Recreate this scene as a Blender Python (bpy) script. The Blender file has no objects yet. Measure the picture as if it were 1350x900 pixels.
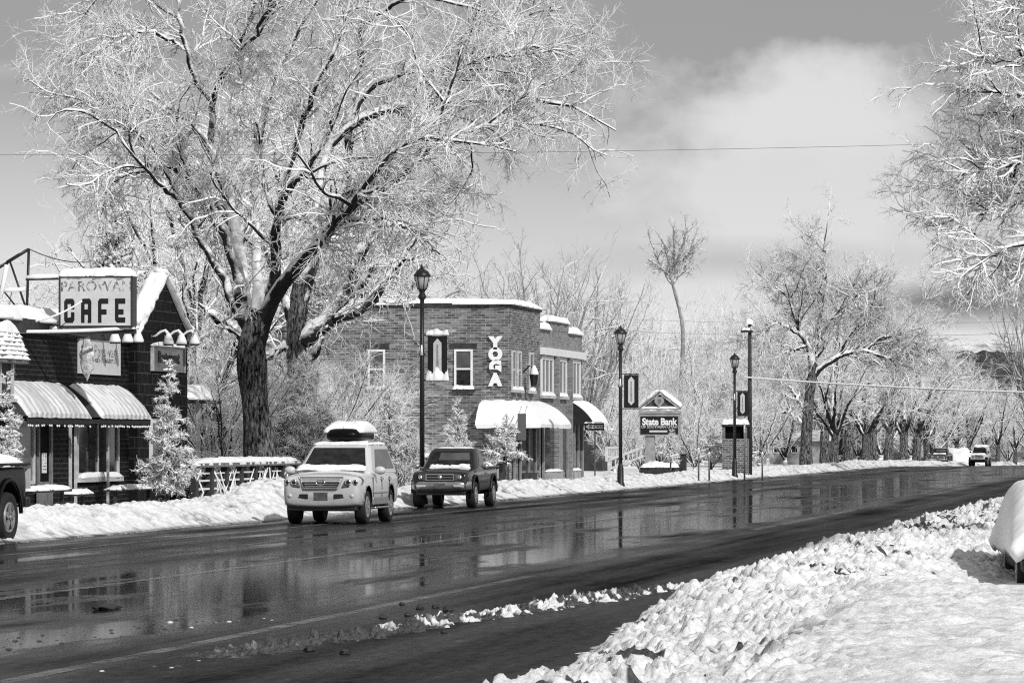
import bpy, bmesh, math, random
import numpy as np
from mathutils import Vector, Matrix

sc = bpy.context.scene
COL = sc.collection
random.seed(7)
FPX = 5700.0                       # focal length in photo pixels
CAM_H = 1.95
YAW = math.atan2(925.0, FPX)       # the street's direction is +Y, the camera looks a little left of it
ST, CT = math.sin(YAW), math.cos(YAW)
HOR = 578.0

def W(px, py, Z):
    """point seen at photo pixel (px, py) at depth Z"""
    u = (px - 675.0) / FPX * Z
    return Vector((-ST * Z + CT * u, CT * Z + ST * u, CAM_H + (HOR - py) / FPX * Z))
def depth_on_x(px, X):
    u = (px - 675.0) / FPX
    return X / (-ST + CT * u)
def on_x(px, X):
    """Y where the ray of column px meets the plane x = X"""
    u = (px - 675.0) / FPX
    return depth_on_x(px, X) * (CT + ST * u)
def on_y(px, Y):
    u = (px - 675.0) / FPX
    return Y / (CT + ST * u) * (-ST + CT * u)
def zat(py, Z):
    return CAM_H + (HOR - py) / FPX * Z
def depth(x, y):
    return -ST * x + CT * y
def profile(Y):
    """the street falls away gently past its crest"""
    Y = np.asarray(Y, float)
    d = np.clip(Y - 300.0, 0, 2000)
    return -0.0058 * d + 0.0

# ---------------------------------------------------------------- object helpers
def tag(o, label=None, cat=None, group=None, kind=None):
    if label: o['label'] = label
    if cat: o['category'] = cat
    if group: o['group'] = group
    if kind: o['kind'] = kind
    return o
def thing(name, label, cat, loc=(0, 0, 0), rz=0.0, group=None, scale=1.0):
    o = bpy.data.objects.new(name, None)
    COL.objects.link(o)
    o.location = loc; o.rotation_euler = (0, 0, rz); o.scale = (scale,) * 3
    o.empty_display_size = 0.2
    return tag(o, label, cat, group)
def top(o):
    while o.parent is not None: o = o.parent
    return o
def kids(o):
    return [c for c in bpy.data.objects if c.parent is o]
def copy_tree(o, kidmap, parent=None):
    c = o.copy(); COL.objects.link(c)
    if parent is not None: c.parent = parent
    for ch in kidmap.get(o.name, []): copy_tree(ch, kidmap, c)
    return c
def kidmap():
    d = {}
    for o in bpy.data.objects:
        if o.parent is not None: d.setdefault(o.parent.name, []).append(o)
    return d

def mesh_np(name, V, F, mats, parent=None, smooth=True, loc=None, attr=None):
    """V (n,3), F (m,3|4) -> one mesh object"""
    V = np.asarray(V, np.float32); F = np.asarray(F, np.int32)
    me = bpy.data.meshes.new(name)
    k = F.shape[1]
    me.vertices.add(len(V)); me.vertices.foreach_set('co', V.ravel())
    me.loops.add(F.size); me.loops.foreach_set('vertex_index', F.ravel())
    me.polygons.add(len(F))
    me.polygons.foreach_set('loop_start', np.arange(0, F.size, k, dtype=np.int32))
    me.polygons.foreach_set('loop_total', np.full(len(F), k, np.int32))
    if smooth: me.polygons.foreach_set('use_smooth', np.ones(len(F), bool))
    for m in (mats if isinstance(mats, (list, tuple)) else [mats]): me.materials.append(m)
    if attr is not None:
        for an, av in attr.items():
            a = me.attributes.new(an, 'FLOAT', 'POINT'); a.data.foreach_set('value', np.asarray(av, np.float32).ravel())
    me.update(); me.validate()
    o = bpy.data.objects.new(name, me); COL.objects.link(o)
    if parent is not None: o.parent = parent
    if loc is not None: o.location = loc
    return o

class MB:
    """collects shapes into one mesh; world-space points unless local=True at build"""
    def __init__(s): s.v = []; s.f = []; s.m = []; s.sm = []; s.cur = 0
    def add(s, vs, fs, smooth=False):
        b = len(s.v); s.v.extend([tuple(v) for v in vs])
        for f in fs:
            s.f.append(tuple(b + i for i in f)); s.m.append(s.cur); s.sm.append(smooth)
        return s
    def box(s, x0, x1, y0, y1, z0, z1):
        x0, x1 = min(x0, x1), max(x0, x1); y0, y1 = min(y0, y1), max(y0, y1); z0, z1 = min(z0, z1), max(z0, z1)
        v = [(x, y, z) for z in (z0, z1) for y in (y0, y1) for x in (x0, x1)]
        return s.add(v, [(0, 2, 3, 1), (4, 5, 7, 6), (0, 1, 5, 4), (2, 6, 7, 3), (0, 4, 6, 2), (1, 3, 7, 5)])
    def hull8(s, v):
        """bottom ring 0-3, top ring 4-7"""
        return s.add(v, [(3, 2, 1, 0), (4, 5, 6, 7), (0, 1, 5, 4), (1, 2, 6, 5), (2, 3, 7, 6), (3, 0, 4, 7)])
    def prism(s, pts, ext, smooth=False):
        n = len(pts); e = Vector(ext); p = [Vector(a) for a in pts]
        return s.add(p + [a + e for a in p], [tuple(range(n - 1, -1, -1)), tuple(range(n, 2 * n))] + [(i, (i + 1) % n, n + (i + 1) % n, n + i) for i in range(n)], smooth)
    def tube(s, pts, r, n=8, caps=True, smooth=True):
        pts = [Vector(p) for p in pts]; K = len(pts)
        rs = r if isinstance(r, (list, tuple)) else [r] * K
        vs = []
        ref = None
        for i, p in enumerate(pts):
            t = (pts[min(i + 1, K - 1)] - pts[max(i - 1, 0)]).normalized()
            if ref is None:
                ref = Vector((0, 0, 1)) if abs(t.z) < 0.9 else Vector((1, 0, 0))
            a = (ref - t * ref.dot(t)).normalized(); b = t.cross(a); ref = a
            for k in range(n):
                q = 2 * math.pi * (k + 0.5) / n
                vs.append(p + (a * math.cos(q) + b * math.sin(q)) * rs[i])
        fs = [(i * n + k, i * n + (k + 1) % n, (i + 1) * n + (k + 1) % n, (i + 1) * n + k) for i in range(K - 1) for k in range(n)]
        s.add(vs, fs, smooth)
        if caps:
            b = len(s.v) - len(vs)
            for c in (tuple(b + k for k in range(n - 1, -1, -1)), tuple(b + (K - 1) * n + k for k in range(n))):
                s.f.append(c); s.m.append(s.cur); s.sm.append(False)
        return s
    def bar(s, a, b, w, h=None):
        """square bar between two points"""
        h = h or w
        a, b = Vector(a), Vector(b); t = (b - a).normalized()
        up = Vector((0, 0, 1)) if abs(t.z) < 0.95 else Vector((0, 1, 0))
        x = t.cross(up).normalized() * w / 2; y = x.cross(t).normalized() * h / 2
        return s.hull8([a - x - y, a + x - y, a + x + y, a - x + y, b - x - y, b + x - y, b + x + y, b - x + y])
    def lathe(s, prof, c=(0, 0, 0), n=16, M=None, smooth=True):
        c = Vector(c); vs = []
        for r, z in prof:
            for k in range(n):
                q = 2 * math.pi * k / n
                p = Vector((r * math.cos(q), r * math.sin(q), z))
                vs.append((M @ p if M else p) + c)
        K = len(prof)
        fs = [(i * n + k, i * n + (k + 1) % n, (i + 1) * n + (k + 1) % n, (i + 1) * n + k) for i in range(K - 1) for k in range(n)]
        fs += [tuple(range(n - 1, -1, -1)), tuple((K - 1) * n + k for k in range(n))]
        return s.add(vs, fs, smooth)
    def slab(s, O, ux, uy, h, nx=10, ny=6, seed=0, base=0.02, rough=0.25, pw=4, nrm=(0, 0, 1)):
        """a soft cushion of lying snow over the parallelogram O, O+ux, O+uy"""
        O, ux, uy, nrm = Vector(O), Vector(ux), Vector(uy), Vector(nrm)
        rg = random.Random(seed * 131 + 5); ph = [rg.uniform(0, 6.28) for _ in range(8)]; fr = [rg.uniform(2, 9) for _ in range(8)]
        vs = []
        for j in range(ny + 1):
            for i in range(nx + 1):
                u, v = i / nx, j / ny
                a, b = 2 * u - 1, 2 * v - 1
                e = (1 - abs(a) ** (pw * 2)) ** 0.5 * (1 - abs(b) ** pw) ** 0.5
                w = sum(math.sin(fr[k] * (u * (2 + k % 3) + v * (1 + k % 2)) + ph[k]) for k in range(8)) / 5.5 + rg.uniform(-.4, .4)
                du, dv = rg.uniform(-.35, .35) / nx, rg.uniform(-.35, .35) / ny      # ragged, slumped edges
                if j in (0, ny): dv += .35 / ny * math.sin(fr[1] * 2.3 * u + ph[2]) + .2 / ny * math.sin(fr[2] * 5 * u + ph[5])
                vs.append(O + ux * (u + du) + uy * (v + dv) + nrm * h * e * max(.2, 1 + rough * 1.1 * w))
        N = nx + 1
        fs = [(j * N + i, j * N + i + 1, (j + 1) * N + i + 1, (j + 1) * N + i) for j in range(ny) for i in range(nx)]
        b = len(vs)
        ring = [i for i in range(N)] + [j * N + nx for j in range(1, ny + 1)] + [ny * N + i for i in range(nx - 1, -1, -1)] + [j * N for j in range(ny - 1, 0, -1)]
        vs += [vs[i] - nrm * base for i in ring]
        m = len(ring)
        fs += [(ring[k], b + k, b + (k + 1) % m, ring[(k + 1) % m]) for k in range(m)]
        fs.append(tuple(b + k for k in range(m)))
        return s.add(vs, fs, True)
    def panel(s, A, B, C, D, off=0.01, ins=(0, 0, 0, 0), th=0.02):
        """thin plate on quad A B (bottom) C D (top); ins = left, right, bottom, top fractions"""
        A, B, C, D = map(Vector, (A, B, C, D))
        n = (B - A).cross(D - A).normalized()
        P = lambda u, v: (A * (1 - u) + B * u) * (1 - v) + (D * (1 - u) + C * u) * v
        l, r, b, t = ins
        q = [P(l, b), P(1 - r, b), P(1 - r, 1 - t), P(l, 1 - t)]
        return s.hull8([p + n * (off - th) for p in q] + [p + n * off for p in q])
    def build(s, name, mats, parent=None, smooth=None, bevel=0, seg=2, sub=0, local=False):
        mats = mats if isinstance(mats, (list, tuple)) else [mats]
        V = s.v
        if parent is not None and not local:
            L = top(parent).location
            V = [(a - L.x, b - L.y, c - L.z) for a, b, c in V]
        me = bpy.data.meshes.new(name)
        me.from_pydata(V, [], s.f)
        for m in mats: me.materials.append(m)
        me.polygons.foreach_set('material_index', np.array(s.m, np.int32))
        me.polygons.foreach_set('use_smooth', np.array(s.sm if smooth is None else [smooth] * len(s.f), bool))
        bm = bmesh.new(); bm.from_mesh(me); bmesh.ops.recalc_face_normals(bm, faces=bm.faces); bm.to_mesh(me); bm.free()
        me.update()
        o = bpy.data.objects.new(name, me); COL.objects.link(o)
        if parent is not None: o.parent = parent
        if bevel:
            b = o.modifiers.new('bevel', 'BEVEL'); b.width = bevel; b.segments = seg; b.limit_method = 'ANGLE'; b.angle_limit = math.radians(35)
        if sub:
            b = o.modifiers.new('sub', 'SUBSURF'); b.levels = sub; b.render_levels = sub
        return o

FACE_CAM = Matrix(((1, 0, 0), (0, 0, -1), (0, 1, 0)))    # text facing -Y
FACE_ROAD = Matrix(((0, 0, 1), (1, 0, 0), (0, 1, 0)))    # text facing +X
def text(s, name, mat, parent, at, size, M=FACE_CAM, extrude=0.01, offset=0.0, sx=1.0, local=False, spacing=1.0):
    cu = bpy.data.curves.new('t', 'FONT'); cu.body = s; cu.size = size; cu.extrude = extrude; cu.offset = offset
    cu.align_x = 'CENTER'; cu.align_y = 'CENTER'; cu.space_character = spacing; cu.resolution_u = 4
    t = bpy.data.objects.new('t', cu); COL.objects.link(t)
    dg = bpy.context.evaluated_depsgraph_get(); dg.update()
    me = bpy.data.meshes.new_from_object(t.evaluated_get(dg))
    bpy.data.objects.remove(t); bpy.data.curves.remove(cu)
    at = Vector(at)
    if parent is not None and not local: at = at - top(parent).location
    me.transform(Matrix.Translation(at) @ M.to_4x4() @ Matrix.Diagonal((sx, 1, 1, 1)))
    me.materials.clear(); me.materials.append(mat); me.name = name
    o = bpy.data.objects.new(name, me); COL.objects.link(o)
    if parent is not None: o.parent = parent
    return o

# ---------------------------------------------------------------- materials (all neutral grey: the photograph is black and white)
def nd(nt, typ, **kw):
    n = nt.nodes.new(typ)
    for k, v in kw.items():
        if k.startswith('i_'):
            key = k[2:]
            n.inputs[int(key) if key.isdigit() else key.replace('_', ' ')].default_value = v
        else: setattr(n, k, v)
    return n
def g(v, a=1.0): return (v, v, v, a)
def ramp(nt, src, a, b, lo=0.0, hi=1.0):
    m = nd(nt, 'ShaderNodeMapRange', clamp=True)
    m.inputs['From Min'].default_value = a; m.inputs['From Max'].default_value = b
    m.inputs['To Min'].default_value = lo; m.inputs['To Max'].default_value = hi
    nt.links.new(src, m.inputs['Value']); return m.outputs[0]
def mathn(nt, op, a, b=None):
    m = nd(nt, 'ShaderNodeMath', operation=op)
    for i, x in enumerate((a, b)):
        if x is None: continue
        if isinstance(x, (int, float)): m.inputs[i].default_value = x
        else: nt.links.new(x, m.inputs[i])
    return m.outputs[0]
def mixc(nt, f, a, b):
    m = nd(nt, 'ShaderNodeMix', data_type='RGBA')
    for s, x in ((0, f), (6, a), (7, b)):
        if isinstance(x, (int, float)): m.inputs[s].default_value = x if s == 0 else g(x)
        else: nt.links.new(x, m.inputs[s])
    return m.outputs[2]
def noise(nt, vec, scale, detail=4, rough=0.6):
    n = nd(nt, 'ShaderNodeTexNoise'); n.inputs['Scale'].default_value = scale; n.inputs['Detail'].default_value = detail; n.inputs['Roughness'].default_value = rough
    if vec is not None: nt.links.new(vec, n.inputs['Vector'])
    return n.outputs['Fac']
def start(name):
    m = bpy.data.materials.new(name); m.use_nodes = True; nt = m.node_tree
    b = nt.nodes['Principled BSDF']
    tc = nd(nt, 'ShaderNodeTexCoord')
    return m, nt, b, tc.outputs['Object']
def mk(name, base, rough=0.6, var=0.25, vs=3.0, bump=0.0, bs=30.0, metal=0.0, spec=0.4, snow=None, coat=0.0, fine=0.0, smooth_v=None):
    m, nt, b, oc = start(name)
    n1 = noise(nt, oc, vs, 5)
    c = ramp(nt, n1, 0.3, 0.7, base * (1 - var), min(1, base * (1 + var)))
    if fine:
        n2 = noise(nt, oc, vs * 12, 3)
        c = mathn(nt, 'MULTIPLY', c, ramp(nt, n2, 0.3, 0.7, 1 - fine, 1 + fine))
    col = c
    if snow:
        geo = nd(nt, 'ShaderNodeNewGeometry'); sx = nd(nt, 'ShaderNodeSeparateXYZ'); nt.links.new(geo.outputs['Normal'], sx.inputs[0])
        n3 = noise(nt, oc, snow[2], 3)
        v = mathn(nt, 'ADD', sx.outputs['Z'], mathn(nt, 'MULTIPLY', mathn(nt, 'SUBTRACT', n3, 0.5), snow[3] if len(snow) > 3 else 0.9))
        f = ramp(nt, v, snow[0], snow[1])
        col = mixc(nt, f, c, 0.86)
        nt.links.new(ramp(nt, f, 0, 1, rough, 0.75), b.inputs['Roughness'])
    else:
        b.inputs['Roughness'].default_value = rough
    if not snow:
        cc = nd(nt, 'ShaderNodeCombineColor'); [nt.links.new(c, cc.inputs[i]) for i in range(3)]; col = cc.outputs[0]
    nt.links.new(col, b.inputs['Base Color'])
    b.inputs['Metallic'].default_value = metal; b.inputs['Specular IOR Level'].default_value = spec
    if coat: b.inputs['Coat Weight'].default_value = coat; b.inputs['Coat Roughness'].default_value = 0.06
    if bump:
        bp = nd(nt, 'ShaderNodeBump'); bp.inputs['Strength'].default_value = min(1.0, bump); bp.inputs['Distance'].default_value = 0.03
        nt.links.new(noise(nt, oc, bs, 5), bp.inputs['Height']); nt.links.new(bp.outputs[0], b.inputs['Normal'])
    return m
def brick(name, c1, c2, mortar, bw=0.24, bh=0.085, mort=0.012, stain=0.45, snowline=False, msmooth=0.1):
    m, nt, b, oc = start(name)
    sx = nd(nt, 'ShaderNodeSeparateXYZ'); nt.links.new(oc, sx.inputs[0])
    cb = nd(nt, 'ShaderNodeCombineXYZ'); nt.links.new(mathn(nt, 'ADD', sx.outputs[0], sx.outputs[1]), cb.inputs[0]); nt.links.new(sx.outputs[2], cb.inputs[1])
    br = nd(nt, 'ShaderNodeTexBrick'); nt.links.new(cb.outputs[0], br.inputs['Vector'])
    for k, v in (('Color1', g(c1)), ('Color2', g(c2)), ('Mortar', g(mortar))): br.inputs[k].default_value = v
    br.inputs['Scale'].default_value = 1.0; br.inputs['Brick Width'].default_value = bw; br.inputs['Row Height'].default_value = bh
    br.inputs['Mortar Size'].default_value = mort; br.inputs['Mortar Smooth'].default_value = msmooth; br.inputs['Bias'].default_value = -0.1
    # courses differ, and damp or soot darkens broad patches
    rows = nd(nt, 'ShaderNodeCombineXYZ'); nt.links.new(mathn(nt, 'MULTIPLY', sx.outputs[2], 9.0), rows.inputs[1])
    nt.links.new(mathn(nt, 'MULTIPLY', mathn(nt, 'ADD', sx.outputs[0], sx.outputs[1]), 1.6), rows.inputs[0])
    n2 = ramp(nt, noise(nt, rows.outputs[0], 1.0, 4, 0.7), 0.3, 0.7, 1 - stain, 1 + stain)
    n3 = ramp(nt, noise(nt, oc, 0.55, 4), 0.3, 0.7, 1 - stain * .6, 1 + stain * .6)
    mm = nd(nt, 'ShaderNodeMix', data_type='RGBA', blend_type='MULTIPLY'); mm.inputs[0].default_value = 1
    nt.links.new(br.outputs[0], mm.inputs[6])
    cc = nd(nt, 'ShaderNodeCombineColor'); v = mathn(nt, 'MULTIPLY', n2, n3); [nt.links.new(v, cc.inputs[i]) for i in range(3)]
    nt.links.new(cc.outputs[0], mm.inputs[7]); nt.links.new(mm.outputs[2], b.inputs['Base Color'])
    b.inputs['Roughness'].default_value = 0.85; b.inputs['Specular IOR Level'].default_value = 0.2
    bp = nd(nt, 'ShaderNodeBump'); bp.inputs['Strength'].default_value = 0.5; bp.inputs['Distance'].default_value = 0.01
    inv = mathn(nt, 'SUBTRACT', 1.0, br.outputs['Fac']); nt.links.new(inv, bp.inputs['Height']); nt.links.new(bp.outputs[0], b.inputs['Normal'])
    return m

def bark_mat():
    """deep upright furrows, snow blown into them"""
    m, nt, b, oc = start('bark')
    s = nd(nt, 'ShaderNodeSeparateXYZ'); nt.links.new(oc, s.inputs[0])
    c = nd(nt, 'ShaderNodeCombineXYZ'); [nt.links.new(mathn(nt, 'MULTIPLY', s.outputs[i], k), c.inputs[i]) for i, k in enumerate((17, 17, 4.5))]
    n = noise(nt, c.outputs[0], 1.0, 6, 0.7); n2 = noise(nt, oc, 14, 4, 0.7)
    base = ramp(nt, n, 0.42, 0.62, 0.006, 0.24)
    geo = nd(nt, 'ShaderNodeNewGeometry'); sx = nd(nt, 'ShaderNodeSeparateXYZ'); nt.links.new(geo.outputs['Normal'], sx.inputs[0])
    f = mathn(nt, 'MAXIMUM', ramp(nt, mathn(nt, 'ADD', sx.outputs['Z'], mathn(nt, 'MULTIPLY', mathn(nt, 'SUBTRACT', n, 0.5), 1.2)), 0.35, 0.6), ramp(nt, n2, 0.64, 0.70, 0, 0.85))
    nt.links.new(mixc(nt, f, base, 0.82), b.inputs['Base Color']); b.inputs['Roughness'].default_value = 0.9; b.inputs['Specular IOR Level'].default_value = 0.12
    bp = nd(nt, 'ShaderNodeBump'); bp.inputs['Strength'].default_value = 1.0; bp.inputs['Distance'].default_value = 0.06
    nt.links.new(n, bp.inputs['Height']); nt.links.new(bp.outputs[0], b.inputs['Normal'])
    return m
M = {}
M['snow'] = mk('snow', 0.83, 0.7, 0.05, 2.0, bump=0.5, bs=14, spec=0.25, fine=0.05)
M['snow_soft'] = mk('snow_soft', 0.84, 0.75, 0.04, 1.0, bump=0.25, bs=8, spec=0.2)
M['black_iron'] = mk('black_iron', 0.012, 0.45, 0.4, 6, snow=(0.75, 0.95, 8, 0.5))
M['dark_wood'] = mk('dark_wood', 0.03, 0.7, 0.5, 4, fine=0.4, snow=(0.8, 0.98, 6, 0.4))
M['grey_wood'] = mk('grey_wood', 0.16, 0.7, 0.4, 4, fine=0.3)
M['light_trim'] = mk('light_trim', 0.5, 0.6, 0.25, 5, fine=0.12)
M['white_paint'] = mk('white_paint', 0.74, 0.55, 0.08, 3, fine=0.05)
M['sign_face'] = mk('sign_face', 0.60, 0.45, 0.10, 2.5, fine=0.06)
M['letter_black'] = mk('letter_black', 0.008, 0.5, 0.3, 5)
M['letter_faded'] = mk('letter_faded', 0.17, 0.6, 0.7, 9, fine=0.4)
M['letter_white'] = mk('letter_white', 0.82, 0.5, 0.04, 5)
M['sign_dark'] = mk('sign_dark', 0.012, 0.4, 0.3, 5)
M['glass'] = mk('glass', 0.014, 0.07, 0.9, 5.0, spec=0.25, fine=0.6)  # mottled base colour stands in for broken reflections
M['glass_grey'] = mk('glass_grey', 0.09, 0.25, 0.5, 1.2, spec=0.5)
M['interior'] = mk('interior', 0.006, 0.9, 0.3, 2, spec=0.1)
M['canvas'] = mk('canvas', 0.06, 0.8, 0.4, 4)
M['canvas_dark'] = mk('canvas_dark', 0.015, 0.8, 0.4, 4)
M['concrete'] = mk('concrete', 0.3, 0.8, 0.25, 3, fine=0.2, bump=0.2)
M['stone_dark'] = mk('stone_dark', 0.03, 0.8, 0.5, 4, fine=0.3)
M['steel_grey'] = mk('steel_grey', 0.12, 0.5, 0.4, 5, fine=0.2, snow=(0.45, 0.75, 7, 0.6))
M['brick_cafe'] = brick('brick_cafe', 0.002, 0.006, 0.035, 0.5, 0.115, 0.016, 0.7, msmooth=0.4)
M['brick_gable'] = brick('brick_gable', 0.002, 0.007, 0.07, 0.55, 0.27, 0.010, 0.7, msmooth=0.5)
M['brick_yoga'] = brick('brick_yoga', 0.075, 0.24, 0.28, 0.30, 0.10, 0.012, 0.58)
M['brick_front'] = brick('brick_front', 0.15, 0.28, 0.32, 0.26, 0.09, 0.012, 0.3)
M['brick_pier'] = brick('brick_pier', 0.08, 0.2, 0.3, 0.3, 0.11, 0.018, 0.4)
def car_paint(name, base, rough, spec, coat, salt):
    """car paint with road salt and dried spray climbing the lower panels"""
    m, nt, b, oc = start(name)
    s = nd(nt, 'ShaderNodeSeparateXYZ'); nt.links.new(oc, s.inputs[0])
    n = noise(nt, oc, 6, 6, 0.7); n2 = noise(nt, oc, 40, 3, 0.7)
    f = mathn(nt, 'MULTIPLY', ramp(nt, mathn(nt, 'ADD', s.outputs[2], mathn(nt, 'MULTIPLY', mathn(nt, 'SUBTRACT', n, 0.5), 0.7)), 0.95, 0.40), ramp(nt, n2, 0.25, 0.7, 0.35, 0.9))
    nt.links.new(mixc(nt, f, base, salt), b.inputs['Base Color'])
    nt.links.new(ramp(nt, f, 0, 0.8, rough, 0.7), b.inputs['Roughness']); nt.links.new(ramp(nt, f, 0, 0.8, coat, 0.0), b.inputs['Coat Weight'])
    b.inputs['Specular IOR Level'].default_value = spec; b.inputs['Coat Roughness'].default_value = 0.06
    return m
M['paint_silver'] = mk('paint_silver', 0.50, 0.35, 0.04, 2, metal=0.0, spec=0.5, coat=0.5)
M['paint_dark'] = mk('paint_dark', 0.010, 0.22, 0.3, 2, spec=0.4, coat=0.6)
M['paint_white'] = mk('paint_white', 0.6, 0.35, 0.08, 2, spec=0.5, coat=0.5)
M['paint_black'] = mk('paint_black', 0.004, 0.35, 0.3, 2, spec=0.08, coat=0.04)
M['chrome'] = mk('chrome', 0.62, 0.16, 0.05, 3, metal=1.0)
M['dull_chrome'] = mk('dull_chrome', 0.42, 0.3, 0.2, 3, metal=0.8)
M['plastic_black'] = mk('plastic_black', 0.012, 0.5, 0.3, 5)
M['tyre'] = mk('tyre', 0.012, 0.75, 0.4, 8, fine=0.3)
M['rim'] = mk('rim', 0.45, 0.3, 0.15, 5, metal=0.7)
M['lamp_lens'] = mk('lamp_lens', 0.09, 0.08, 0.6, 14, spec=0.6, coat=0.7)
M['lamp_glass'] = mk('lamp_glass', 0.5, 0.2, 0.15, 5)
M['plate'] = mk('plate', 0.09, 0.5, 0.6, 16)
M['bark'] = bark_mat()
M['limb'] = mk('limb', 0.026, 0.9, 0.5, 3, bump=0.7, bs=14, fine=0.4, spec=0.15, snow=(-0.1, 0.2, 2.6, 1.3))
M['twig'] = mk('twig', 0.030, 0.85, 0.4, 3, spec=0.15, snow=(-0.85, -0.35, 1.6, 1.5))
M['twig_pale'] = mk('twig_pale', 0.16, 0.85, 0.4, 3, spec=0.15, snow=(-0.8, -0.25, 1.4, 1.4))  # bark paler than on near trees: distance haze put into the colour
M['twig_bare'] = mk('twig_bare', 0.26, 0.85, 0.4, 3, spec=0.15, snow=(0.1, 0.6, 1.6, 0.9))
M['needle'] = mk('needle', 0.028, 0.85, 0.5, 3, spec=0.15, snow=(-0.9, -0.4, 2.6, 1.7))
M['needle_dark'] = mk('needle_dark', 0.022, 0.85, 0.5, 3, spec=0.15, snow=(0.35, 0.75, 1.0, 2.2))

M['paint_silver'] = car_paint('paint_silver', 0.60, 0.3, 0.5, 0.5, 0.20)
M['paint_dark'] = car_paint('paint_dark', 0.010, 0.22, 0.4, 0.6, 0.07)
# ---------------------------------------------------------------- trees: tubes grown level by level, whole levels at once
def nrm(a): return a / np.maximum(np.linalg.norm(a, axis=-1, keepdims=True), 1e-9)
def resample(pts, K):
    p = np.asarray(pts, float); s = np.r_[0, np.cumsum(np.linalg.norm(np.diff(p[:, :3], axis=0), axis=1))]
    q = np.linspace(0, s[-1], K)
    out = np.stack([np.interp(q, s, p[:, i]) for i in range(p.shape[1])], 1)
    for _ in range(2):
        out[1:-1] = 0.25 * out[:-2] + 0.5 * out[1:-1] + 0.25 * out[2:]
    return out
def tubes(P, R, S):
    """P (N,K,3), R (N,K) -> verts, quads"""
    N, K, _ = P.shape
    if N == 0: return np.zeros((0, 3)), np.zeros((0, 4), int)
    T = np.empty_like(P); T[:, 1:-1] = P[:, 2:] - P[:, :-2]; T[:, 0] = P[:, 1] - P[:, 0]; T[:, -1] = P[:, -1] - P[:, -2]; T = nrm(T)
    ref = np.where(np.abs(T[:, :1, 2:]) > 0.9, np.array([1., 0, 0]), np.array([0, 0, 1.])); ref = np.repeat(ref, K, 1)
    A = nrm(np.cross(T, ref)); B = np.cross(T, A)
    q = 2 * np.pi * (np.arange(S) + 0.5) / S
    V = P[:, :, None] + R[:, :, None, None] * (A[:, :, None] * np.cos(q)[:, None] + B[:, :, None] * np.sin(q)[:, None])
    base = (np.arange(N) * K * S)[:, None, None] + (np.arange(K - 1) * S)[None, :, None]
    k = np.arange(S)[None, None]; k2 = (k + 1) % S
    F = np.stack([base + k, base + k2, base + S + k2, base + S + k], -1)
    return V.reshape(-1, 3), F.reshape(-1, 4)
def grow(P, R, L, rng, dens, t0, t1, ang, lf, K, r, droop=0.0, up=0.0, wob=0.25, tip=0.35, lmin=0.2, taper=0.45, flat=0.0):
    """children along each parent; dens per metre; lf length as a share of the parent's; droop and up bend them"""
    N, K0, _ = P.shape
    cnt = rng.poisson(dens * L * (t1 - t0)); idx = np.repeat(np.arange(N), cnt); n = len(idx)
    t = rng.uniform(t0, t1, n); f = t * (K0 - 1) * 0.9999; i = f.astype(int); a = (f - i)[:, None]
    p = P[idx, i] * (1 - a) + P[idx, i + 1] * a; d0 = nrm(P[idx, i + 1] - P[idx, i])
    rp = R[idx, i] * (1 - a[:, 0]) + R[idx, i + 1] * a[:, 0]
    side = rng.normal(size=(n, 3)); side[:, 2] *= (1 - flat); side = nrm(side - d0 * (side * d0).sum(1, keepdims=True))
    an = rng.normal(ang, ang * 0.3, n)[:, None]
    d = d0 * np.cos(an) + side * np.sin(an)
    ln = np.maximum(lmin, (L[idx] * lf * (1 - tip * t) * rng.uniform(0.55, 1.35, n)))
    Q = np.empty((n, K, 3)); Q[:, 0] = p
    st = (ln / (K - 1))[:, None]
    for k in range(1, K):
        d = nrm(d + rng.normal(0, wob, (n, 3)) + np.array([0, 0, up - droop * k / K]))
        Q[:, k] = Q[:, k - 1] + d * st
    rr = np.minimum(r * rng.uniform(0.7, 1.3, n), rp * 0.8)[:, None] * np.linspace(1, taper, K)[None]
    return Q, rr, ln
def snow_over(P, R, rng, share=0.85, lift=0.5, fat=0.85):
    """snow lying along the limbs, thickest where they run level, broken here and there"""
    T = np.empty_like(P); T[:, 1:-1] = P[:, 2:] - P[:, :-2]; T[:, 0] = P[:, 1] - P[:, 0]; T[:, -1] = P[:, -1] - P[:, -2]; T = nrm(T)
    lev = np.clip(1.25 - 1.15 * np.abs(T[..., 2]) ** 1.5, 0.05, 1)
    rnd = rng.uniform(0.55, 1.1, R.shape) * (rng.uniform(size=R.shape) < share)
    rs = (0.012 + R * fat) * lev * rnd
    Q = P.copy(); Q[..., 2] += R * 0.85 + rs * lift * 0.2 - rs * 0.35
    return Q, np.maximum(rs, 0.0005)
def chunks(*lists):
    Vs, Fs, b = [], [], 0
    for V, F in lists:
        Vs.append(V); Fs.append(F + b); b += len(V)
    return np.concatenate(Vs), np.concatenate(Fs)

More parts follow.
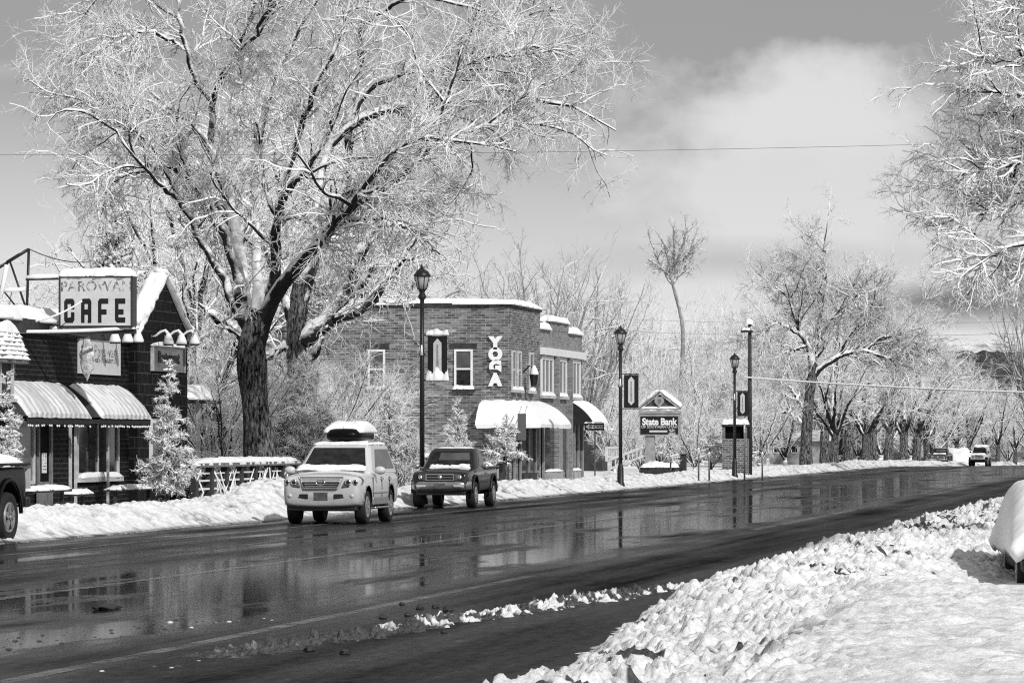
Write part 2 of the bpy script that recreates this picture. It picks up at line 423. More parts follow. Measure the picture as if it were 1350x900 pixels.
def traced_tree(root, org, trunk, limbs, Z, rng, dens=(1.2, 3.0, 7.0), lens=(2.6, 1.2, 0.5), rad=(0.035, 0.016, 0.010), droop=(0.10, 0.22, 0.30), mats=('bark', 'limb', 'twig'), K=18, t0=0.18, tipf=0.15, fork=None, flare=1.5, wob=(0.20, 0.28, 0.3), up1=0.0, snow_fat=0.8, fill=None, clear=None):
    """trunk / limbs: lists of (x, y, z, r) in metres relative to org"""
    tr = [resample(t, 14) for t in trunk]
    P = np.stack([t[:, :3] for t in tr]); R = np.stack([t[:, 3] for t in tr])
    R = R * (1 + 0.07 * rng.normal(size=R.shape))
    mesh_np('trunk', *tubes(P, R, 14), M[mats[0]], root)
    lm = [resample(t, K) for t in limbs]
    P = np.stack([t[:, :3] for t in lm]); R = np.stack([t[:, 3] for t in lm]) * (1 + 0.06 * rng.normal(size=(len(lm), K)))
    P[:, 1:-1] += rng.normal(0, 0.035, P[:, 1:-1].shape)
    L = np.linalg.norm(np.diff(P, axis=1), axis=2).sum(1)
    if fill:
        # boughs between the main limbs, so that the crown has no empty wedges
        Pf, Rf, Lf = grow(P, R, L, rng, fill[0], 0.3, 0.95, 0.65, 0.0, K, fill[2], 0.06, 0.03, 0.12, lmin=0.2)
        f = fill[1] * rng.uniform(0.6, 1.25, len(Lf)) / Lf; Pf = Pf[:, :1] + (Pf - Pf[:, :1]) * f[:, None, None]; Lf = Lf * f
        P, R, L = np.concatenate([P, Pf]), np.concatenate([R, Rf]), np.concatenate([L, Lf])
    ok = np.ones(len(P), bool)
    if clear: ok[len(limbs):] = clear(P[len(limbs):] + np.array(org))
    P, R, L = P[ok], R[ok], L[ok]
    mesh_np('limb', *tubes(P, R, 10), M[mats[1]], root)
    P1, R1, L1 = grow(P, R, np.full(len(L), 1.0) * 0 + L, rng, dens[0], t0, 1.0, 0.75, 0.0, 8, rad[0], droop[0], up1, wob[0], lmin=0.1)
    # first-order branches take an absolute length, shorter near the limb's tip
    f = lens[0] * rng.uniform(0.55, 1.3, len(L1)) / np.maximum(L1, 1e-6)
    P1 = P1[:, :1] + (P1 - P1[:, :1]) * f[:, None, None]; L1 = L1 * f
    P2, R2, L2 = grow(P1, R1, L1, rng, dens[1], 0.12, 1.0, 0.8, lens[1] / lens[0], 6, rad[1], droop[1], 0.02, wob[1], lmin=0.35 * lens[1])
    P3, R3, L3 = grow(P2, R2, L2, rng, dens[2], 0.1, 1.0, 0.8, lens[2] / lens[1], 4, rad[2], droop[2], 0.05, wob[2], lmin=0.5 * lens[2], taper=0.7)
    tipP, tipR, tipL = grow(P, R, L, rng, 0.6 * dens[2] / 3, 0.5, 1.0, 0.7, 0.0, 5, rad[1], droop[1], 0.0, 0.25, lmin=lens[1] * 0.8)
    if clear:
        (P1, R1), (P2, R2), (P3, R3), (tipP, tipR) = [(a[k], b[k]) for a, b in ((P1, R1), (P2, R2), (P3, R3), (tipP, tipR)) for k in (clear(a + np.array(org)),)]
    V, F = chunks(tubes(P1, R1, 6), tubes(P2, R2, 4), tubes(P3, R3, 3), tubes(tipP, tipR, 3))
    cr = mesh_np('crown', V, F, M[mats[2]], root)
    S = [tubes(*snow_over(P, R, rng, 0.9, fat=snow_fat), 8), tubes(*snow_over(P1, R1, rng, 0.85, fat=0.9), 5)]
    mesh_np('lying_snow', *chunks(*S), M['snow_soft'], root)
    return len(F)

def px_limb(pts, Z, org, dz=0.0):
    """[(px, py, r_px, depth offset)] -> relative metres"""
    out = []
    for p in pts:
        z = Z + (p[3] if len(p) > 3 else dz)
        w = W(p[0], p[1], z) - org
        out.append((w.x, w.y, w.z, p[2] * z / FPX))
    return out

def proto_tree(kind, seed, h=10.0):
    """a free-standing tree of about 10 m; returns dict of mesh parts"""
    rng = np.random.default_rng(seed)
    if kind == 'broad':      th, nl, spread, rise, d, ln, ra, dr, tr = 0.24, 9, 0.42, 0.6, (1.5, 3.2, 6.5), (2.2, 1.1, 0.55), (0.032, 0.018, 0.014), (0.10, 0.16, 0.2), 0.28
    elif kind == 'round':    th, nl, spread, rise, d, ln, ra, dr, tr = 0.10, 16, 0.42, 0.72, (2.0, 2.8, 3.6), (1.9, 0.9, 0.45), (0.020, 0.011, 0.009), (-0.12, -0.08, 0.0), 0.15
    elif kind == 'vase':     th, nl, spread, rise, d, ln, ra, dr, tr = 0.16, 10, 0.27, 0.85, (1.6, 2.8, 5.0), (1.9, 1.0, 0.5), (0.028, 0.014, 0.010), (-0.12, -0.08, 0.0), 0.22
    elif kind == 'bush':     th, nl, spread, rise, d, ln, ra, dr, tr = 0.06, 12, 0.50, 0.7, (1.6, 3.2, 6.0), (2.0, 1.1, 0.6), (0.028, 0.018, 0.015), (0.05, 0.1, 0.15), 0.16
    trunk = [(0, 0, -0.1, tr * 1.45), (0.02, 0, 0.25, tr * 1.1), (0.08, 0.04, th * h * 0.6, tr), (0.05, 0.1, th * h, tr * 0.95), (0.1, 0.08, th * h + 0.7, tr * 0.6)]
    limbs = []
    for k in range(nl):
        q = 2 * math.pi * k / nl + rng.normal(0, 0.35); e = spread * h * rng.uniform(0.65, 1.1) * (0.35 if k % 4 == 3 else 1)
        zt = h * (rise + (1 - rise) * rng.uniform(0.1, 1.0)) * (1.0 if k % 4 == 3 else 0.93)
        z0 = th * h * rng.uniform(0.75, 1.15); p = []
        for s in np.linspace(0, 1, 6):
            rr = e * (s ** 0.85); zz = z0 + (zt - z0) * (s ** (0.8 if kind != 'vase' else 1.1))
            w = 0.06 * h * s * (1 - s)
            p.append((0.07 + math.cos(q) * rr + rng.normal(0, w), 0.07 + math.sin(q) * rr + rng.normal(0, w), zz + rng.normal(0, w), tr * 0.55 * (1 - 0.85 * s)))
        limbs.append(p)
        if k % 2 == 0:
            s0 = p[2]; qq = q + rng.choice([-1, 1]) * 0.7
            limbs.append([s0[:3] + (s0[3] * 0.8,)] + [(s0[0] + math.cos(qq) * e * 0.55 * s, s0[1] + math.sin(qq) * e * 0.55 * s, s0[2] + (zt - s0[2]) * 0.75 * s + rng.normal(0, 0.1), s0[3] * 0.75 * (1 - 0.8 * s)) for s in (0.33, 0.66, 1.0)])
    return trunk, limbs, d, ln, ra, dr, rng

PROTO = {}
def make_proto(key, kind, seed, mats):
    trunk, limbs, d, ln, ra, dr, rng = proto_tree(kind, seed)
    holder = bpy.data.objects.new('holder', None)
    tmp = thing('snowy_tree', '', 'tree')
    traced_tree(tmp, Vector((0, 0, 0)), [trunk], limbs, 0, rng, d, ln, ra, dr, mats, K=12, snow_fat=0.7)
    PROTO[key] = tmp
    tmp['unused'] = 1
    return tmp
def plant(key, name, label, loc, height, rz=0.0, group=None, wide=1.0):
    p = PROTO[key]
    if p.get('unused'):
        o = p; del o['unused']
    else:
        o = p.copy(); COL.objects.link(o)
        for c in PKIDS[key]:
            k = c.copy(); COL.objects.link(k); k.parent = o
    if 'group' in o: del o['group']
    o.name = name; o.location = loc; o.rotation_euler = (0, 0, rz); s = height / 10.0; o.scale = (s * wide, s * wide, s)
    return tag(o, label, 'tree', group)
PKIDS = {}

def conifer(root, h, w, rng, dens=(9, 9, 22), mat='needle', base=0.12, fat=1.0, trunk_r=0.05, ang=1.35):
    """snow-laden young tree: a straight stem, tiers of boughs, sprays of snowy twigs"""
    P = np.stack([np.linspace(0, 0.02, 10), np.linspace(0, -0.02, 10), np.linspace(-0.05, h, 10)], 1)[None]
    R = np.linspace(trunk_r, 0.012, 10)[None]; L = np.array([h])
    mesh_np('trunk', *tubes(P, R, 8), M['bark'], root)
    P1, R1, L1 = grow(P, R, L, rng, dens[0], base, 0.985, ang, 1.0, 7, 0.022 * fat, 0.10, 0.06, 0.12)
    zz = (P1[:, 0, 2] / h); want = w * np.clip(1.12 - zz, 0.1, 1) * np.clip((zz - base) / 0.12 + 0.55, 0, 1) * rng.uniform(0.6, 1.15, len(zz))
    f = want / L1; P1 = P1[:, :1] + (P1 - P1[:, :1]) * f[:, None, None]; L1 = L1 * f
    P2, R2, L2 = grow(P1, R1, L1, rng, dens[1], 0.15, 1.0, 0.85, 0.45, 5, 0.017 * fat, 0.12, 0.05, 0.2, lmin=0.12, flat=0.5)
    P3, R3, L3 = grow(P2, R2, L2, rng, dens[2], 0.05, 1.0, 0.8, 0.5, 3, 0.012 * fat, 0.2, 0.0, 0.3, lmin=0.07, taper=0.8)
    V, F = chunks(tubes(P1, R1, 5), tubes(P2, R2, 4), tubes(P3, R3, 3))
    mesh_np('crown', V, F, M[mat], root)
    n = len(P1)
    Q, q = snow_over(P1, R1 * 1.6, rng, 0.75, fat=0.9 * fat); Q2, q2 = snow_over(P2, R2 * 1.3, rng, 0.6, fat=0.9 * fat)
    mesh_np('lying_snow', *chunks(tubes(Q, q, 5), tubes(Q2, q2, 4)), M['snow_soft'], root)
# ---------------------------------------------------------------- camera, sun, sky
cd = bpy.data.cameras.new('camera'); cam = bpy.data.objects.new('camera', cd); COL.objects.link(cam); sc.camera = cam
cd.sensor_width = 36.0; cd.lens = FPX / 1350.0 * 36.0; cd.clip_start = 0.5; cd.clip_end = 12000
cam.location = (0, 0, CAM_H); cam.rotation_euler = (math.radians(90), 0, YAW); cd.shift_y = 128.0 / 1350.0
sc.view_settings.view_transform = 'Standard'; sc.view_settings.look = 'None'; sc.view_settings.exposure = 0
SUN_EL, SUN_AZ = math.radians(36), math.radians(138)       # azimuth clockwise from +Y: behind the camera, over the right shoulder
ts = Vector((math.sin(SUN_AZ) * math.cos(SUN_EL), math.cos(SUN_AZ) * math.cos(SUN_EL), math.sin(SUN_EL)))
sd = bpy.data.lights.new('sun', 'SUN'); sd.energy = 3.35; sd.angle = math.radians(1.2); sd.color = (1, 0.995, 0.99)
so = bpy.data.objects.new('sun', sd); COL.objects.link(so); so.rotation_euler = ts.to_track_quat('Z', 'Y').to_euler()
wd = bpy.data.worlds.new('World'); sc.world = wd; wd.use_nodes = True
nt = wd.node_tree; bg = nt.nodes['Background']; bg.inputs['Strength'].default_value = 0.1
sky = nd(nt, 'ShaderNodeTexSky', sky_type='NISHITA', sun_disc=False, sun_elevation=SUN_EL, sun_rotation=SUN_AZ, altitude=1800, air_density=1.0, dust_density=0.6)
bw = nd(nt, 'ShaderNodeRGBToBW'); nt.links.new(sky.outputs[0], bw.inputs[0])
tc = nd(nt, 'ShaderNodeTexCoord')
mp = nd(nt, 'ShaderNodeMapping'); mp.inputs['Rotation'].default_value = (0, 0, -YAW); nt.links.new(tc.outputs['Generated'], mp.inputs[0])
sp = nd(nt, 'ShaderNodeSeparateXYZ'); nt.links.new(mp.outputs[0], sp.inputs[0])
yy = mathn(nt, 'MAXIMUM', mathn(nt, 'ABSOLUTE', sp.outputs[1]), 0.15)
U = mathn(nt, 'DIVIDE', sp.outputs[0], yy); Vv = mathn(nt, 'DIVIDE', sp.outputs[2], yy)
def cvec(sx, sy, z=0.0):
    c = nd(nt, 'ShaderNodeCombineXYZ'); nt.links.new(mathn(nt, 'MULTIPLY', U, sx), c.inputs[0]); nt.links.new(mathn(nt, 'MULTIPLY', Vv, sy), c.inputs[1]); c.inputs[2].default_value = z
    return c.outputs[0]
n1 = noise(nt, cvec(34, 46), 1.0, 8, 0.56); n2 = noise(nt, cvec(18, 70, 3.1), 1.0, 4, 0.5); n3 = noise(nt, cvec(9, 14, 7.7), 1.0, 5, 0.55); n4 = noise(nt, cvec(52, 60, 1.3), 1.0, 7, 0.55)
# the veil thins upwards: pale near the horizon, clear grey above
veil = ramp(nt, mathn(nt, 'ADD', Vv, mathn(nt, 'MULTIPLY', mathn(nt, 'SUBTRACT', n3, 0.5), 0.03)), 0.030, 0.085, 1.0, 0.0)
def cloud(px, py, rx, ry, a, b, nz, amp):
    du = mathn(nt, 'DIVIDE', mathn(nt, 'SUBTRACT', U, (px - 675) / FPX), rx / FPX); dv = mathn(nt, 'DIVIDE', mathn(nt, 'SUBTRACT', Vv, (HOR - py) / FPX), ry / FPX)
    d = mathn(nt, 'SQRT', mathn(nt, 'ADD', mathn(nt, 'MULTIPLY', du, du), mathn(nt, 'MULTIPLY', dv, dv)))
    d = mathn(nt, 'ADD', d, mathn(nt, 'MULTIPLY', mathn(nt, 'SUBTRACT', nz, 0.5), amp))
    return ramp(nt, d, a, b, 1.0, 0.0)
c1 = cloud(1050, 235, 245, 165, 0.58, 1.08, n1, 2.0)
c2 = cloud(1075, 150, 210, 90, 0.4, 1.1, n4, 2.2)
dk = cloud(1270, 398, 300, 36, 0.2, 1.1, n2, 1.1)
dk2 = cloud(1010, 345, 260, 30, 0.2, 1.2, n2, 0.9)
band = cloud(0, 92, 110, 16, 0.2, 1.1, n2, 0.5)
far = ramp(nt, mathn(nt, 'MULTIPLY', n3, ramp(nt, mathn(nt, 'ABSOLUTE', U), 0.16, 0.5)), 0.30, 0.50)    # broken cloud over the rest of the sky
SKY_TOP, SKY_LOW, SKY_CLOUD = 2.55, 6.1, 7.6
clear = mathn(nt, 'ADD', mathn(nt, 'MULTIPLY', bw.outputs[0], 0.25), mixc(nt, veil, SKY_TOP - 0.6, SKY_LOW - 0.6))
col = mixc(nt, mathn(nt, 'MULTIPLY', c1, 0.8), clear, SKY_CLOUD)
col = mixc(nt, mathn(nt, 'MULTIPLY', c2, 0.75), col, SKY_CLOUD)
col = mixc(nt, mathn(nt, 'MULTIPLY', dk2, 0.45), col, 3.6)
col = mixc(nt, mathn(nt, 'MULTIPLY', dk, 0.92), col, 1.7)
col = mixc(nt, mathn(nt, 'MULTIPLY', band, 0.4), col, 5.5)
col = mixc(nt, mathn(nt, 'MULTIPLY', far, 0.85), col, 5.6)
nt.links.new(col, bg.inputs['Color'])
sc.cycles.use_denoising = False
sc.cycles.max_bounces = 6; sc.cycles.diffuse_bounces = 2; sc.cycles.glossy_bounces = 3; sc.cycles.transmission_bounces = 2
sc.cycles.caustics_reflective = False; sc.cycles.caustics_refractive = False
sc.cycles.sample_clamp_indirect = 4.0
sc.cycles.filter_width = 1.15

# ---------------------------------------------------------------- numpy noise for snow relief
def h2(ix, iy, s):
    n = (ix.astype(np.int64) * 374761393 + iy.astype(np.int64) * 668265263 + s * 1274126177) & 0xffffffff
    n = ((n ^ (n >> 13)) * 1274126177) & 0xffffffff
    return ((n ^ (n >> 16)) & 0xffffff) / float(0x1000000)
def vnoise(x, y, s=0):
    xi, yi = np.floor(x), np.floor(y); fx, fy = x - xi, y - yi; fx = fx * fx * (3 - 2 * fx); fy = fy * fy * (3 - 2 * fy)
    a = h2(xi, yi, s); b = h2(xi + 1, yi, s); c = h2(xi, yi + 1, s); d = h2(xi + 1, yi + 1, s)
    return (a * (1 - fx) + b * fx) * (1 - fy) + (c * (1 - fx) + d * fx) * fy
def fbm(x, y, s=0, o=4):
    r, a, t = 0, 1, 0
    for k in range(o): r = r + a * vnoise(x * 2 ** k + 17 * k, y * 2 ** k + 9 * k, s + k); t += a; a *= 0.5
    return r / t
def domes(x, y, s=0, rmin=0.35, rmax=0.75, share=0.9):
    """lumps: half-buried round clods, one per cell"""
    xi, yi = np.floor(x), np.floor(y); h = np.zeros_like(x)
    for dx in (-1, 0, 1):
        for dy in (-1, 0, 1):
            cx, cy = xi + dx, yi + dy
            px, py = cx + h2(cx, cy, s), cy + h2(cx, cy, s + 1); r = rmin + (rmax - rmin) * h2(cx, cy, s + 2) ** 1.5
            on = h2(cx, cy, s + 3) < share
            d2 = (x - px) ** 2 + (y - py) ** 2
            h = np.maximum(h, np.where(on, np.sqrt(np.maximum(r * r - d2, 0)), 0))
    return h
def sstep(x, a, b):
    t = np.clip((x - a) / (b - a), 0, 1); return t * t * (3 - 2 * t)
def grid_mesh(name, xs, ys, zf, mats, attr=None, **kw):
    X, Y = np.meshgrid(xs, ys); r = zf(X, Y)
    Z, at = (r if isinstance(r, tuple) else (r, None))
    nx, ny = len(xs), len(ys)
    V = np.stack([X.ravel(), Y.ravel(), Z.ravel()], 1)
    i = np.arange(nx - 1)[None] + (np.arange(ny - 1) * nx)[:, None]
    F = np.stack([i, i + 1, i + nx + 1, i + nx], -1).reshape(-1, 4)
    return mesh_np(name, V, F, mats, attr=at, **kw)

# ---------------------------------------------------------------- ground, road, markings
CURB, NEAR = -22.2, -3.6
def ground_z(X, Y):
    X = np.asarray(X, float); Y = np.asarray(Y, float)
    z = profile(Y)
    left = np.where(X < CURB - 0.8, 0.14 + 0.010 * np.clip(-24 - X, 0, 60), 0)
    right = np.where(X > NEAR + 0.8, 0.10, 0)
    inside = (X >= CURB - 0.8) & (X <= NEAR + 0.8)
    return z + left + right + np.where(inside, -0.05, 0)
def gz(x, y): return float(ground_z(x, y))
xs = np.r_[-4000, -2500, -1500, -800, -400, -200, -120, np.arange(-80, -26, 3.0), -25, -24, -23.3, -22.9, -15, -8, -5.4, -4, -3.0, -2.6, 0, 4, 10, 20, 40, 90, 200, 500, 1200, 2500, 4000]
ys = np.r_[-300, -50, 0, np.arange(20, 700, 10.0), np.arange(720, 1500, 60.0), 1800, 2400, 3200, 4500, 6500]
def gfun(X, Y):
    z = ground_z(X, Y)
    return z + np.where((X < -26), 0.10 * (fbm(X * 0.12, Y * 0.12, 4) - 0.5), 0)
tag(grid_mesh('snow_ground', xs, ys, gfun, M['snow_soft']), kind='structure')

def road_material():
    m, nt, b, oc = start('wet_asphalt')
    s = nd(nt, 'ShaderNodeSeparateXYZ'); nt.links.new(oc, s.inputs[0])
    def v(sx, sy, z=0.0):
        c = nd(nt, 'ShaderNodeCombineXYZ'); nt.links.new(mathn(nt, 'MULTIPLY', s.outputs[0], sx), c.inputs[0]); nt.links.new(mathn(nt, 'MULTIPLY', s.outputs[1], sy), c.inputs[1]); c.inputs[2].default_value = z
        return c.outputs[0]
    lanes = noise(nt, v(0.85, 0.010), 1.0, 4, 0.6)          # tyre tracks and drained strips along the street
    patch = noise(nt, v(0.55, 0.075, 2.0), 1.0, 5, 0.62)
    grain = noise(nt, v(16, 6), 1.0, 4, 0.7)
    speck = noise(nt, v(9, 2.2, 5.0), 1.0, 3, 0.75)
    wet = ramp(nt, mathn(nt, 'ADD', mathn(nt, 'MULTIPLY', lanes, 0.7), mathn(nt, 'MULTIPLY', patch, 0.6)), 0.50, 0.76)
    wet = mathn(nt, 'MULTIPLY', wet, ramp(nt, s.outputs[0], -10.2, -8.6, 0.85, 0.4))
    # standing water lies where the street's crown falls to the far wheel tracks
    mid = mathn(nt, 'MULTIPLY', ramp(nt, s.outputs[0], -17.6, -15.2), ramp(nt, s.outputs[0], -9.4, -10.6))
    wet = mathn(nt, 'MAXIMUM', wet, mathn(nt, 'MULTIPLY', mid, ramp(nt, patch, 0.30, 0.50)))
    dry = ramp(nt, grain, 0.3, 0.75, 0.003, 0.017)
    col = mixc(nt, wet, dry, 0.004)
    slush = ramp(nt, mathn(nt, 'ADD', mathn(nt, 'MULTIPLY', lanes, 0.5), mathn(nt, 'MULTIPLY', speck, 0.5)), 0.60, 0.70)
    col = mixc(nt, mathn(nt, 'MULTIPLY', slush, 0.22), col, 0.25)
    df = nd(nt, 'ShaderNodeBsdfDiffuse'); gl = nd(nt, 'ShaderNodeBsdfGlossy'); mx = nd(nt, 'ShaderNodeMixShader')
    nt.links.new(col, df.inputs['Color']); gl.inputs['Color'].default_value = g(1.0)
    nt.links.new(ramp(nt, mathn(nt, 'SUBTRACT', wet, mathn(nt, 'MULTIPLY', speck, 0.3)), -0.1, 0.75, 0.40, 0.06), gl.inputs['Roughness'])
    nt.links.new(ramp(nt, mathn(nt, 'ADD', mathn(nt, 'MULTIPLY', wet, 0.85), mathn(nt, 'MULTIPLY', mathn(nt, 'SUBTRACT', speck, 0.5), 0.35)), 0.0, 1.0, 0.012, 0.54), mx.inputs[0])
    nt.links.new(df.outputs[0], mx.inputs[1]); nt.links.new(gl.outputs[0], mx.inputs[2])
    nt.links.new(mx.outputs[0], nt.nodes['Material Output'].inputs[0]); nt.nodes.remove(b); b = gl
    bp = nd(nt, 'ShaderNodeBump'); bp.inputs['Strength'].default_value = 0.35; bp.inputs['Distance'].default_value = 0.006
    nt.links.new(mathn(nt, 'ADD', mathn(nt, 'MULTIPLY', grain, ramp(nt, wet, 0, 1, 1.0, 0.06)), mathn(nt, 'MULTIPLY', patch, 0.5)), bp.inputs['Height']); nt.links.new(bp.outputs[0], b.inputs['Normal'])
    return m
M['asphalt'] = road_material()
rx = np.r_[CURB - 0.7, -20, -17, -14, -11, -8, NEAR + 0.9]
rys = np.r_[10, np.arange(20, 700, 10.0), np.arange(720, 1500, 60.0)]
tag(grid_mesh('road', rx, rys, lambda X, Y: profile(Y) + 0.0, M['asphalt']), kind='structure')

def worn(name, base, thr, s1=2.2, s2=9.0, alpha=0.85):
    m, nt, b, oc = start(name)
    n = noise(nt, oc, s1, 6, 0.75); n2 = noise(nt, oc, s2, 4, 0.7)
    f = ramp(nt, mathn(nt, 'ADD', mathn(nt, 'MULTIPLY', n, 0.6), mathn(nt, 'MULTIPLY', n2, 0.4)), thr - 0.07, thr + 0.07)
    b.inputs['Base Color'].default_value = g(base); b.inputs['Roughness'].default_value = 0.6; b.inputs['Specular IOR Level'].default_value = 0.1
    nt.links.new(mathn(nt, 'MULTIPLY', f, alpha), b.inputs['Alpha'])      # where the paint is gone the road shows
    return m
M['letter_faded'] = worn('faded_paint', 0.14, 0.535, 5.0, 26.0)
M['line'] = worn('worn_line', 0.36, 0.50, 1.1, 16.0, 0.48); M['slush_line'] = worn('slush_line', 0.25, 0.53, 1.4, 16.0, 0.5)
def stripe(name, x, w, y0, y1, mat, seed, taper=True):
    n = max(8, int((y1 - y0) / 1.0)); ys_ = np.linspace(y0, y1, n); V = []
    for i, y in enumerate(ys_):
        c = x + 0.10 * (fbm(np.array([y * 0.10]), np.array([seed * 3.1]), seed)[0] - 0.5)
        hw = w / 2 * (0.65 + 0.7 * fbm(np.array([y * 0.7]), np.array([seed * 1.7]), seed + 5)[0])
        z = float(profile(y)) + 0.004 + 0.001 * (seed % 3)
        V += [(c - hw, y, z), (c + hw, y, z)]
    F = [(2 * i, 2 * i + 1, 2 * i + 3, 2 * i + 2) for i in range(n - 1)]
    tag(mesh_np(name, V, F, mat, smooth=False), kind='structure')
stripe('road_marking', -9.55, 0.18, 26, 60.5, M['line'], 1)
stripe('road_marking', -14.55, 0.20, 40, 118, M['line'], 2)
stripe('road_marking', -12.4, 0.14, 60, 150, M['slush_line'], 3)
stripe('road_marking', -20.0, 0.16, 70, 140, M['line'], 4)
stripe('road_marking', -9.7, 0.22, 92, 118, M['line'], 5)
stripe('road_marking', -8.4, 0.22, 120, 190, M['slush_line'], 6)
stripe('road_marking', -17.6, 0.14, 60, 95, M['slush_line'], 7)

# ---------------------------------------------------------------- ploughed snow
def dirty_snow():
    m, nt, b, oc = start('ploughed_snow')
    at = nd(nt, 'ShaderNodeAttribute', attribute_name='dirt')
    n = noise(nt, oc, 7.0, 5, 0.7); n2 = noise(nt, oc, 28.0, 4, 0.7)
    at2 = nd(nt, 'ShaderNodeAttribute', attribute_name='hollow_shade')
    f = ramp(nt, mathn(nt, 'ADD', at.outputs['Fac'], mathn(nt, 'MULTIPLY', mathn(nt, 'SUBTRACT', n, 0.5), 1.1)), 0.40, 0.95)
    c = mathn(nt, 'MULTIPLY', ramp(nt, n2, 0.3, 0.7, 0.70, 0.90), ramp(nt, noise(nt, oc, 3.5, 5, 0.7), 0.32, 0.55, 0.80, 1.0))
    c = mathn(nt, 'MULTIPLY', c, ramp(nt, at2.outputs['Fac'], 0, 1, 1.0, 0.34))  # darkens the hollows between lumps: shade put into the snow colour
    nt.links.new(mixc(nt, f, c, ramp(nt, n2, 0.3, 0.7, 0.02, 0.12)), b.inputs['Base Color'])
    b.inputs['Roughness'].default_value = 0.7; b.inputs['Specular IOR Level'].default_value = 0.25
    bp = nd(nt, 'ShaderNodeBump'); bp.inputs['Strength'].default_value = 0.7; bp.inputs['Distance'].default_value = 0.03
    nt.links.new(noise(nt, oc, 18.0, 6, 0.7), bp.inputs['Height']); nt.links.new(bp.outputs[0], b.inputs['Normal'])
    return m
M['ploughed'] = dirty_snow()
def near_bank(X, Y):
    edge = -5.15 + 0.8 * (fbm(Y * 0.16, Y * 0 + 3.3, 21) - 0.5) + 0.5 * (fbm(Y * 0.9, X * 0.0, 23) - 0.5) + sstep(Y, 30, 56) * -1.15
    d = X - edge
    X0, Y0 = X, Y
    X = X + 0.16 * (fbm(X * 2.6, Y * 2.6, 201, 3) - 0.5) * 2; Y = Y + 0.16 * (fbm(X * 2.6, Y0 * 2.6, 207, 3) - 0.5) * 2
    prof = sstep(d, -0.05, 1.5) * 0.30 + 0.10 * sstep(d, 0.0, 0.3)
    und = 0.22 * (fbm(X * 0.5, Y * 0.13, 31) - 0.45)
    lump = 0.15 * domes(X * 1.7, Y * 1.5, 41, 0.25, 0.7, 0.55) + 0.11 * domes(X * 3.4 + 5, Y * 3.0, 43, 0.25, 0.75, 0.6) + 0.105 * domes(X * 7, Y * 6.0, 47, 0.3, 0.7, 0.75) + 0.085 * domes(X * 13, Y * 11.0, 49, 0.3, 0.7, 0.7) + 0.05 * domes(X * 24, Y * 20.0, 50, 0.3, 0.7, 0.7)
    fine = 0.07 * (fbm(X * 9, Y * 8, 51, 4) - 0.5)
    # fresh unbroken snow nearer the walker, smoother
    sm = sstep(X + 0.9 * (fbm(X * 0.6, Y * 0.15, 61) - 0.5) * 2 - 0.030 * (47 - Y) * 1.0, -4.0, -2.9) * sstep(Y, 52, 46.5) * 0.72
    swell = 0.14 * (fbm(X * 0.9, Y * 0.3, 71) - 0.4) + 0.05 * domes(X * 1.5, Y * 1.2, 73, 0.3, 0.8, 0.5) + 0.05 * (fbm(X * 3.0, Y * 2.4, 75) - 0.5) + 0.05 * domes(X * 5, Y * 4, 77, 0.2, 0.6, 0.4) + 0.04 * domes(X * 10, Y * 8, 78, 0.2, 0.6, 0.4)
    a = np.clip(sstep(d, -0.15, 0.5), 0, 1)
    z = prof + a * ((1 - sm) * (und + lump * 0.95 + fine) + sm * (0.24 + swell + fine * 0.5))
    z = np.maximum(z * (1 - 0.85 * sstep(np.hypot((X + 1.0) / 3.7, (Y - 52) / 14.0), 1.0, 0.45)), np.where(d > 0.3, 0.035, -1))
    z = np.where(d < -0.12, -0.08, z) + profile(Y)
    lo = fbm(X * 1.3, Y * 0.5, 81, 3)
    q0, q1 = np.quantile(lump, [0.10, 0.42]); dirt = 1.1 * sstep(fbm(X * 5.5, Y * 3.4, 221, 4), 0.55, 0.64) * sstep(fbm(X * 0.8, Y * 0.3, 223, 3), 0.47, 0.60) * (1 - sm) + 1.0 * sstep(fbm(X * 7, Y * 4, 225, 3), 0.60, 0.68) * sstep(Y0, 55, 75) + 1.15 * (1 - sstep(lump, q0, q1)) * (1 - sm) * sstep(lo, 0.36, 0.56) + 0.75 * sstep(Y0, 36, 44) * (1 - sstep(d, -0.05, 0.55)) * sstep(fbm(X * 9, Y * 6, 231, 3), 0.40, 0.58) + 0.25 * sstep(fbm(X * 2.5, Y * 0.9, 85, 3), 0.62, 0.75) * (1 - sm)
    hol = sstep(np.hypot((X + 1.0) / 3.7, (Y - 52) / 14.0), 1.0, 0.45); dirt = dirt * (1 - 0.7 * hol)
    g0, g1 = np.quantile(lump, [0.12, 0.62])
    return z, {'dirt': dirt, 'hollow_shade': (1 - sstep(lump, g0, g1)) * (1 - 0.8 * sm) * (1 - 0.8 * hol) * (0.45 + 0.55 * sstep(lo, 0.3, 0.6))}  # second mask: painted shade, deepest where the lumps are low
ys_n = np.concatenate([np.arange(14, 24, 0.2), np.arange(24, 62, 0.036), np.arange(62, 100, 0.09), np.arange(100, 170, 0.25), np.arange(170, 420, 2.0)])
xs_n = np.concatenate([np.arange(-8.2, -2.0, 0.024), np.arange(-2.0, 2.0, 0.05), np.arange(2, 9, 0.5)])
tag(grid_mesh('snow_bank', xs_n, ys_n, near_bank, M['ploughed']), kind='structure')
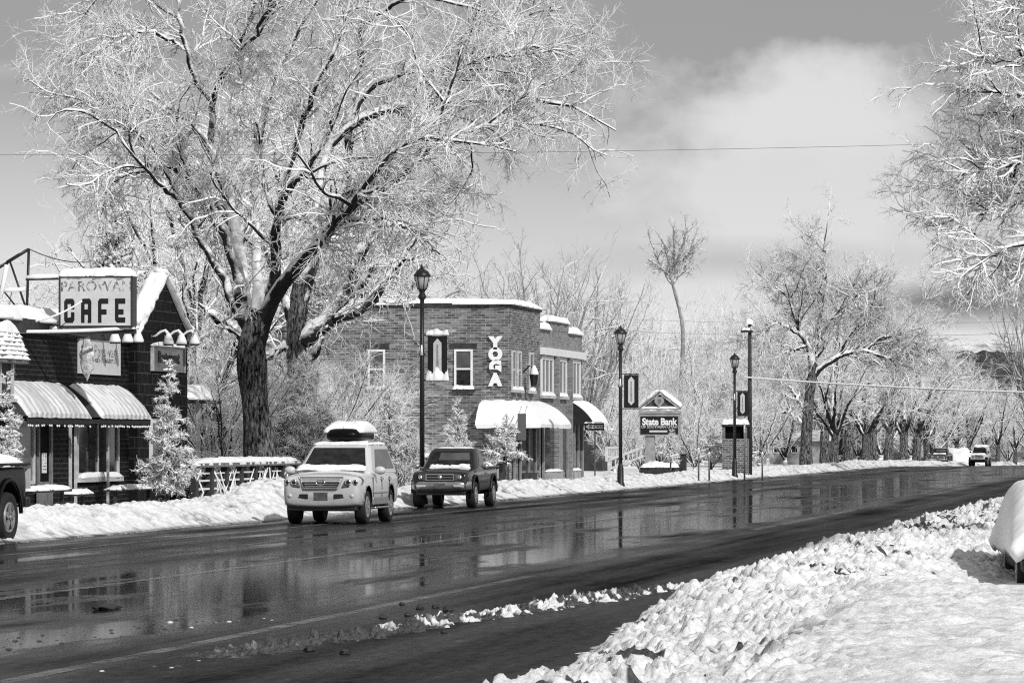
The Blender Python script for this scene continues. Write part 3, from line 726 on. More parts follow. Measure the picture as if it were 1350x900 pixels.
def far_bank(X, Y):
    edge = CURB + 0.5 * (fbm(Y * 0.12, Y * 0, 121) - 0.5) + 0.3 * (fbm(Y * 0.7, X * 0, 123) - 0.5)
    d = edge - X
    hgt = 0.27 + 0.12 * sstep(Y, 122, 100) + 0.30 * (fbm(Y * 0.16, Y * 0 + 8, 131) - 0.45) + 0.40 * np.exp(-((Y - 107.5) / 3.0) ** 2)
    prof = sstep(d, -0.05, 1.25) * (1 - 0.62 * sstep(d, 1.5, 3.2)) * hgt
    lump = 0.20 * domes(X * 1.7, Y * 1.7, 141) + 0.18 * domes(X * 3.6, Y * 3.6, 143) + 0.13 * domes(X * 7.5, Y * 7.5, 147)
    a = sstep(d, -0.1, 0.5) * (1 - 0.7 * sstep(d, 2.0, 3.4))
    z = prof + a * (lump * 0.62) + 0.02
    z = np.where(d < -0.1, -0.08, z) + profile(Y)
    lo = fbm(X * 1.1, Y * 0.5, 151, 3)
    dirt = np.clip(0.95 - lump * 5.0, 0, 1) * sstep(lo, 0.48, 0.66) * 0.8 + 0.75 * (1 - sstep(d, -0.05, 0.22))
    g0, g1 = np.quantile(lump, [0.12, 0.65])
    return z, {'dirt': dirt, 'hollow_shade': (1 - sstep(lump, g0, g1)) * (0.4 + 0.6 * sstep(lo, 0.3, 0.6))}
ys_f = np.concatenate([np.arange(70, 135, 0.065), np.arange(135, 230, 0.16), np.arange(230, 330, 0.6), np.arange(330, 700, 4.0)])
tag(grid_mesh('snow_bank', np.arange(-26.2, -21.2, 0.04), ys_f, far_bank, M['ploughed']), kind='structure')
# the far end of the street: the verge beyond the crest on the near side
# slush ridge left by the plough on the near lane, and loose clods
def slush(X, Y):
    c = -8.35 + (Y - 42) * 0.095 + 0.5 * (fbm(Y * 0.35, Y * 0, 161) - 0.5)
    w = 0.28 + 0.25 * fbm(Y * 0.5, Y * 0, 163)
    k = np.clip(1 - np.abs(X - c) / w, 0, 1)
    lump = domes(X * 6, Y * 5, 171, 0.25, 0.7, 0.5) * 0.11 + domes(X * 13, Y * 11, 173, 0.2, 0.6, 0.7) * 0.08 + domes(X * 27, Y * 22, 175, 0.2, 0.7, 0.7) * 0.05
    end = sstep(Y, 36.0, 39.0) * sstep(Y, 59, 55)
    z = -0.03 + (k ** 0.6) * end * (0.012 + lump * 1.45)
    dirt = 1.2 * sstep(fbm(X * 4.5, Y * 2.2, 181), 0.36, 0.55) + 0.6 * (1 - sstep(lump, 0.01, 0.05)) + 0.9 * sstep(Y, 46, 41)
    return z, {'dirt': dirt}
tag(grid_mesh('slush_ridge', np.arange(-9.6, -6.2, 0.016), np.arange(35, 60, 0.028), slush, M['ploughed']), kind='stuff')
def spatter(X, Y):
    lump = domes(X * 13, Y * 8.0, 191, 0.15, 0.55, 0.20) * 0.05
    m = sstep(fbm(X * 0.9, Y * 0.25, 193), 0.50, 0.66)
    return -0.02 + lump * 1.4 * m, {'dirt': 1.2 - 0.9 * sstep(fbm(X * 3, Y * 1.4, 195), 0.66, 0.74)}
tag(grid_mesh('slush_debris', np.arange(-11.6, -7.6, 0.02), np.arange(33, 47, 0.035), spatter, M['ploughed']), kind='stuff')

def clod(name, label, loc, sx, sy, sz, seed, mat, group=None):
    rg = np.random.default_rng(seed); bm = bmesh.new(); bmesh.ops.create_icosphere(bm, subdivisions=3, radius=1.0)
    ph = rg.uniform(0, 6.28, 6)
    for v in bm.verts:
        p = v.co; k = 1 + 0.22 * math.sin(3 * p.x + ph[0]) * math.cos(4 * p.y + ph[1]) + 0.16 * math.sin(7 * p.y + ph[2] + 3 * p.z) + 0.10 * math.sin(11 * p.x + ph[3]) + rg.normal(0, 0.05)
        v.co = Vector((p.x * k * sx, p.y * k * sy, max(p.z * k * sz, -0.3 * sz)))
    me = bpy.data.meshes.new(name); bm.to_mesh(me); bm.free(); me.materials.append(mat)
    me.polygons.foreach_set('use_smooth', np.ones(len(me.polygons), bool))
    o = bpy.data.objects.new(name, me); COL.objects.link(o); o.location = loc
    return tag(o, label, 'slush clod', group)
p = W(140, 803, CAM_H * FPX / (803 - HOR)); clod('slush_clod', 'long dark clod of slush alone on the wet road', (p.x, p.y, 0.02), 0.12, 0.42, 0.045, 3, M['stone_dark'])
rg = random.Random(11)
for k, (px, py) in enumerate([(538, 812), (553, 803), (590, 806), (597, 811), (574, 801), (505, 815), (530, 797), (690, 801), (455, 862), (408, 858), (585, 834), (640, 815), (720, 792), (1090, 828)]):
    if px > 1000: continue
    p = W(px, py, CAM_H * FPX / (py - HOR)); s = rg.uniform(0.025, 0.055)
    clod('slush_clod', 'small dark clod of frozen slush scattered on the road beside the slush ridge', (p.x, p.y, s * 0.3), s, s * 1.5, s * 0.8, 20 + k, M['stone_dark'], 'small clods on the road')

# ---------------------------------------------------------------- hills
def hill_mat(name, snowy, dark, thr, sc_):
    m, nt, b, oc = start(name)
    n = noise(nt, oc, sc_, 8, 0.75); n2 = noise(nt, oc, sc_ * 7, 5, 0.75)
    f = ramp(nt, mathn(nt, 'ADD', mathn(nt, 'MULTIPLY', n, 0.55), mathn(nt, 'MULTIPLY', n2, 0.45)), thr - 0.06, thr + 0.06)
    nt.links.new(mixc(nt, f, dark, snowy), b.inputs['Base Color']); b.inputs['Roughness'].default_value = 0.9; b.inputs['Specular IOR Level'].default_value = 0.1
    return m
def ridge(name, Z, py, mat, x0, x1, seed, amp):
    n = 900; V = []; F = []
    for i in range(n):
        px = x0 + (x1 - x0) * i / (n - 1)
        h = amp * (fbm(np.array([px * 0.006]), np.array([seed * 1.0]), seed, 5)[0] - 0.5) + 7 * (fbm(np.array([px * 0.13]), np.array([seed * 2.0]), seed + 9, 4)[0] - 0.5)
        for j, (dz, f) in enumerate(((-0.16, -0.1), (-0.10, 0.35), (-0.05, 0.75), (0.0, 1.0), (0.1, 0.8))):
            w = W(px, py(px) - h, Z); z = -25 + (w.z + 25) * f if f > 0 else -40
            w2 = W(px, 578, Z * (1 + dz)); V.append((w2.x, w2.y, z))
    for i in range(n - 1):
        for j in range(4): F.append((i * 5 + j, (i + 1) * 5 + j, (i + 1) * 5 + j + 1, i * 5 + j + 1))
    tag(mesh_np(name, V, F, mat), kind='structure')
ridge('hills', 1500, lambda x: 468 - 8 * math.exp(-((x - 1310) / 130.0) ** 2), hill_mat('juniper_slope', 0.34, 0.05, 0.58, 0.02), -900, 2600, 3, 16)
ridge('hills', 3000, lambda x: 447, hill_mat('snowy_hill', 0.80, 0.10, 0.45, 0.010), -900, 2600, 5, 18)
# ---------------------------------------------------------------- café
def awning_snow():
    """snow over awning ribs: their shading is put into the colour as grey bands"""
    m, nt, b, oc = start('awning_snow')
    s = nd(nt, 'ShaderNodeSeparateXYZ'); nt.links.new(oc, s.inputs[0])
    w = mathn(nt, 'SINE', mathn(nt, 'MULTIPLY', s.outputs[1], 2 * math.pi / 0.42))  # painted light and dark sides of the ribs
    n = noise(nt, oc, 5, 5, 0.7)
    c = mathn(nt, 'MULTIPLY', ramp(nt, mathn(nt, 'ADD', w, mathn(nt, 'MULTIPLY', mathn(nt, 'SUBTRACT', n, 0.5), 2.0)), -0.9, 0.7, 0.50, 0.80), ramp(nt, noise(nt, oc, 2, 3), 0.3, 0.7, 0.88, 1.05))
    nt.links.new(mixc(nt, c, 0.0, 1.0), b.inputs['Base Color']); b.inputs['Roughness'].default_value = 0.75; b.inputs['Specular IOR Level'].default_value = 0.2
    bp = nd(nt, 'ShaderNodeBump'); bp.inputs['Strength'].default_value = 0.5; bp.inputs['Distance'].default_value = 0.02
    nt.links.new(noise(nt, oc, 14, 4), bp.inputs['Height']); nt.links.new(bp.outputs[0], b.inputs['Normal'])
    return m
M['awning_snow'] = awning_snow()
M['column'] = mk('column', 0.22, .6, .3, 5, fine=.2)
XF = -27.0
cy = lambda px, x=XF: on_x(px, x)
def fz(py, px, x=XF): return zat(py, depth_on_x(px, x))
cafe = thing('cafe', 'dark brick cafe with two snowy awnings and a steep gable front', 'cafe', (XF - 3, cy(120), 0.1))
gx = XF + 0.22
YL, YG0, YG1 = cy(-60), cy(181, gx), cy(247, gx)
ZP = 4.72
mb = MB(); mb.box(XF - 7, XF, YL, YG0, 0, ZP); mb.build('wall', M['brick_cafe'], cafe)
mb = MB(); mb.slab((XF - 2.4, YL, ZP - 0.02), (0, YG0 - YL, 0), (2.55, 0, 0), 0.36, 40, 8, 3, 0.06); mb.build('snow_cap', M['snow_soft'], cafe)
mb = MB(); mb.box(XF - 0.02, XF + 0.12, YL, YG0 - 0.02, ZP - 0.34, ZP - 0.02)
mb.build('cornice', M['dark_wood'], cafe)
# gable
ZE, ZK = 4.80, 6.12; ym = (YG0 + YG1) / 2
mb = MB(); mb.prism([(gx, YG0, 0), (gx, YG1, 0), (gx, YG1, ZE), (gx, ym, ZK), (gx, YG0, ZE)], (-0.22, 0, 0)); mb.build('gable', M['brick_gable'], cafe)
mb = MB(); mb.box(XF - 7, gx - 0.22, YG0 + 0.01, YG1 - 0.3, 0, 4.6); mb.build('wall', M['brick_cafe'], cafe)
for sgn, ye in ((-1, YG0), (1, YG1)):
    a = Vector((0, ye + sgn * 0.22, ZE - 0.12)); b_ = Vector((0, ym - sgn * 0.02, ZK + 0.10)); d = b_ - a
    mb = MB(); nn = Vector((0, -d.z, d.y)).normalized(); nn = nn if nn.z > 0 else -nn
    mb.hull8([Vector((gx + 0.09, *a.yz)), Vector((gx - 0.30, *a.yz)), Vector((gx - 0.30, *b_.yz)), Vector((gx + 0.09, *b_.yz))] + [q + nn * 0.10 for q in (Vector((gx + 0.09, *a.yz)), Vector((gx - 0.30, *a.yz)), Vector((gx - 0.30, *b_.yz)), Vector((gx + 0.09, *b_.yz)))])
    ro = mb.build('gable_roof', M['light_trim'], cafe)
    mb = MB(); mb.slab(Vector((gx - 0.36, a.y - sgn * 0.10, a.z - 0.08)) + nn * 0.10, (0.52, 0, 0), d * 1.04, 0.20, 6, 18, 9 + sgn, 0.05, 0.10, nrm=nn)
    mb.build('snow_cap', M['snow_soft'], ro)
# eave knob of snow at the far corner
mb = MB(); mb.slab((gx - 0.6, YG1 - 0.05, ZE - 0.22), (0.85, 0, 0), (0, 0.8, 0), 0.30, 6, 6, 4, 0.05); mb.build('snow_cap', M['snow_soft'], cafe)

def window(parent, wall, y0, y1, z0, z1, x, fr=0.09, mat='light_trim', glass='glass', mull=0, transom=None, sill=True, sillsnow=True):
    """window in a wall facing +X (wall='x') or -Y (wall='y'; then y0,y1 are x values and x is the wall's y)"""
    def B(mb, a0, a1, c0, c1, o0, o1):
        if wall == 'x': mb.box(x + o0, x + o1, a0, a1, c0, c1)
        else: mb.box(a0, a1, x - o1, x - o0, c0, c1)
    mb = MB(); B(mb, y0 + fr * .7, y1 - fr * .7, z0 + fr * .7, z1 - fr * .7, 0.003, 0.02)
    w = mb.build('window', M[glass], parent)
    mb = MB()
    B(mb, y0, y0 + fr, z0, z1, 0.001, 0.07); B(mb, y1 - fr, y1, z0, z1, 0.001, 0.07)
    B(mb, y0 + fr + .001, y1 - fr - .001, z0, z0 + fr, 0.001, 0.066); B(mb, y0 + fr + .001, y1 - fr - .001, z1 - fr, z1, 0.001, 0.066)
    for k in range(mull):
        c = y0 + (y1 - y0) * (k + 1) / (mull + 1); B(mb, c - fr * .35, c + fr * .35, z0 + fr + .001, z1 - fr - .001, 0.001, 0.058)
    if transom: c = z0 + (z1 - z0) * transom; B(mb, y0 + fr + .002, y1 - fr - .002, c - fr * .4, c + fr * .4, 0.001, 0.053)
    mb.build('frame', M[mat], w)
    if sill:
        mb = MB(); B(mb, y0 - 0.08, y1 + 0.08, z0 - 0.12, z0 - 0.002, 0.001, 0.16); s = mb.build('sill', M['stone_dark'] if wall == 'y' else M['light_trim'], w)
        if sillsnow:
            mb = MB()
            if wall == 'x': mb.slab((x + 0.0, y0 - 0.06, z0 - 0.01), (0, y1 - y0 + 0.12, 0), (0.17, 0, 0), 0.12, 14, 4, int(y0 * 7) % 50, 0.02)
            else: mb.slab((y0 - 0.07, x - 0.18, z0 - 0.01), (y1 - y0 + 0.14, 0, 0), (0, 0.17, 0), 0.13, 14, 4, int(y0 * 7) % 50, 0.02)
            mb.build('snow_cap', M['snow_soft'], s)
    return w
def awning(parent, y0, y1, x, out, z0, z1, flare=0.0, seed=1, fringe=True, name='awning', snow_h=0.12, curve=0.25, mat='canvas'):
    """fabric awning over wall x, from z1 at the wall down to z0 in front, closed at the ends"""
    n = 8
    prof = [(out * math.sin(s * math.pi / 2) * curve + out * s * (1 - curve), z1 + (z0 - z1) * (s * (1 - curve) + (1 - math.cos(s * math.pi / 2)) * curve)) for s in [i / n for i in range(n + 1)]]
    mb = MB(); m = 24; vs = []
    for px_, pz in prof:
        for k in range(m + 1):
            t = k / m; vs.append((x + 0.01 + px_, y0 - flare * px_ / out + (y1 - y0 + 2 * flare * px_ / out) * t, pz))
    fs = [(i * (m + 1) + k, i * (m + 1) + k + 1, (i + 1) * (m + 1) + k + 1, (i + 1) * (m + 1) + k) for i in range(n) for k in range(m)]
    mb.add(vs, fs, True)
    for k in (0, m):
        mb.add([vs[i * (m + 1) + k] for i in range(n + 1)] + [(x + 0.01, vs[k][1], z0)], [tuple(range(n + 2))])
    aw = mb.build(name, M[mat], parent)
    aw.modifiers.new('thick', 'SOLIDIFY').thickness = 0.015
    # snow over it, ribbed by the frame beneath
    mb = MB(); rg = random.Random(seed); vs2 = []
    for i, (px_, pz) in enumerate(prof):
        for k in range(m + 1):
            t = k / m; e = (1 - abs(2 * t - 1) ** 14) ** 0.5 * (0.75 + 0.25 * (1 - abs(2 * i / n - 1) ** 4)); hh = snow_h * e * (0.8 + 0.36 * math.sin(t * 2 * math.pi * 11) * (0.3 + 0.7 * i / n) + 0.15 * rg.uniform(-1, 1))
            v = vs[i * (m + 1) + k]; vs2.append((v[0] + hh * 0.5 + 0.012, v[1], v[2] + hh * 0.85 + 0.012))
    mb.add(vs2, fs, True)
    low = [n * (m + 1) + k for k in range(m + 1)]
    lip = [(vs[i][0] + 0.035, vs[i][1], vs[i][2] - 0.02 - 0.02 * rg.random()) for i in low]
    b = len(vs2)
    mb.add([vs2[i] for i in low] + lip, [(k, k + 1, m + 1 + k + 1, m + 1 + k) for k in range(m)], True)
    for k in (0, m):
        col_ = [vs2[i * (m + 1) + k] for i in range(n + 1)]; und = [vs[i * (m + 1) + k] for i in range(n + 1)]
        mb.add(col_ + und, [(i, i + 1, n + 1 + i + 1, n + 1 + i) for i in range(n)], True)
    mb.build('snow_cap', M['awning_snow' if fringe else 'snow_soft'], aw)
    if fringe:
        mb = MB(); yy0, yy1 = vs[n * (m + 1)][1], vs[n * (m + 1) + m][1]; nn_ = max(10, int((yy1 - yy0) / 0.16)); st = (yy1 - yy0) / nn_
        for k in range(nn_):
            a = yy0 + st * k; mb.prism([(x + out, a + st * .02, z0 - 0.002), (x + out, a + st * .98, z0 - 0.002), (x + out, a + st * .98, z0 - 0.13), (x + out, a + st * .75, z0 - 0.19), (x + out, a + st * .25, z0 - 0.19), (x + out, a + st * .02, z0 - 0.13)], (0.012, 0, 0))
        va = mb.build('valance', M['canvas_dark'], aw)
        mb = MB()
        for k in range(nn_):
            a = yy0 + st * (k + .5)
            if rg.random() < .65: mb.lathe([(0.0, -0.03), (0.026, -0.012), (0.026, 0.012), (0.0, 0.03)], (x + out + 0.02, a, z0 - 0.205 - 0.02 * rg.random()), 8)
        mb.build('bead', M['white_paint'], va)
    return aw
ZA0, ZA1 = 2.46, 3.20
awning(cafe, cy(-6), cy(80), XF, 0.72, ZA0, ZA1, seed=2)
awning(cafe, cy(90), cy(158), XF, 0.78, ZA0, ZA1, seed=5)
# shopfront
window(cafe, 'x', cy(99), cy(154), 1.02, 2.42, XF, 0.10, mull=1, glass='glass', sill=True)
window(cafe, 'x', cy(18), cy(43), 0.9, 2.36, XF, 0.08, glass='glass_grey', mull=0, sill=False)
window(cafe, 'x', cy(185.5), cy(207), 0.95, 2.45, gx, 0.10, 'white_paint', glass='glass', transom=0.62)
d = MB(); d.box(XF + .003, XF + 0.05, cy(46), cy(62), 0.12, 2.35); door = d.build('door', M['interior'], cafe)
d = MB()
for a, b_ in ((45.2, 47), (61.5, 64)): d.box(XF + .052, XF + 0.11, cy(a), cy(b_), 0.12, 2.36)
d.box(XF + .052, XF + 0.10, cy(47) + .01, cy(61.5) - .01, 2.26, 2.36); d.box(XF + .052, XF + 0.09, cy(47) + .01, cy(61.5) - .01, 0.14, 0.95); d.build('frame', M['grey_wood'], door)
d = MB(); d.box(XF + .055, XF + 0.075, cy(52), cy(57.5), 1.15, 1.62); nt_ = d.build('notice', M['white_paint'], door)
d = MB()
for i in range(5): d.box(XF + .077, XF + 0.08, cy(52.7), cy(56.8), 1.22 + .075 * i, 1.25 + .075 * i)
d.build('writing', M['letter_faded'], nt_)
for px in (89.5, 96.5):
    d = MB(); d.box(XF + 0.02, XF + 0.08, cy(px), cy(px + 1.1), 0.1, 2.44); d.build('column', M['light_trim'], cafe)
d = MB(); d.box(XF + 0.25, XF + 0.30, cy(127.3), cy(127.3) + 0.09, 0.1, 2.45); d.build('column', M['light_trim'], cafe)
d = MB(); d.box(XF + .004, XF + .06, cy(100), cy(153), 0.1, 0.86); d.build('bulkhead', M['brick_cafe'], cafe)
# goose-neck lamps
def gooseneck(parent, x, y, z, s=1.0):
    P = [(x, y, z), (x + .18 * s, y, z + .03), (x + .38 * s, y, z + .20 * s), (x + .56 * s, y, z + .25 * s), (x + .66 * s, y, z + .12 * s)]
    mb = MB(); mb.tube(P, 0.024, 8); mb.lathe([(0.0, -0.02), (0.08, -.02), (0.08, .02), (0, .02)], (x, y, z), 10, Matrix.Rotation(math.pi / 2, 3, 'Y'))
    l = mb.build('gooseneck_lamp', M['black_iron'], parent)
    c = Vector((x + .68 * s, y, z - .28 * s)); mb = MB()
    mb.lathe([(0.20 * s, 0), (0.20 * s, .03), (.13 * s, .22 * s), (.05 * s, .40 * s), (.03 * s, .42 * s)], c, 14); sh = mb.build('shade', M['black_iron'], l)
    mb = MB(); mb.lathe([(0.215 * s, .02), (0.22 * s, .07), (.17 * s, .24 * s), (.09 * s, .42 * s), (.035 * s, .48 * s)], c + Vector((0.0, 0, .012)), 14); mb.tube([Vector(p) + Vector((0, 0, .035)) for p in P], [0.02, .034, .04, .042, .05], 8)
    mb.build('snow_cap', M['snow_soft'], sh)
    return l
for px in (199.5, 217, 234.5): gooseneck(cafe, gx, cy(px, gx), fz(446, px, gx), .66)
for px in (128, 145, 159): gooseneck(cafe, XF, cy(px), fz(443, px, XF), 0.66)
# panel under the gable lamps
g0, g1 = cy(199, gx), cy(240, gx); zt = fz(459, 220, gx); zb = fz(490, 220, gx)
mb = MB(); mb.box(gx + .002, gx + .06, g0, g1, zb, zt); gp = mb.build('gable_sign', M['glass_grey'], cafe)
mb = MB(); mb.box(gx + .002, gx + .10, g0 - .06, g1 + .06, zt + .004, zt + .05); 
for y in (g0 - .05, g1): mb.box(gx + .002, gx + .09, y, y + .05, zb, zt)
fr_ = mb.build('frame', M['light_trim'], gp)
mb = MB(); mb.slab((gx, g0 - .08, zt + .05), (0, g1 - g0 + .16, 0), (.14, 0, 0), .08, 20, 4, 8, .02); mb.build('snow_cap', M['snow_soft'], fr_)
text('Restaurant', 'lettering', M['letter_black'], gp, (gx + .068, (g0 + g1) / 2, (zb + zt) / 2 + .05), 0.42, FACE_ROAD, .005, .012, 1.25)
# little shingled hood and lantern box by the left end of the front
hx0, hx1 = XF + .0, XF + 0.80; hy0, hy1 = cy(-30), cy(-3)
z0h, z1h = fz(478, 20, XF + .8), fz(438, 20, XF + .5)
mb = MB(); N = 7
for k in range(N):
    t0, t1 = k / N, (k + 1) / N; za, zb_ = z0h + (z1h - z0h) * t0, z0h + (z1h - z0h) * t1; o = .24 * (1 - t0)
    mb.box(hx0 - .001, hx1 - .36 + o, hy0 - o + .001 * k, hy1 + o * .7, za, zb_ + .02 - .001 * k)
hood = mb.build('shingled_hood', M['grey_wood'], cafe, bevel=.02)
mb = MB()
for k in range(N):
    t0 = k / N; za = z0h + (z1h - z0h) * (t0 + 1.0 / N); o = .24 * (1 - t0); o2 = .24 * (1 - t0 - 1 / N)
    mb.slab((hx1 - .36 + o - .16, hy0 - o, za + .005), (0, hy1 - hy0 + o * 1.7, 0), (.2, 0, 0), .07, 30, 4, k, .02, .9)
    mb.slab((hx0, hy0 - o, za + .005), (hx1 - .36 + o - hx0, 0, 0), (0, .22, 0), .07, 30, 4, k + 20, .02, .9)
mb.slab((hx0, hy0 - .05, z1h), (hx1 - .3 - hx0, 0, 0), (0, hy1 - hy0 + .1, 0), .22, 12, 20, 31, .05); mb.build('snow_cap', M['snow_soft'], hood)
mb = MB(); mb.box(hx0, hx1 - .42, hy0 + .3, hy1 - .15, z0h - .78, z0h - .002); mb.build('lantern_box', M['dark_wood'], hood)
mb = MB()
for y in (hy0 + .32, hy1 - .3): mb.box(hx1 - .415, hx1 - .36, y, y + .1, z0h - .8, z0h - .004)
mb.box(hx0, hx1 - .3, hy0 + .2, hy1 - .1, z0h - .86, z0h - .79); mb.build('bracket', M['light_trim'], hood)

# ---------------------------------------------------------------- café sign, on the parapet
ZS = 100.9; sp_ = lambda px, py: W(px, py, ZS)
a, b_ = sp_(76, 431), sp_(176.5, 431); zt = sp_(76, 364).z; ys_ = (a.y + b_.y) / 2
sign = thing('cafe_sign', 'white box sign with big black CAFE letters under faded lettering on the parapet', 'sign', ((a.x + b_.x) / 2, ys_, a.z))
mb = MB(); mb.box(a.x, b_.x, ys_, ys_ + .42, a.z, zt); mb.build('sign_box', M['sign_dark'], sign)
mb = MB(); mb.box(a.x + .035, b_.x - .035, ys_ - .012, ys_ - .002, a.z + .035, zt - .035); fc = mb.build('sign_face', M['sign_face'], sign)
mb = MB()
for u0, u1, w0, w1 in ((a.x - .01, b_.x + .01, a.z - .01, a.z + .03), (a.x - .01, b_.x + .01, zt - .03, zt + .01)): mb.box(u0, u1, ys_ - .03, ys_ - .001, w0, w1)
for u in (a.x - .009, b_.x - .03): mb.box(u, u + .038, ys_ - .028, ys_ - .0012, a.z + .031, zt - .031)
mb.build('frame', M['dark_wood'], sign)
mb = MB(); mb.slab((a.x - .03, ys_ - .06, zt + .01), (b_.x - a.x + .06, 0, 0), (0, .54, 0), .19, 30, 6, 12, .02, .2); mb.build('snow_cap', M['snow_soft'], sign)
mb = MB(); mb.box(a.x - .3, b_.x + .05, ys_ + .10, ys_ + .2, a.z - .16, a.z - .02); be = mb.build('beam', M['dark_wood'], sign)
mb = MB(); mb.slab((a.x - .3, ys_ + .02, a.z - .03), (b_.x - a.x + .35, 0, 0), (0, .2, 0), .07, 30, 4, 14, .02, .4); mb.build('snow_cap', M['snow_soft'], be)
GL = {'C': ["a####b", "######", "##..##", "##..##", "##....", "##..##", "##..##", "######", "d####c"],
      'A': ["a####b", "######", "##..##", "##..##", "######", "######", "##..##", "##..##", "##..##"],
      'F': ["a#####", "######", "##....", "##....", "#####.", "#####.", "##....", "##....", "##...."],
      'E': ["######", "######", "##....", "##....", "#####.", "#####.", "##....", "######", "d#####"]}
def block_letters(s, x0, x1, z0, z1, y, gap, name, mat, parent, grow_=0.0):
    n = len(s); w = (x1 - x0 - gap * (n - 1)) / n; cw = w / 6; ch = (z1 - z0) / 9
    for i, c in enumerate(s):
        mb = MB()
        for r, row in enumerate(GL[c]):
            k = 0
            for k, q in enumerate(row):
                X = x0 + i * (w + gap) + k * cw; Zt = z1 - r * ch; A, B, C, D = (X, y, Zt - ch), (X + cw, y, Zt - ch), (X + cw, y, Zt), (X, y, Zt)
                P = {'#': [A, B, C, D], 'a': [A, B, C], 'b': [A, B, D], 'c': [A, C, D], 'd': [B, C, D]}.get(q)
                if P: mb.add(P, [tuple(range(len(P)))])
        o = mb.build(name, mat, parent); o.modifiers.new('t', 'SOLIDIFY').thickness = 0.006
pz = lambda py: sp_(120, py).z
block_letters('CAFE', sp_(83, 1).x, sp_(167, 1).x, pz(425.5), pz(393.5), ys_ - .016, .16, 'letter', M['letter_black'], fc)
text('PAROWAN', 'faded_lettering', M['letter_faded'], fc, (sp_(127, 1).x, ys_ - .0145, pz(378)), .335, FACE_CAM, .002, .006, .98, spacing=1.05)
# frame of steel tube that steadies it
fr = thing('sign_frame', 'thin steel tube frame with a slanting top, left of the cafe sign', 'sign frame', tuple(sp_(36, 415)))
mb = MB(); Q = lambda px, py, dz=0: W(px, py, ZS + dz)
bars = [((38, 328), (35, 424), .045), ((38, 328), (9, 346), .06), ((9, 346), (-14, 360), .06), ((13, 344), (39, 420), .035), ((9, 346), (0, 392), .05), ((-14, 360), (30, 415), .03)]
for p, q, w_ in bars: mb.tube([Q(*p), Q(*q)], w_ * .72, 8)
mb.build('tube_frame', M['black_iron'], fr)
mb = MB(); mb.tube([Q(34, 368), Q(77, 367)], .035, 8); mb.build('strut', M['black_iron'], fr)
mb = MB(); mb.tube([Q(34, 365.4), Q(50, 364.6), Q(77, 364)], [.05, .065, .05], 8); mb.tube([Q(9, 349, -.1), Q(5, 370, -.1), Q(0, 394, -.1)], .055, 6); mb.tube([Q(-4, 383), Q(34, 381)], .055, 6); mb.build('snow_cap', M['snow_soft'], fr)
def wire(label, pts, r, mat, cat='wire', n=6, group=None, K=24):
    P = resample([(p.x, p.y, p.z) for p in pts], K) if len(pts) > 2 else np.linspace(np.array(pts[0]), np.array(pts[1]), K)
    o = mesh_np('wire', *tubes(P[None], np.full((1, len(P)), r), n), mat, None)
    return tag(o, label, cat, group)
def sag(p, q, d, n=24):
    p, q = Vector(p), Vector(q); return [p.lerp(q, t) - Vector((0, 0, d * 4 * t * (1 - t))) for t in [i / (n - 1) for i in range(n)]]
wire('thin wire running from the top of the steel sign frame to the right', sag(W(38, 328, ZS), W(118, 345, ZS + 24), .12), .014, M['black_iron'])
wire('snow-crusted cable slung along the front under the cafe sign', sag(W(18, 437, 99.0), W(183, 431.5, 101.2), .03), .04, M['snow_soft'], 'cable')
wire('slack snow-crusted cord rising to the lower left of the cafe sign', sag(W(36, 424, 100), W(108, 397, 100.6), .10), .022, M['snow_soft'], 'cord')

# white signboard and hanging ornament on the café front
zb, zt = fz(493.5, 130), fz(448, 130); y0, y1 = cy(102), cy(156)
sb = thing('signboard', 'white signboard with faint grey writing on the dark cafe wall', 'sign', (XF, (y0 + y1) / 2, zb))
mb = MB(); mb.box(XF + .002, XF + .06, y0, y1, zb, zt); mb.build('board', M['sign_face'], sb)
text('Parowan', 'lettering', M['letter_faded'], sb, (XF + .066, y0 + (y1 - y0) * .62, zb + (zt - zb) * .66), .42, FACE_ROAD, .003, -.004, 1.5)
text('cafe & restaurant', 'lettering', M['letter_faded'], sb, (XF + .066, y0 + (y1 - y0) * .63, zb + (zt - zb) * .42), .2, FACE_ROAD, .003, .006, 1.5)
c = W(115, 443, 101.2); e = W(115, 502, 101.2)
orn = thing('hanging_ornament', 'long snow-crusted ornament hanging in front of the white signboard', 'ornament', tuple(e))
mb = MB(); rg = random.Random(4); n = 18; vs = []
for k in range(n):
    t = k / (n - 1); rad = .155 * (math.sin(math.pi * min(1, t * 1.0 + .02)) ** .6) * (1 if t < .75 else 1 - (t - .75) * 2.4) + .01
    for q in range(12):
        an = 2 * math.pi * q / 12; rr = rad * (1 + rg.uniform(-.28, .28)); vs.append((c.x + math.cos(an) * rr, c.y + math.sin(an) * rr * .6, c.z + (e.z - c.z) * t + rg.uniform(-.02, .02)))
mb.add(vs, [(k * 12 + q, k * 12 + (q + 1) % 12, (k + 1) * 12 + (q + 1) % 12, (k + 1) * 12 + q) for k in range(n - 1) for q in range(12)], True)
mb.build('body', mk('ornament', 0.5, .8, .75, 9, fine=.5, bump=.8, bs=16, snow=(0.2, .7, 5, 1.2)), orn)
mb = MB(); mb.tube([c + Vector((0, 0, -.05)), Vector((XF + .05, c.y + .05, c.z + .10))], .018, 6); mb.build('hook', M['black_iron'], orn)

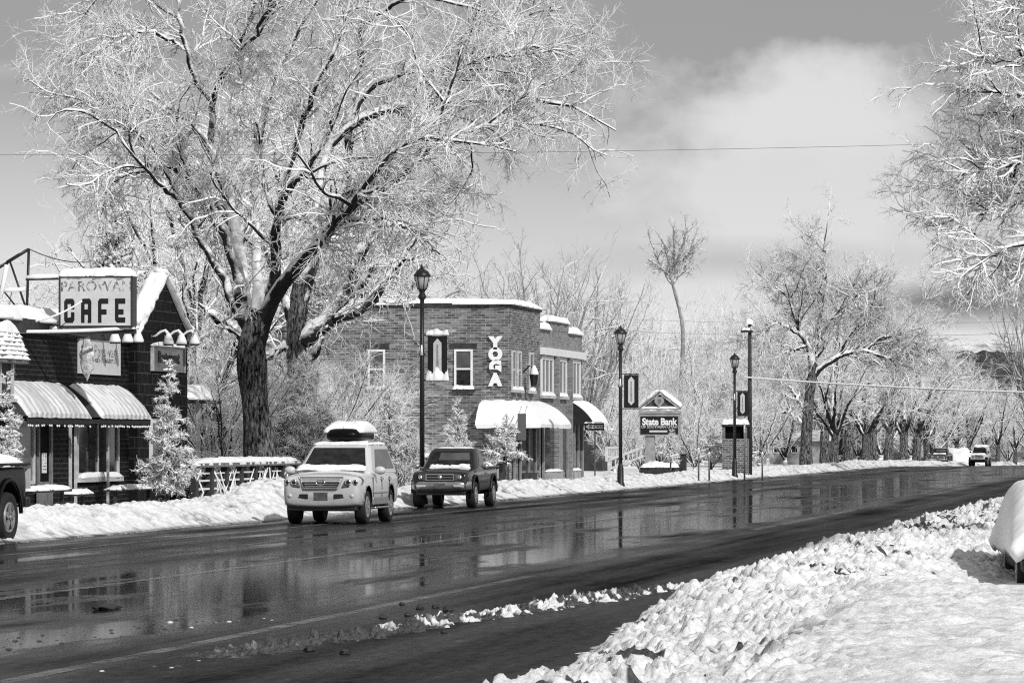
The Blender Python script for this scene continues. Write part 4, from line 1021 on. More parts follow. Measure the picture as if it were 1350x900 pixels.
# snowy benches on the pavement
def bench(label, pa, pb, zs, X):
    y0, y1 = on_x(pa, X), on_x(pb, X)
    t = thing('bench', label, 'bench', (X, (y0 + y1) / 2, .14))
    mb = MB(); mb.box(X - .2, X + .2, y0, y1, zs - .06, zs); mb.build('seat', M['dark_wood'], t)
    for y in (y0 + .12, y1 - .2):
        mb = MB(); mb.box(X - .04, X + .04, y, y + .08, .13, zs - .062); mb.build('leg', M['dark_wood'], t)
    mb = MB(); mb.slab((X - .2, y0 - .02, zs - .002), (0, y1 - y0 + .04, 0), (.42, 0, 0), .10, 24, 5, int(pa), .02); mb.build('snow_cap', M['snow_soft'], t)
bench('snow-topped bench in front of the cafe door', 32, 84, 0.80, -26.1)
bench('short snow-topped bench between the light columns', 90, 111, 0.68, -26.2)
bench('snow-topped bench under the cafe window, beside the young tree', 150, 198, 0.74, -26.0)

# ---------------------------------------------------------------- house porch right of the café
XH = -28.6; h0, h1 = on_x(251, XH), on_x(276, XH)
ho = thing('porch_house', 'low house with a snow-roofed porch between the cafe gable and the big tree', 'house', (XH - 2, (h0 + h1) / 2, .15))
zr = zat(531, depth_on_x(260, XH))
mb = MB(); mb.box(XH - 6, XH - 1.6, h0 - 1, h1 + 1.5, .1, zr + .05); mb.build('wall', M['grey_wood'], ho)
mb = MB(); mb.box(XH - 2.4, XH + .25, h0 - .6, h1 + .5, zr, zr + .13); rf = mb.build('roof', M['dark_wood'], ho)
mb = MB(); mb.slab((XH - 2.5, h0 - .7, zr + .12), (2.85, 0, 0), (0, h1 - h0 + 1.3, 0), .42, 10, 16, 77, .04, .1); mb.build('snow_cap', M['snow_soft'], rf)
for px in (258, 280):
    y = on_x(px, XH); mb = MB(); mb.box(XH, XH + .11, y, y + .11, .1, zr - .002); po = mb.build('post', M['light_trim'], ho)
mb = MB(); mb.box(XH + .02, XH + .07, h0 - .3, h1 + .2, .95, 1.1); mb.box(XH + .02, XH + .07, h0 - .3, h1 + .2, .15, .3)
mb.build('porch_rail', M['light_trim'], ho)
window(ho, 'x', h0 + .4, h1 - .4, 1.0, 2.3, XH - 1.6, .08, glass='glass', sill=False)
p = W(289, 562, depth_on_x(284, XH)); mb = MB(); mb.prism([(XH + .15, h1 + .35, zr - .1), (XH + .15, h1 + 1.9, 2.0), (XH + .15, h1 + 2.0, 1.1), (XH + .15, h1 + .75, 1.2)], (-.25, 0, 0)); mb.build('shade_screen', M['canvas_dark'], ho)

# ---------------------------------------------------------------- yoga studio: two-storey brick, and the shop joined to it
YC = on_x(672, XF); Zc = depth_on_x(672, XF); Y1 = on_x(712, XF); Y2 = on_x(768.5, XF)
ZT = zat(404, Zc)
yo = thing('yoga_studio', 'two-storey brick building with YOGA letters and a snow-loaded wraparound awning', 'building', (XF - 4, YC + 2, .1))
mb = MB(); mb.box(XF - 13, XF, YC, Y1, .05, ZT); mb.build('wall', M['brick_yoga'], yo)
mb = MB(); mb.box(XF - 13.1, XF + .08, YC - .08, YC + .3, ZT + .002, ZT + .14); mb.box(XF - .3, XF + .079, YC + .302, Y1 + .05, ZT + .002, ZT + .139); cp = mb.build('coping', M['stone_dark'], yo)
mb = MB(); mb.slab((XF - 13.2, YC - .12, ZT + .13), (13.34, 0, 0), (0, 1.2, 0), .22, 60, 6, 41, .05, .12); mb.slab((XF - 1.1, YC + .5, ZT + .13), (1.24, 0, 0), (0, Y1 - YC - .4, 0), .22, 6, 20, 42, .05, .12); mb.build('snow_cap', M['snow_soft'], cp)
wx = lambda px: on_y(px, YC); wz = lambda py: zat(py, Zc)
for p0, p1, gl in ((599, 623.5, 'glass'), (485, 508, 'glass')):
    w_ = window(yo, 'y', wx(p0), wx(p1), wz(512), wz(460), YC, .085, 'white_paint', gl, transom=.5)
    mb = MB(); mb.box(wx(p0 - 6), wx(p1 + 5), YC - .02, YC - .001, wz(459.5), wz(452.5)); mb.build('lintel', M['stone_dark'], w_)
    mb = MB(); mb.box(wx(p0) + .1, wx(p1) - .1, YC - .03, YC - .022, wz(484.5), wz(463)); mb.build('blind', M['glass_grey'], w_)
for i, (c_, py) in enumerate(zip('YOGA', (452.5, 467.5, 484, 501))):
    lt = text(c_, 'letter', M['letter_white'], yo, (wx(653.5), YC - .07, wz(py)), .61, FACE_CAM, .05, .050, 1.0)
zsh = [0]
for px0, px1 in ((674, 678.5), (681.5, 686), (697, 702)):
    window(yo, 'x', cy(px0), cy(px1), zat(514, Zc + 3), zat(463, Zc + 3), XF, .10, 'light_trim', 'glass', transom=.5)
# wall lantern
yl = cy(690); mb = MB(); zl = zat(497, Zc + 3.5)
mb.tube([(XF, yl, zl + .2), (XF + .25, yl, zl + .45), (XF + .42, yl, zl + .36)], .03, 8); la = mb.build('wall_lantern', M['black_iron'], yo)
mb = MB(); mb.lathe([(.07, -.42), (.12, -.36), (.17, 0), (.19, .03), (.10, .2), (.02, .3)], (XF + .42, yl, zl + .05), 8); mb.build('lantern_body', M['black_iron'], la)
mb = MB(); mb.lathe([(.17, 0), (.19, .05), (.13, .2), (.05, .36), (.0, .38)], (XF + .43, yl - .01, zl + .09), 8); mb.build('snow_cap', M['snow_soft'], la)
# wraparound awning
def wrap_awning(parent):
    zt_, zb_ = zat(530, Zc), zat(562, Zc + 1); out = 1.28; n = 8
    path = [(XF - 1.05, YC), (XF, YC), (XF, Y1 - .4)]; outp = [(XF - 1.15, YC - out * .85), (XF + out, YC - out * .85), (XF + out, Y1 - .3)]
    def P(seg, t, s):
        a = Vector(path[seg]).lerp(Vector(path[seg + 1]), t); b = Vector(outp[seg]).lerp(Vector(outp[seg + 1]), t)
        cur = math.sin(s * math.pi / 2); k = .45 * cur + .55 * s; zc = zt_ + (zb_ - zt_) * (.55 * (1 - math.cos(s * math.pi / 2)) + .45 * s)
        q = a.lerp(b, k); return Vector((q.x, q.y, zc))
    cols = [(0, t / 6) for t in range(6)] + [(1, t / 14) for t in range(15)]
    vs = [P(c_[0], c_[1], s / n) for s in range(n + 1) for c_ in cols]; m = len(cols)
    fs = [(s * m + k, s * m + k + 1, (s + 1) * m + k + 1, (s + 1) * m + k) for s in range(n) for k in range(m - 1)]
    mb = MB(); mb.add(vs, fs, True)
    for k in (0, m - 1): mb.add([vs[s * m + k] for s in range(n + 1)] + [Vector((vs[k].x, vs[k].y, zb_))], [tuple(range(n + 2))])
    o = mb.build('awning', M['canvas'], parent); o.modifiers.new('t', 'SOLIDIFY').thickness = .02
    rg = random.Random(3); mb = MB(); v2 = []
    for s in range(n + 1):
        for k in range(m):
            v = vs[s * m + k]; cen = Vector((XF - .6, YC + 2, v.z)); d = Vector((v.x - (XF - .5), (v.y - YC) if k < 6 else 0, 0)); d = d.normalized() if d.length > 0 else d
            hh = .13 * (.85 + .18 * rg.uniform(-1, 1) + .12 * math.sin(k * 2.1)); v2.append(v + d * hh * .55 + Vector((0, 0, hh * .8)))
    mb.add(v2, fs, True)
    lip = [vs[n * m + k] + Vector((0.04, -.03 if k < 7 else 0, -.03 - .05 * rg.random())) for k in range(m)]
    mb.add(v2[n * m:] + lip, [(k, k + 1, m + k + 1, m + k) for k in range(m - 1)], True)
    for k in (0, m - 1): mb.add([v2[s * m + k] for s in range(n + 1)] + [vs[s * m + k] for s in range(n + 1)], [(s, s + 1, n + 2 + s, n + 1 + s) for s in range(n)], True)
    mb.build('snow_cap', M['snow_soft'], o)
wrap_awning(yo)
zg = .15
mb = MB(); mb.box(XF + .003, XF + .05, cy(684), cy(709), zg + .45, 2.55); mb.build('window', M['glass'], yo)
for px, mt in ((675, 'light_trim'), (683, 'light_trim'), (694, 'grey_wood'), (703, 'light_trim')):
    mb = MB(); mb.box(XF + .052, XF + .12, cy(px), cy(px) + .22, zg - .1, 2.56); mb.build('column', M['column'], yo)
mb = MB(); mb.box(XF + .004, XF + .22, cy(684), cy(701), zg - .1, zg + .44); mb.build('plinth', M['stone_dark'], yo)
mb = MB(); mb.box(wx(664), wx(671), YC - .03, YC - .002, .1, 2.35); mb.build('door', M['interior'], yo)
mb = MB(); mb.box(wx(656), wx(671.5), YC - .65, YC - .05, .1, 1.0); yd = mb.build('planter', M['stone_dark'], yo)
p0, p1 = W(682.3, 580, Zc - 2), W(693.5, 545, Zc - 2)
ps = thing('hanging_sign', 'plain grey hanging sign panel under the corner awning', 'sign', tuple(p0))
mb = MB(); mb.box(p0.x, p1.x, p0.y, p0.y + .06, p0.z, p1.z); mb.build('board', mk('panel_grey', .09, .6, .1, 3), ps)
mb = MB(); mb.bar((p0.x + .05, p0.y + .03, p1.z + .002), (p0.x + .05, p0.y + .6, p1.z + .3), .03); mb.bar((p1.x - .05, p0.y + .03, p1.z + .002), (p1.x - .05, p0.y + .6, p1.z + .3), .03); mb.build('hanger', M['black_iron'], ps)

sh = thing('brick_shop', 'lower brick shop with stepped snowy parapet and tall white window groups', 'building', (XF - 4, Y1 + 5, .1))
Zm = depth_on_x(735, XF); X2 = XF - .03
z_par = zat(436, Zm)
mb = MB(); mb.box(XF - 12, X2, Y1 + .003, Y2, .05, z_par); mb.build('wall', M['brick_front'], sh)
ya, yb = cy(726), cy(750)
mb = MB(); mb.box(X2 - .5, X2 + .02, ya, yb, z_par + .001, z_par + .38); mb.build('parapet', M['brick_front'], sh)
mb = MB()
mb.slab((X2 - .6, Y1 + .1, z_par), (.72, 0, 0), (0, ya - Y1 - .1, 0), .26, 6, 14, 51, .04); mb.slab((X2 - .6, ya - .1, z_par + .38), (.72, 0, 0), (0, yb - ya + .2, 0), .24, 6, 14, 52, .04); mb.slab((X2 - .6, yb, z_par), (.72, 0, 0), (0, Y2 - yb + .1, 0), .26, 6, 14, 53, .04)
mb.build('snow_cap', M['snow_soft'], sh)
zb0, zb1 = zat(470, Zm), zat(460.5, Zm)
mb = MB(); mb.box(X2 + .001, X2 + .2, Y1 + .1, Y2 - .05, zb0, zb1); mb.build('fascia', M['white_paint'], sh)
for pa, pb in ((713.5, 729), (732.5, 746.5), (750, 764.5)):
    window(sh, 'x', cy(pa), cy(pb), zat(522, Zm), zb0 - .03, X2, .16, 'white_paint', 'glass_grey', mull=2)
for px in (730.2, 747.8): 
    mb = MB(); mb.box(X2 + .001, X2 + .24, cy(px), cy(px) + .28, .1, zb0 - .003 if px < 740 else zb0 - .004); mb.build('pilaster', M['brick_front'], sh)
mb = MB(); mb.box(X2 + .003, X2 + .05, Y1 + .6, Y2 - .4, .6, 2.6); mb.build('window', M['glass'], sh)
for px, w_ in ((714, .3), (735, .9), (746, .5), (755, .25), (760, .3), (766, .25)):
    mb = MB(); mb.box(X2 + .052, X2 + .12, cy(px), cy(px) + w_, .1, 2.62); mb.build('column', M['column'], sh)
for pa, pb in ((716, 733.5), (749.5, 758)):
    mb = MB(); mb.box(X2 + .054, X2 + .3, cy(pa), cy(pb), .1, .62); pl = mb.build('plinth', M['concrete'], sh)
    mb = MB(); mb.slab((X2 + .05, cy(pa), .62), (.28, 0, 0), (0, cy(pb) - cy(pa), 0), .08, 4, 14, int(pa), .02); mb.build('snow_cap', M['snow_soft'], pl)
awning(sh, cy(753.5), cy(771) , X2, 1.02, zat(560, 182), zat(529, 182), seed=8, fringe=False, curve=.4, snow_h=.14, mat='canvas_dark')

# dark house and stair rail further along
XD = -33; d0, d1 = on_x(779, XD), on_x(797, XD)
dh = thing('dark_shed', 'dark low shed just beyond the brick shop', 'shed', (XD - 2, (d0 + d1) / 2, .2))
zt = zat(581, depth_on_x(790, XD))
mb = MB(); mb.box(XD - 3.5, XD + .6, d0, d1, .1, 2.3); mb.build('wall', M['dark_wood'], dh)
mb = MB(); mb.box(XD - 3.7, XD + .8, d0 - .2, d1 + .2, 2.302, 2.42); rf = mb.build('roof', M['dark_wood'], dh)
mb = MB(); mb.slab((XD - 3.7, d0 - .2, 2.42), (4.5, 0, 0), (0, d1 - d0 + .4, 0), .2, 12, 8, 61, .03); mb.build('snow_cap', M['snow_soft'], rf)
Zr = 214
sr = thing('stair_rail', 'white stair railing with balusters left of the bank sign', 'railing', tuple(W(825, 614, Zr)))
for (xa, ya_), (xb, yb_) in (((803, 606), (848, 589)), ((800, 590), (822, 590))):
    mb = MB(); mb.bar(W(xa, ya_ , Zr), W(xb, yb_, Zr), .12); mb.bar(W(xa, ya_ + 12, Zr), W(xb, yb_ + 12, Zr), .10)
    n = 8
    for k in range(n):
        t = (k + .5) / n; x, y = xa + (xb - xa) * t, ya_ + (yb_ - ya_) * t; mb.bar(W(x, y + 12, Zr + .01), W(x, y, Zr + .01), .07)
    mb.bar(W(xa, ya_ - 1, Zr + .02), W(xa, ya_ + 18, Zr + .02), .14); mb.build('rail', M['light_trim'], sr)

# ---------------------------------------------------------------- snow-roofed low building far along, right of the utility pole
ZL = 300; l0, l1 = W(1003, 600, ZL), W(1060, 600, ZL); base = gz(l0.x, l0.y)
lb = thing('low_building', 'long low building with a snow roof and dark windows, right of the utility pole', 'building', ((l0.x + l1.x) / 2, l0.y, base))
zE = zat(581, ZL)
mb = MB(); mb.box(l0.x, l1.x + 1.5, l0.y, l0.y + 6, base - .3, zE); mb.build('wall', M['concrete'], lb)
mb = MB(); mb.prism([(l0.x - .3, l0.y - .4, zE + .001), (l0.x - .3, l0.y + 6.4, zE + .001), (l0.x - .3, l0.y + 3, zE + .75)], (l1.x - l0.x + 2.2, 0, 0)); mb.build('roof', M['snow_soft'], lb)
for k in range(4):
    x = l0.x - .0 + .25 + k * .62; window(lb, 'y', x, x + .5, zat(597, ZL), zat(586, ZL), l0.y, .06, 'white_paint', 'glass', sill=False)
lp = W(1003, 580, ZL - 10); XB = -24.9
# ---------------------------------------------------------------- brick pier with a snow-capped top
Zp = 212; p0, p1 = W(952, 617, Zp), W(985, 617, Zp)
pr = thing('brick_kiosk', 'brick kiosk with a dark opening under a snow-capped top, behind the third street lamp', 'kiosk', ((p0.x + p1.x) / 2, p0.y, .15))
zbk, zmid, ztop = .1, zat(578, Zp), zat(562, Zp)
mb = MB(); mb.box(p0.x, p1.x, p0.y, p0.y + 1.1, zbk, zmid); mb.build('wall', M['brick_pier'], pr)
mb = MB(); mb.box(p0.x + .05, p1.x - .05, p0.y + .25, p0.y + 1.05, zmid + .001, ztop); mb.build('opening', M['interior'], pr)
for x in (p0.x, p1.x - .14):
    mb = MB(); mb.box(x, x + .14, p0.y + .02, p0.y + .2, zmid + .001, ztop + .001); mb.build('post', M['grey_wood'], pr)
mb = MB(); mb.box(p0.x - .03, p1.x + .03, p0.y - .05, p0.y + 1.15, ztop + .002, ztop + .12); rf = mb.build('roof', M['dark_wood'], pr)
mb = MB(); mb.slab((p0.x - .05, p0.y - .08, ztop + .12), (p1.x - p0.x + .1, 0, 0), (0, 1.25, 0), .24, 14, 6, 71, .03); mb.build('snow_cap', M['snow_soft'], rf)
# ---------------------------------------------------------------- street lamps with lantern heads
XL = -22.5
def street_lamp(label, px, topy, X=XL):
    Z = depth_on_x(px, X); y = on_x(px, X); zb = gz(X, y) + .12; h = zat(topy, Z) - zb; s = 1.0
    t = thing('street_lamp', label, 'street lamp', (X, y, zb), group='lantern street lamps')
    mb = MB(); mb.lathe([(.17, 0), (.17, .12), (.13, .2), (.12, .75), (.09, .85), (.075, .95)], (X, y, zb), 14); mb.build('base', M['black_iron'], t)
    mb = MB(); mb.tube([(X, y, zb + .9), (X, y, zb + h * .55), (X, y, zb + h - .98)], [.075, .068, .06], 12)
    mb.lathe([(.062, 0), (.095, .03), (.095, .07), (.062, .1)], (X, y, zb + h * .62), 12); mb.build('pole', M['black_iron'], t)
    zc = zb + h - .98
    mb = MB(); mb.lathe([(.06, 0), (.10, .02), (.12, .10), (.07, .2), (.11, .27), (.14, .30)], (X, y, zc), 14); he = mb.build('lantern', M['black_iron'], t)
    mb = MB(); mb.lathe([(.13, .30), (.205, .66), (.205, .665)], (X, y, zc), 12); mb.build('glass', M['lamp_glass'], he)
    mb = MB()
    for k in range(6):
        q = k * math.pi / 3; c_, s_ = math.cos(q), math.sin(q); mb.bar((X + .135 * c_, y + .135 * s_, zc + .295), (X + .212 * c_, y + .212 * s_, zc + .67), .022)
    mb.build('frame', M['black_iron'], he)
    mb = MB(); mb.lathe([(.25, .665), (.255, .70), (.15, .84), (.05, .90), (.035, .95), (.012, .99)], (X, y, zc), 14); cp = mb.build('cap', M['black_iron'], he)
    mb = MB(); mb.slab((X - .2, y - .2, zc + .71), (.4, 0, 0), (0, .4, 0), .10, 8, 8, int(px), .01, .2)
    o = mb.build('snow_cap', M['snow_soft'], cp)
    o.hide_render = False
    bpy.data.objects.remove(o)          # the heads are bare: the snow has slid off
    mb = MB(); mb.tube([(X, y - .062, zb + h * .62 + .02), (X, y - .075, zb + h * .62 + .32)], [.05, .02], 6); mb.build('snow_cap', M['snow_soft'], t)
    return t, X, y, zb, h, Z
def banner(label, px0, px1, py0, py1, Z, polex, snow=False):
    a, b_ = W(px0, py1, Z), W(px1, py0, Z); y = (a.y + b_.y) / 2
    t = thing('banner', label, 'banner', ((a.x + b_.x) / 2, y, a.z), group='banners on the lamp posts')
    mb = MB(); mb.box(a.x, b_.x, y - .012, y + .012, a.z, b_.z); cl = mb.build('cloth', M['sign_dark'], t)
    w, h = b_.x - a.x, b_.z - a.z; cx = (a.x + b_.x) / 2
    mb = MB(); mb.prism([(cx - w * .21, y - .016, a.z + h * .18), (cx, y - .016, a.z + h * .08), (cx + w * .21, y - .016, a.z + h * .18), (cx + w * .21, y - .016, a.z + h * .84), (cx, y - .016, a.z + h * .95), (cx - w * .21, y - .016, a.z + h * .84)], (0, .003, 0)); em = mb.build('emblem', M['sign_face'], cl)
    mb = MB(); mb.prism([(cx - w * .07, y - .020, a.z + h * .2), (cx + w * .07, y - .020, a.z + h * .2), (cx + w * .04, y - .020, a.z + h * .8), (cx - w * .04, y - .020, a.z + h * .8)], (0, .003, 0)); mb.build('motif', mk('motif_grey', .3, .6, .5, 14), em)
    for z in (a.z - .03, b_.z + .03):
        mb = MB(); mb.bar((polex, y, z), (b_.x + .03, y, z), .035); br = mb.build('bracket', M['black_iron'], t)
        if snow:
            mb = MB(); mb.slab((polex + .1, y - .06, z + .015), (b_.x - polex - .05, 0, 0), (0, .12, 0), .12 if z > b_.z else .26, 18, 4, int(px0), .02, .6); mb.build('snow_cap', M['snow_soft'], br)
    return t
lamp1 = street_lamp('tall lantern street lamp between the parked SUV and the dark pickup', 556.5, 350)
lamp2 = street_lamp('lantern street lamp left of the bank sign', 818, 429)
lamp3 = street_lamp('smallest lantern street lamp, beside the utility pole', 968.5, 465)
Z1 = lamp1[5]; banner('snow-edged dark banner on the tallest lamp, against the brick wall', 563.5, 590, 443, 500, Z1, lamp1[1], True)
banner('dark banner with pale pointed emblem on the lamp by the bank sign', 822.5, 842, 494, 537.5, lamp2[5], lamp2[1])
banner('smallest dark banner with pale emblem, between the third lamp and the utility pole', 972, 986, 516, 548, lamp3[5], lamp3[1])

# ---------------------------------------------------------------- utility pole and wires
Zu = 214.0; pb, pt = W(988.5, 632, Zu), W(988.5, 427, Zu)
up = thing('utility_pole', 'dark wooden utility pole with a short crossarm and a cap of snow', 'utility pole', (pb.x, pb.y, .1))
mb = MB(); mb.tube([(pb.x, pb.y, .05), (pb.x, pb.y, pt.z)], [.125, .085], 12); mb.build('pole', M['dark_wood'], up)
mb = MB(); mb.box(pb.x - .42, pb.x + .16, pb.y - .22, pb.y - .12, pt.z - .42, pt.z - .3); ca = mb.build('crossarm', M['dark_wood'], up)
mb = MB()
for x in (-.35, .08): mb.lathe([(.05, 0), (.07, .05), (.05, .1), (.06, .15), (.02, .18)], (pb.x + x, pb.y - .17, pt.z - .299), 8)
mb.build('insulator', M['light_trim'], ca)
mb = MB(); mb.slab((pb.x - .2, pb.y - .2, pt.z), (.36, 0, 0), (0, .36, 0), .24, 6, 6, 3, .02); mb.slab((pb.x - .42, pb.y - .24, pt.z - .3), (.58, 0, 0), (0, .14, 0), .1, 10, 3, 4, .02); mb.build('snow_cap', M['snow_soft'], up)
wire('thin dark wire crossing the sky high above the street', sag(W(-60, 204, 80), W(1440, 184, 84), .10), .0042, M['grey_wood'], K=40)
wire('thick snow-coated cable drooping from the utility pole across the street', sag(W(982, 497, Zu), W(1420, 518.5, Zu - 8), .12), .042, M['snow_soft'], 'cable')
wire('snow-coated cable reaching from the utility pole to the left', sag(W(905, 499.5, Zu + 14), W(985, 496.5, Zu), .18), .034, M['snow_soft'], 'cable')
for lab, ya, yb in (('upper of two faint wires crossing behind the utility pole top', 418, 421), ('lower of two faint wires crossing behind the utility pole top', 434, 437)):
    wire(lab, sag(W(770, ya, 290), W(1420, yb, 270), .35), .016, M['light_trim'], K=30)
wire('faint wire low over the far end of the street, by the dark slope', sag(W(1180, 489, 330), W(1420, 494, 320), .2), .03, M['light_trim'], K=20)

# ---------------------------------------------------------------- bank sign
Zb = 200.0; s_ = Zb / FPX; B = lambda px, py, dz=0: W(px, py, Zb + dz)
yb0 = B(869, 600).y; bx = lambda px: B(px, 600).x; bz = lambda py: B(869, py).z
bs = thing('bank_sign', 'pedimented State Bank sign on a pillar with a snowy planter base', 'sign', (bx(869), yb0, .2))
mb = MB(); mb.box(bx(850), bx(862), yb0 + .1, yb0 + .45, .1, bz(574)); mb.build('pillar', M['concrete'], bs)
mb = MB(); mb.box(bx(842.5), bx(896), yb0, yb0 + .5, bz(573.5), bz(545)); mb.box(bx(841.5), bx(897), yb0 - .04, yb0 + .54, bz(544.9), bz(541)); cab = mb.build('cabinet', M['concrete'], bs)
mb = MB(); mb.box(bx(844), bx(894.5), yb0 - .02, yb0 - .002, bz(572), bz(548.5)); fa = mb.build('sign_face', M['sign_dark'], cab)
text('State Bank', 'lettering', M['letter_white'], fa, (bx(869.3), yb0 - .027, bz(556)), .43, FACE_CAM, .004, .016, .90, spacing=.97)
text('OF SOUTHERN UTAH', 'lettering', M['sign_face'], fa, (bx(869.3), yb0 - .027, bz(562.6)), .165, FACE_CAM, .003, .002, 1.05)
mb = MB(); mb.box(bx(856), bx(880), yb0 - .03, yb0 - .021, bz(569.5), bz(567)); mb.build('strapline', M['sign_face'], fa)
mb = MB(); mb.box(bx(842), bx(896), yb0 - .04, yb0 + .5, bz(540.9), bz(538)); mb.build('ledge', M['concrete'], bs)
mb = MB(); mb.prism([(bx(845), yb0 + .12, bz(537.9)), (bx(893), yb0 + .12, bz(537.9)), (bx(869), yb0 + .12, bz(520))], (0, .3, 0)); mb.build('pediment', mk('pediment_grey', .08, .7, .4, 4), bs)
for sg, xe in ((-1, 842), (1, 896)):
    a_, b_ = Vector((bx(xe), yb0 - .04, bz(538))), Vector((bx(869), yb0 - .04, bz(517.5))); d_ = b_ - a_; n_ = Vector((-d_.z, 0, d_.x)); n_ = (n_ if n_.z > 0 else -n_).normalized()
    mb = MB(); mb.hull8([a_, b_, b_ + Vector((0, .55, 0)), a_ + Vector((0, .55, 0))] + [q + n_ * .1 for q in (a_, b_, b_ + Vector((0, .55, 0)), a_ + Vector((0, .55, 0)))]); rk = mb.build('raking_cornice', M['concrete'], bs)
    mb = MB(); mb.slab(a_ + n_ * .1 - d_ * .02 + Vector((0, -.05, 0)), d_ * 1.05, (0, .65, 0), .14, 20, 5, 5 + sg, .03, .15, nrm=n_); mb.build('snow_cap', M['snow_soft'], rk)
mb = MB(); mb.prism([(bx(863), yb0 - .03, bz(523)), (bx(875.5), yb0 - .03, bz(523)), (bx(875.5), yb0 - .03, bz(530)), (bx(869.2), yb0 - .03, bz(537)), (bx(863), yb0 - .03, bz(530))], (0, .14, 0)); em = mb.build('shield', M['concrete'], bs)
mb = MB(); mb.prism([(bx(867), yb0 - .036, bz(526)), (bx(871.5), yb0 - .036, bz(526)), (bx(871.5), yb0 - .036, bz(530)), (bx(869.2), yb0 - .036, bz(533.5)), (bx(867), yb0 - .036, bz(530))], (0, .005, 0)); mb.build('device', M['grey_wood'], em)
mb = MB(); mb.slab((bx(841.5), yb0 - .05, bz(541)), (bx(897) - bx(841.5), 0, 0), (0, .2, 0), .09, 20, 4, 6, .02); mb.slab((bx(844), yb0 - .03, bz(538)), (bx(894) - bx(844), 0, 0), (0, .16, 0), .08, 20, 4, 7, .02); mb.build('snow_cap', M['snow_soft'], bs)
mb = MB(); mb.box(bx(845.5), bx(892.5), yb0 - .5, yb0 + .9, .15, bz(615.5)); pl = mb.build('planter', M['stone_dark'], bs)
mb = MB(); mb.slab((bx(845), yb0 - .55, bz(615.5)), (bx(893) - bx(845), 0, 0), (0, 1.5, 0), .22, 20, 8, 8, .02, .3); mb.build('snow_cap', M['snow_soft'], pl)
bn = thing('litter_bin', 'dark square bin behind the bank sign planter', 'bin', (bx(895.5), yb0 + 1.3, .15))
mb = MB(); mb.box(bx(891), bx(900.5), yb0 + 1.2, yb0 + 1.6, .12, bz(600)); mb.build('body', M['stone_dark'], bn, bevel=.03)
mb = MB(); mb.box(bx(890.3), bx(901.2), yb0 + 1.17, yb0 + 1.63, bz(600) + .002, bz(600) + .08); mb.build('lid', M['black_iron'], bn, bevel=.02)

# ---------------------------------------------------------------- one-way sign
Zo = 168.0; o0, o1 = W(770.5, 567, Zo), W(797, 557.5, Zo); po = W(784.5, 637, Zo)
ow = thing('arrow_sign', 'black and white arrow sign on a thin grey post', 'road sign', (po.x, o0.y, .15))
mb = MB(); mb.tube([(po.x, o0.y + .03, .1), (po.x, o0.y + .03, o1.z)], .028, 8); mb.build('post', M['steel_grey'], ow)
mb = MB(); mb.box(o0.x, o1.x, o0.y - .012, o0.y - .0, o0.z, o1.z); pn = mb.build('panel', M['letter_black'], ow)
w, h = o1.x - o0.x, o1.z - o0.z; zc = (o0.z + o1.z) / 2; yy_ = o0.y - .016
mb = MB(); mb.prism([(o0.x + w * .07, yy_, zc), (o0.x + w * .25, yy_, zc - h * .40), (o0.x + w * .25, yy_, zc - h * .22), (o0.x + w * .95, yy_, zc - h * .22), (o0.x + w * .95, yy_, zc + h * .22), (o0.x + w * .25, yy_, zc + h * .22), (o0.x + w * .25, yy_, zc + h * .40)], (0, .003, 0)); ar = mb.build('arrow', M['white_paint'], pn)
text('ONE WAY', 'lettering', M['letter_black'], ar, (o0.x + w * .60, yy_ - .004, zc), .125, FACE_CAM, .002, .004, 1.0)
mb = MB(); mb.slab((o0.x, o0.y - .04, o1.z), (w, 0, 0), (0, .08, 0), .05, 12, 3, 3, .01); mb.build('snow_cap', M['snow_soft'], pn)
# thin marker posts by the kerb
for lab, px, pyt, pyb in (('thin marker post to the right of the bank sign, nearer the sign', 921, 592, 617), ('thin marker post to the right of the bank sign, next to the kiosk', 935, 598, 616), ('grey thin post in the snow bank right of the third street lamp', 981.5, 558, 628), ('short thin post on the lawn right of the utility pole', 1005, 598, 624)):
    Z = 190.0; a_, b_ = W(px, pyb, Z), W(px, pyt, Z)
    t = thing('marker_post', lab, 'post', (a_.x, a_.y, .15)); mb = MB(); mb.tube([(a_.x, a_.y, .1), (a_.x, a_.y, b_.z)], .04, 8); mb.build('post', M['steel_grey'], t)
    mb = MB(); mb.slab((a_.x - .05, a_.y - .05, b_.z), (.1, 0, 0), (0, .1, 0), .08, 4, 4, 3, .01); mb.build('snow_cap', M['snow_soft'], t)

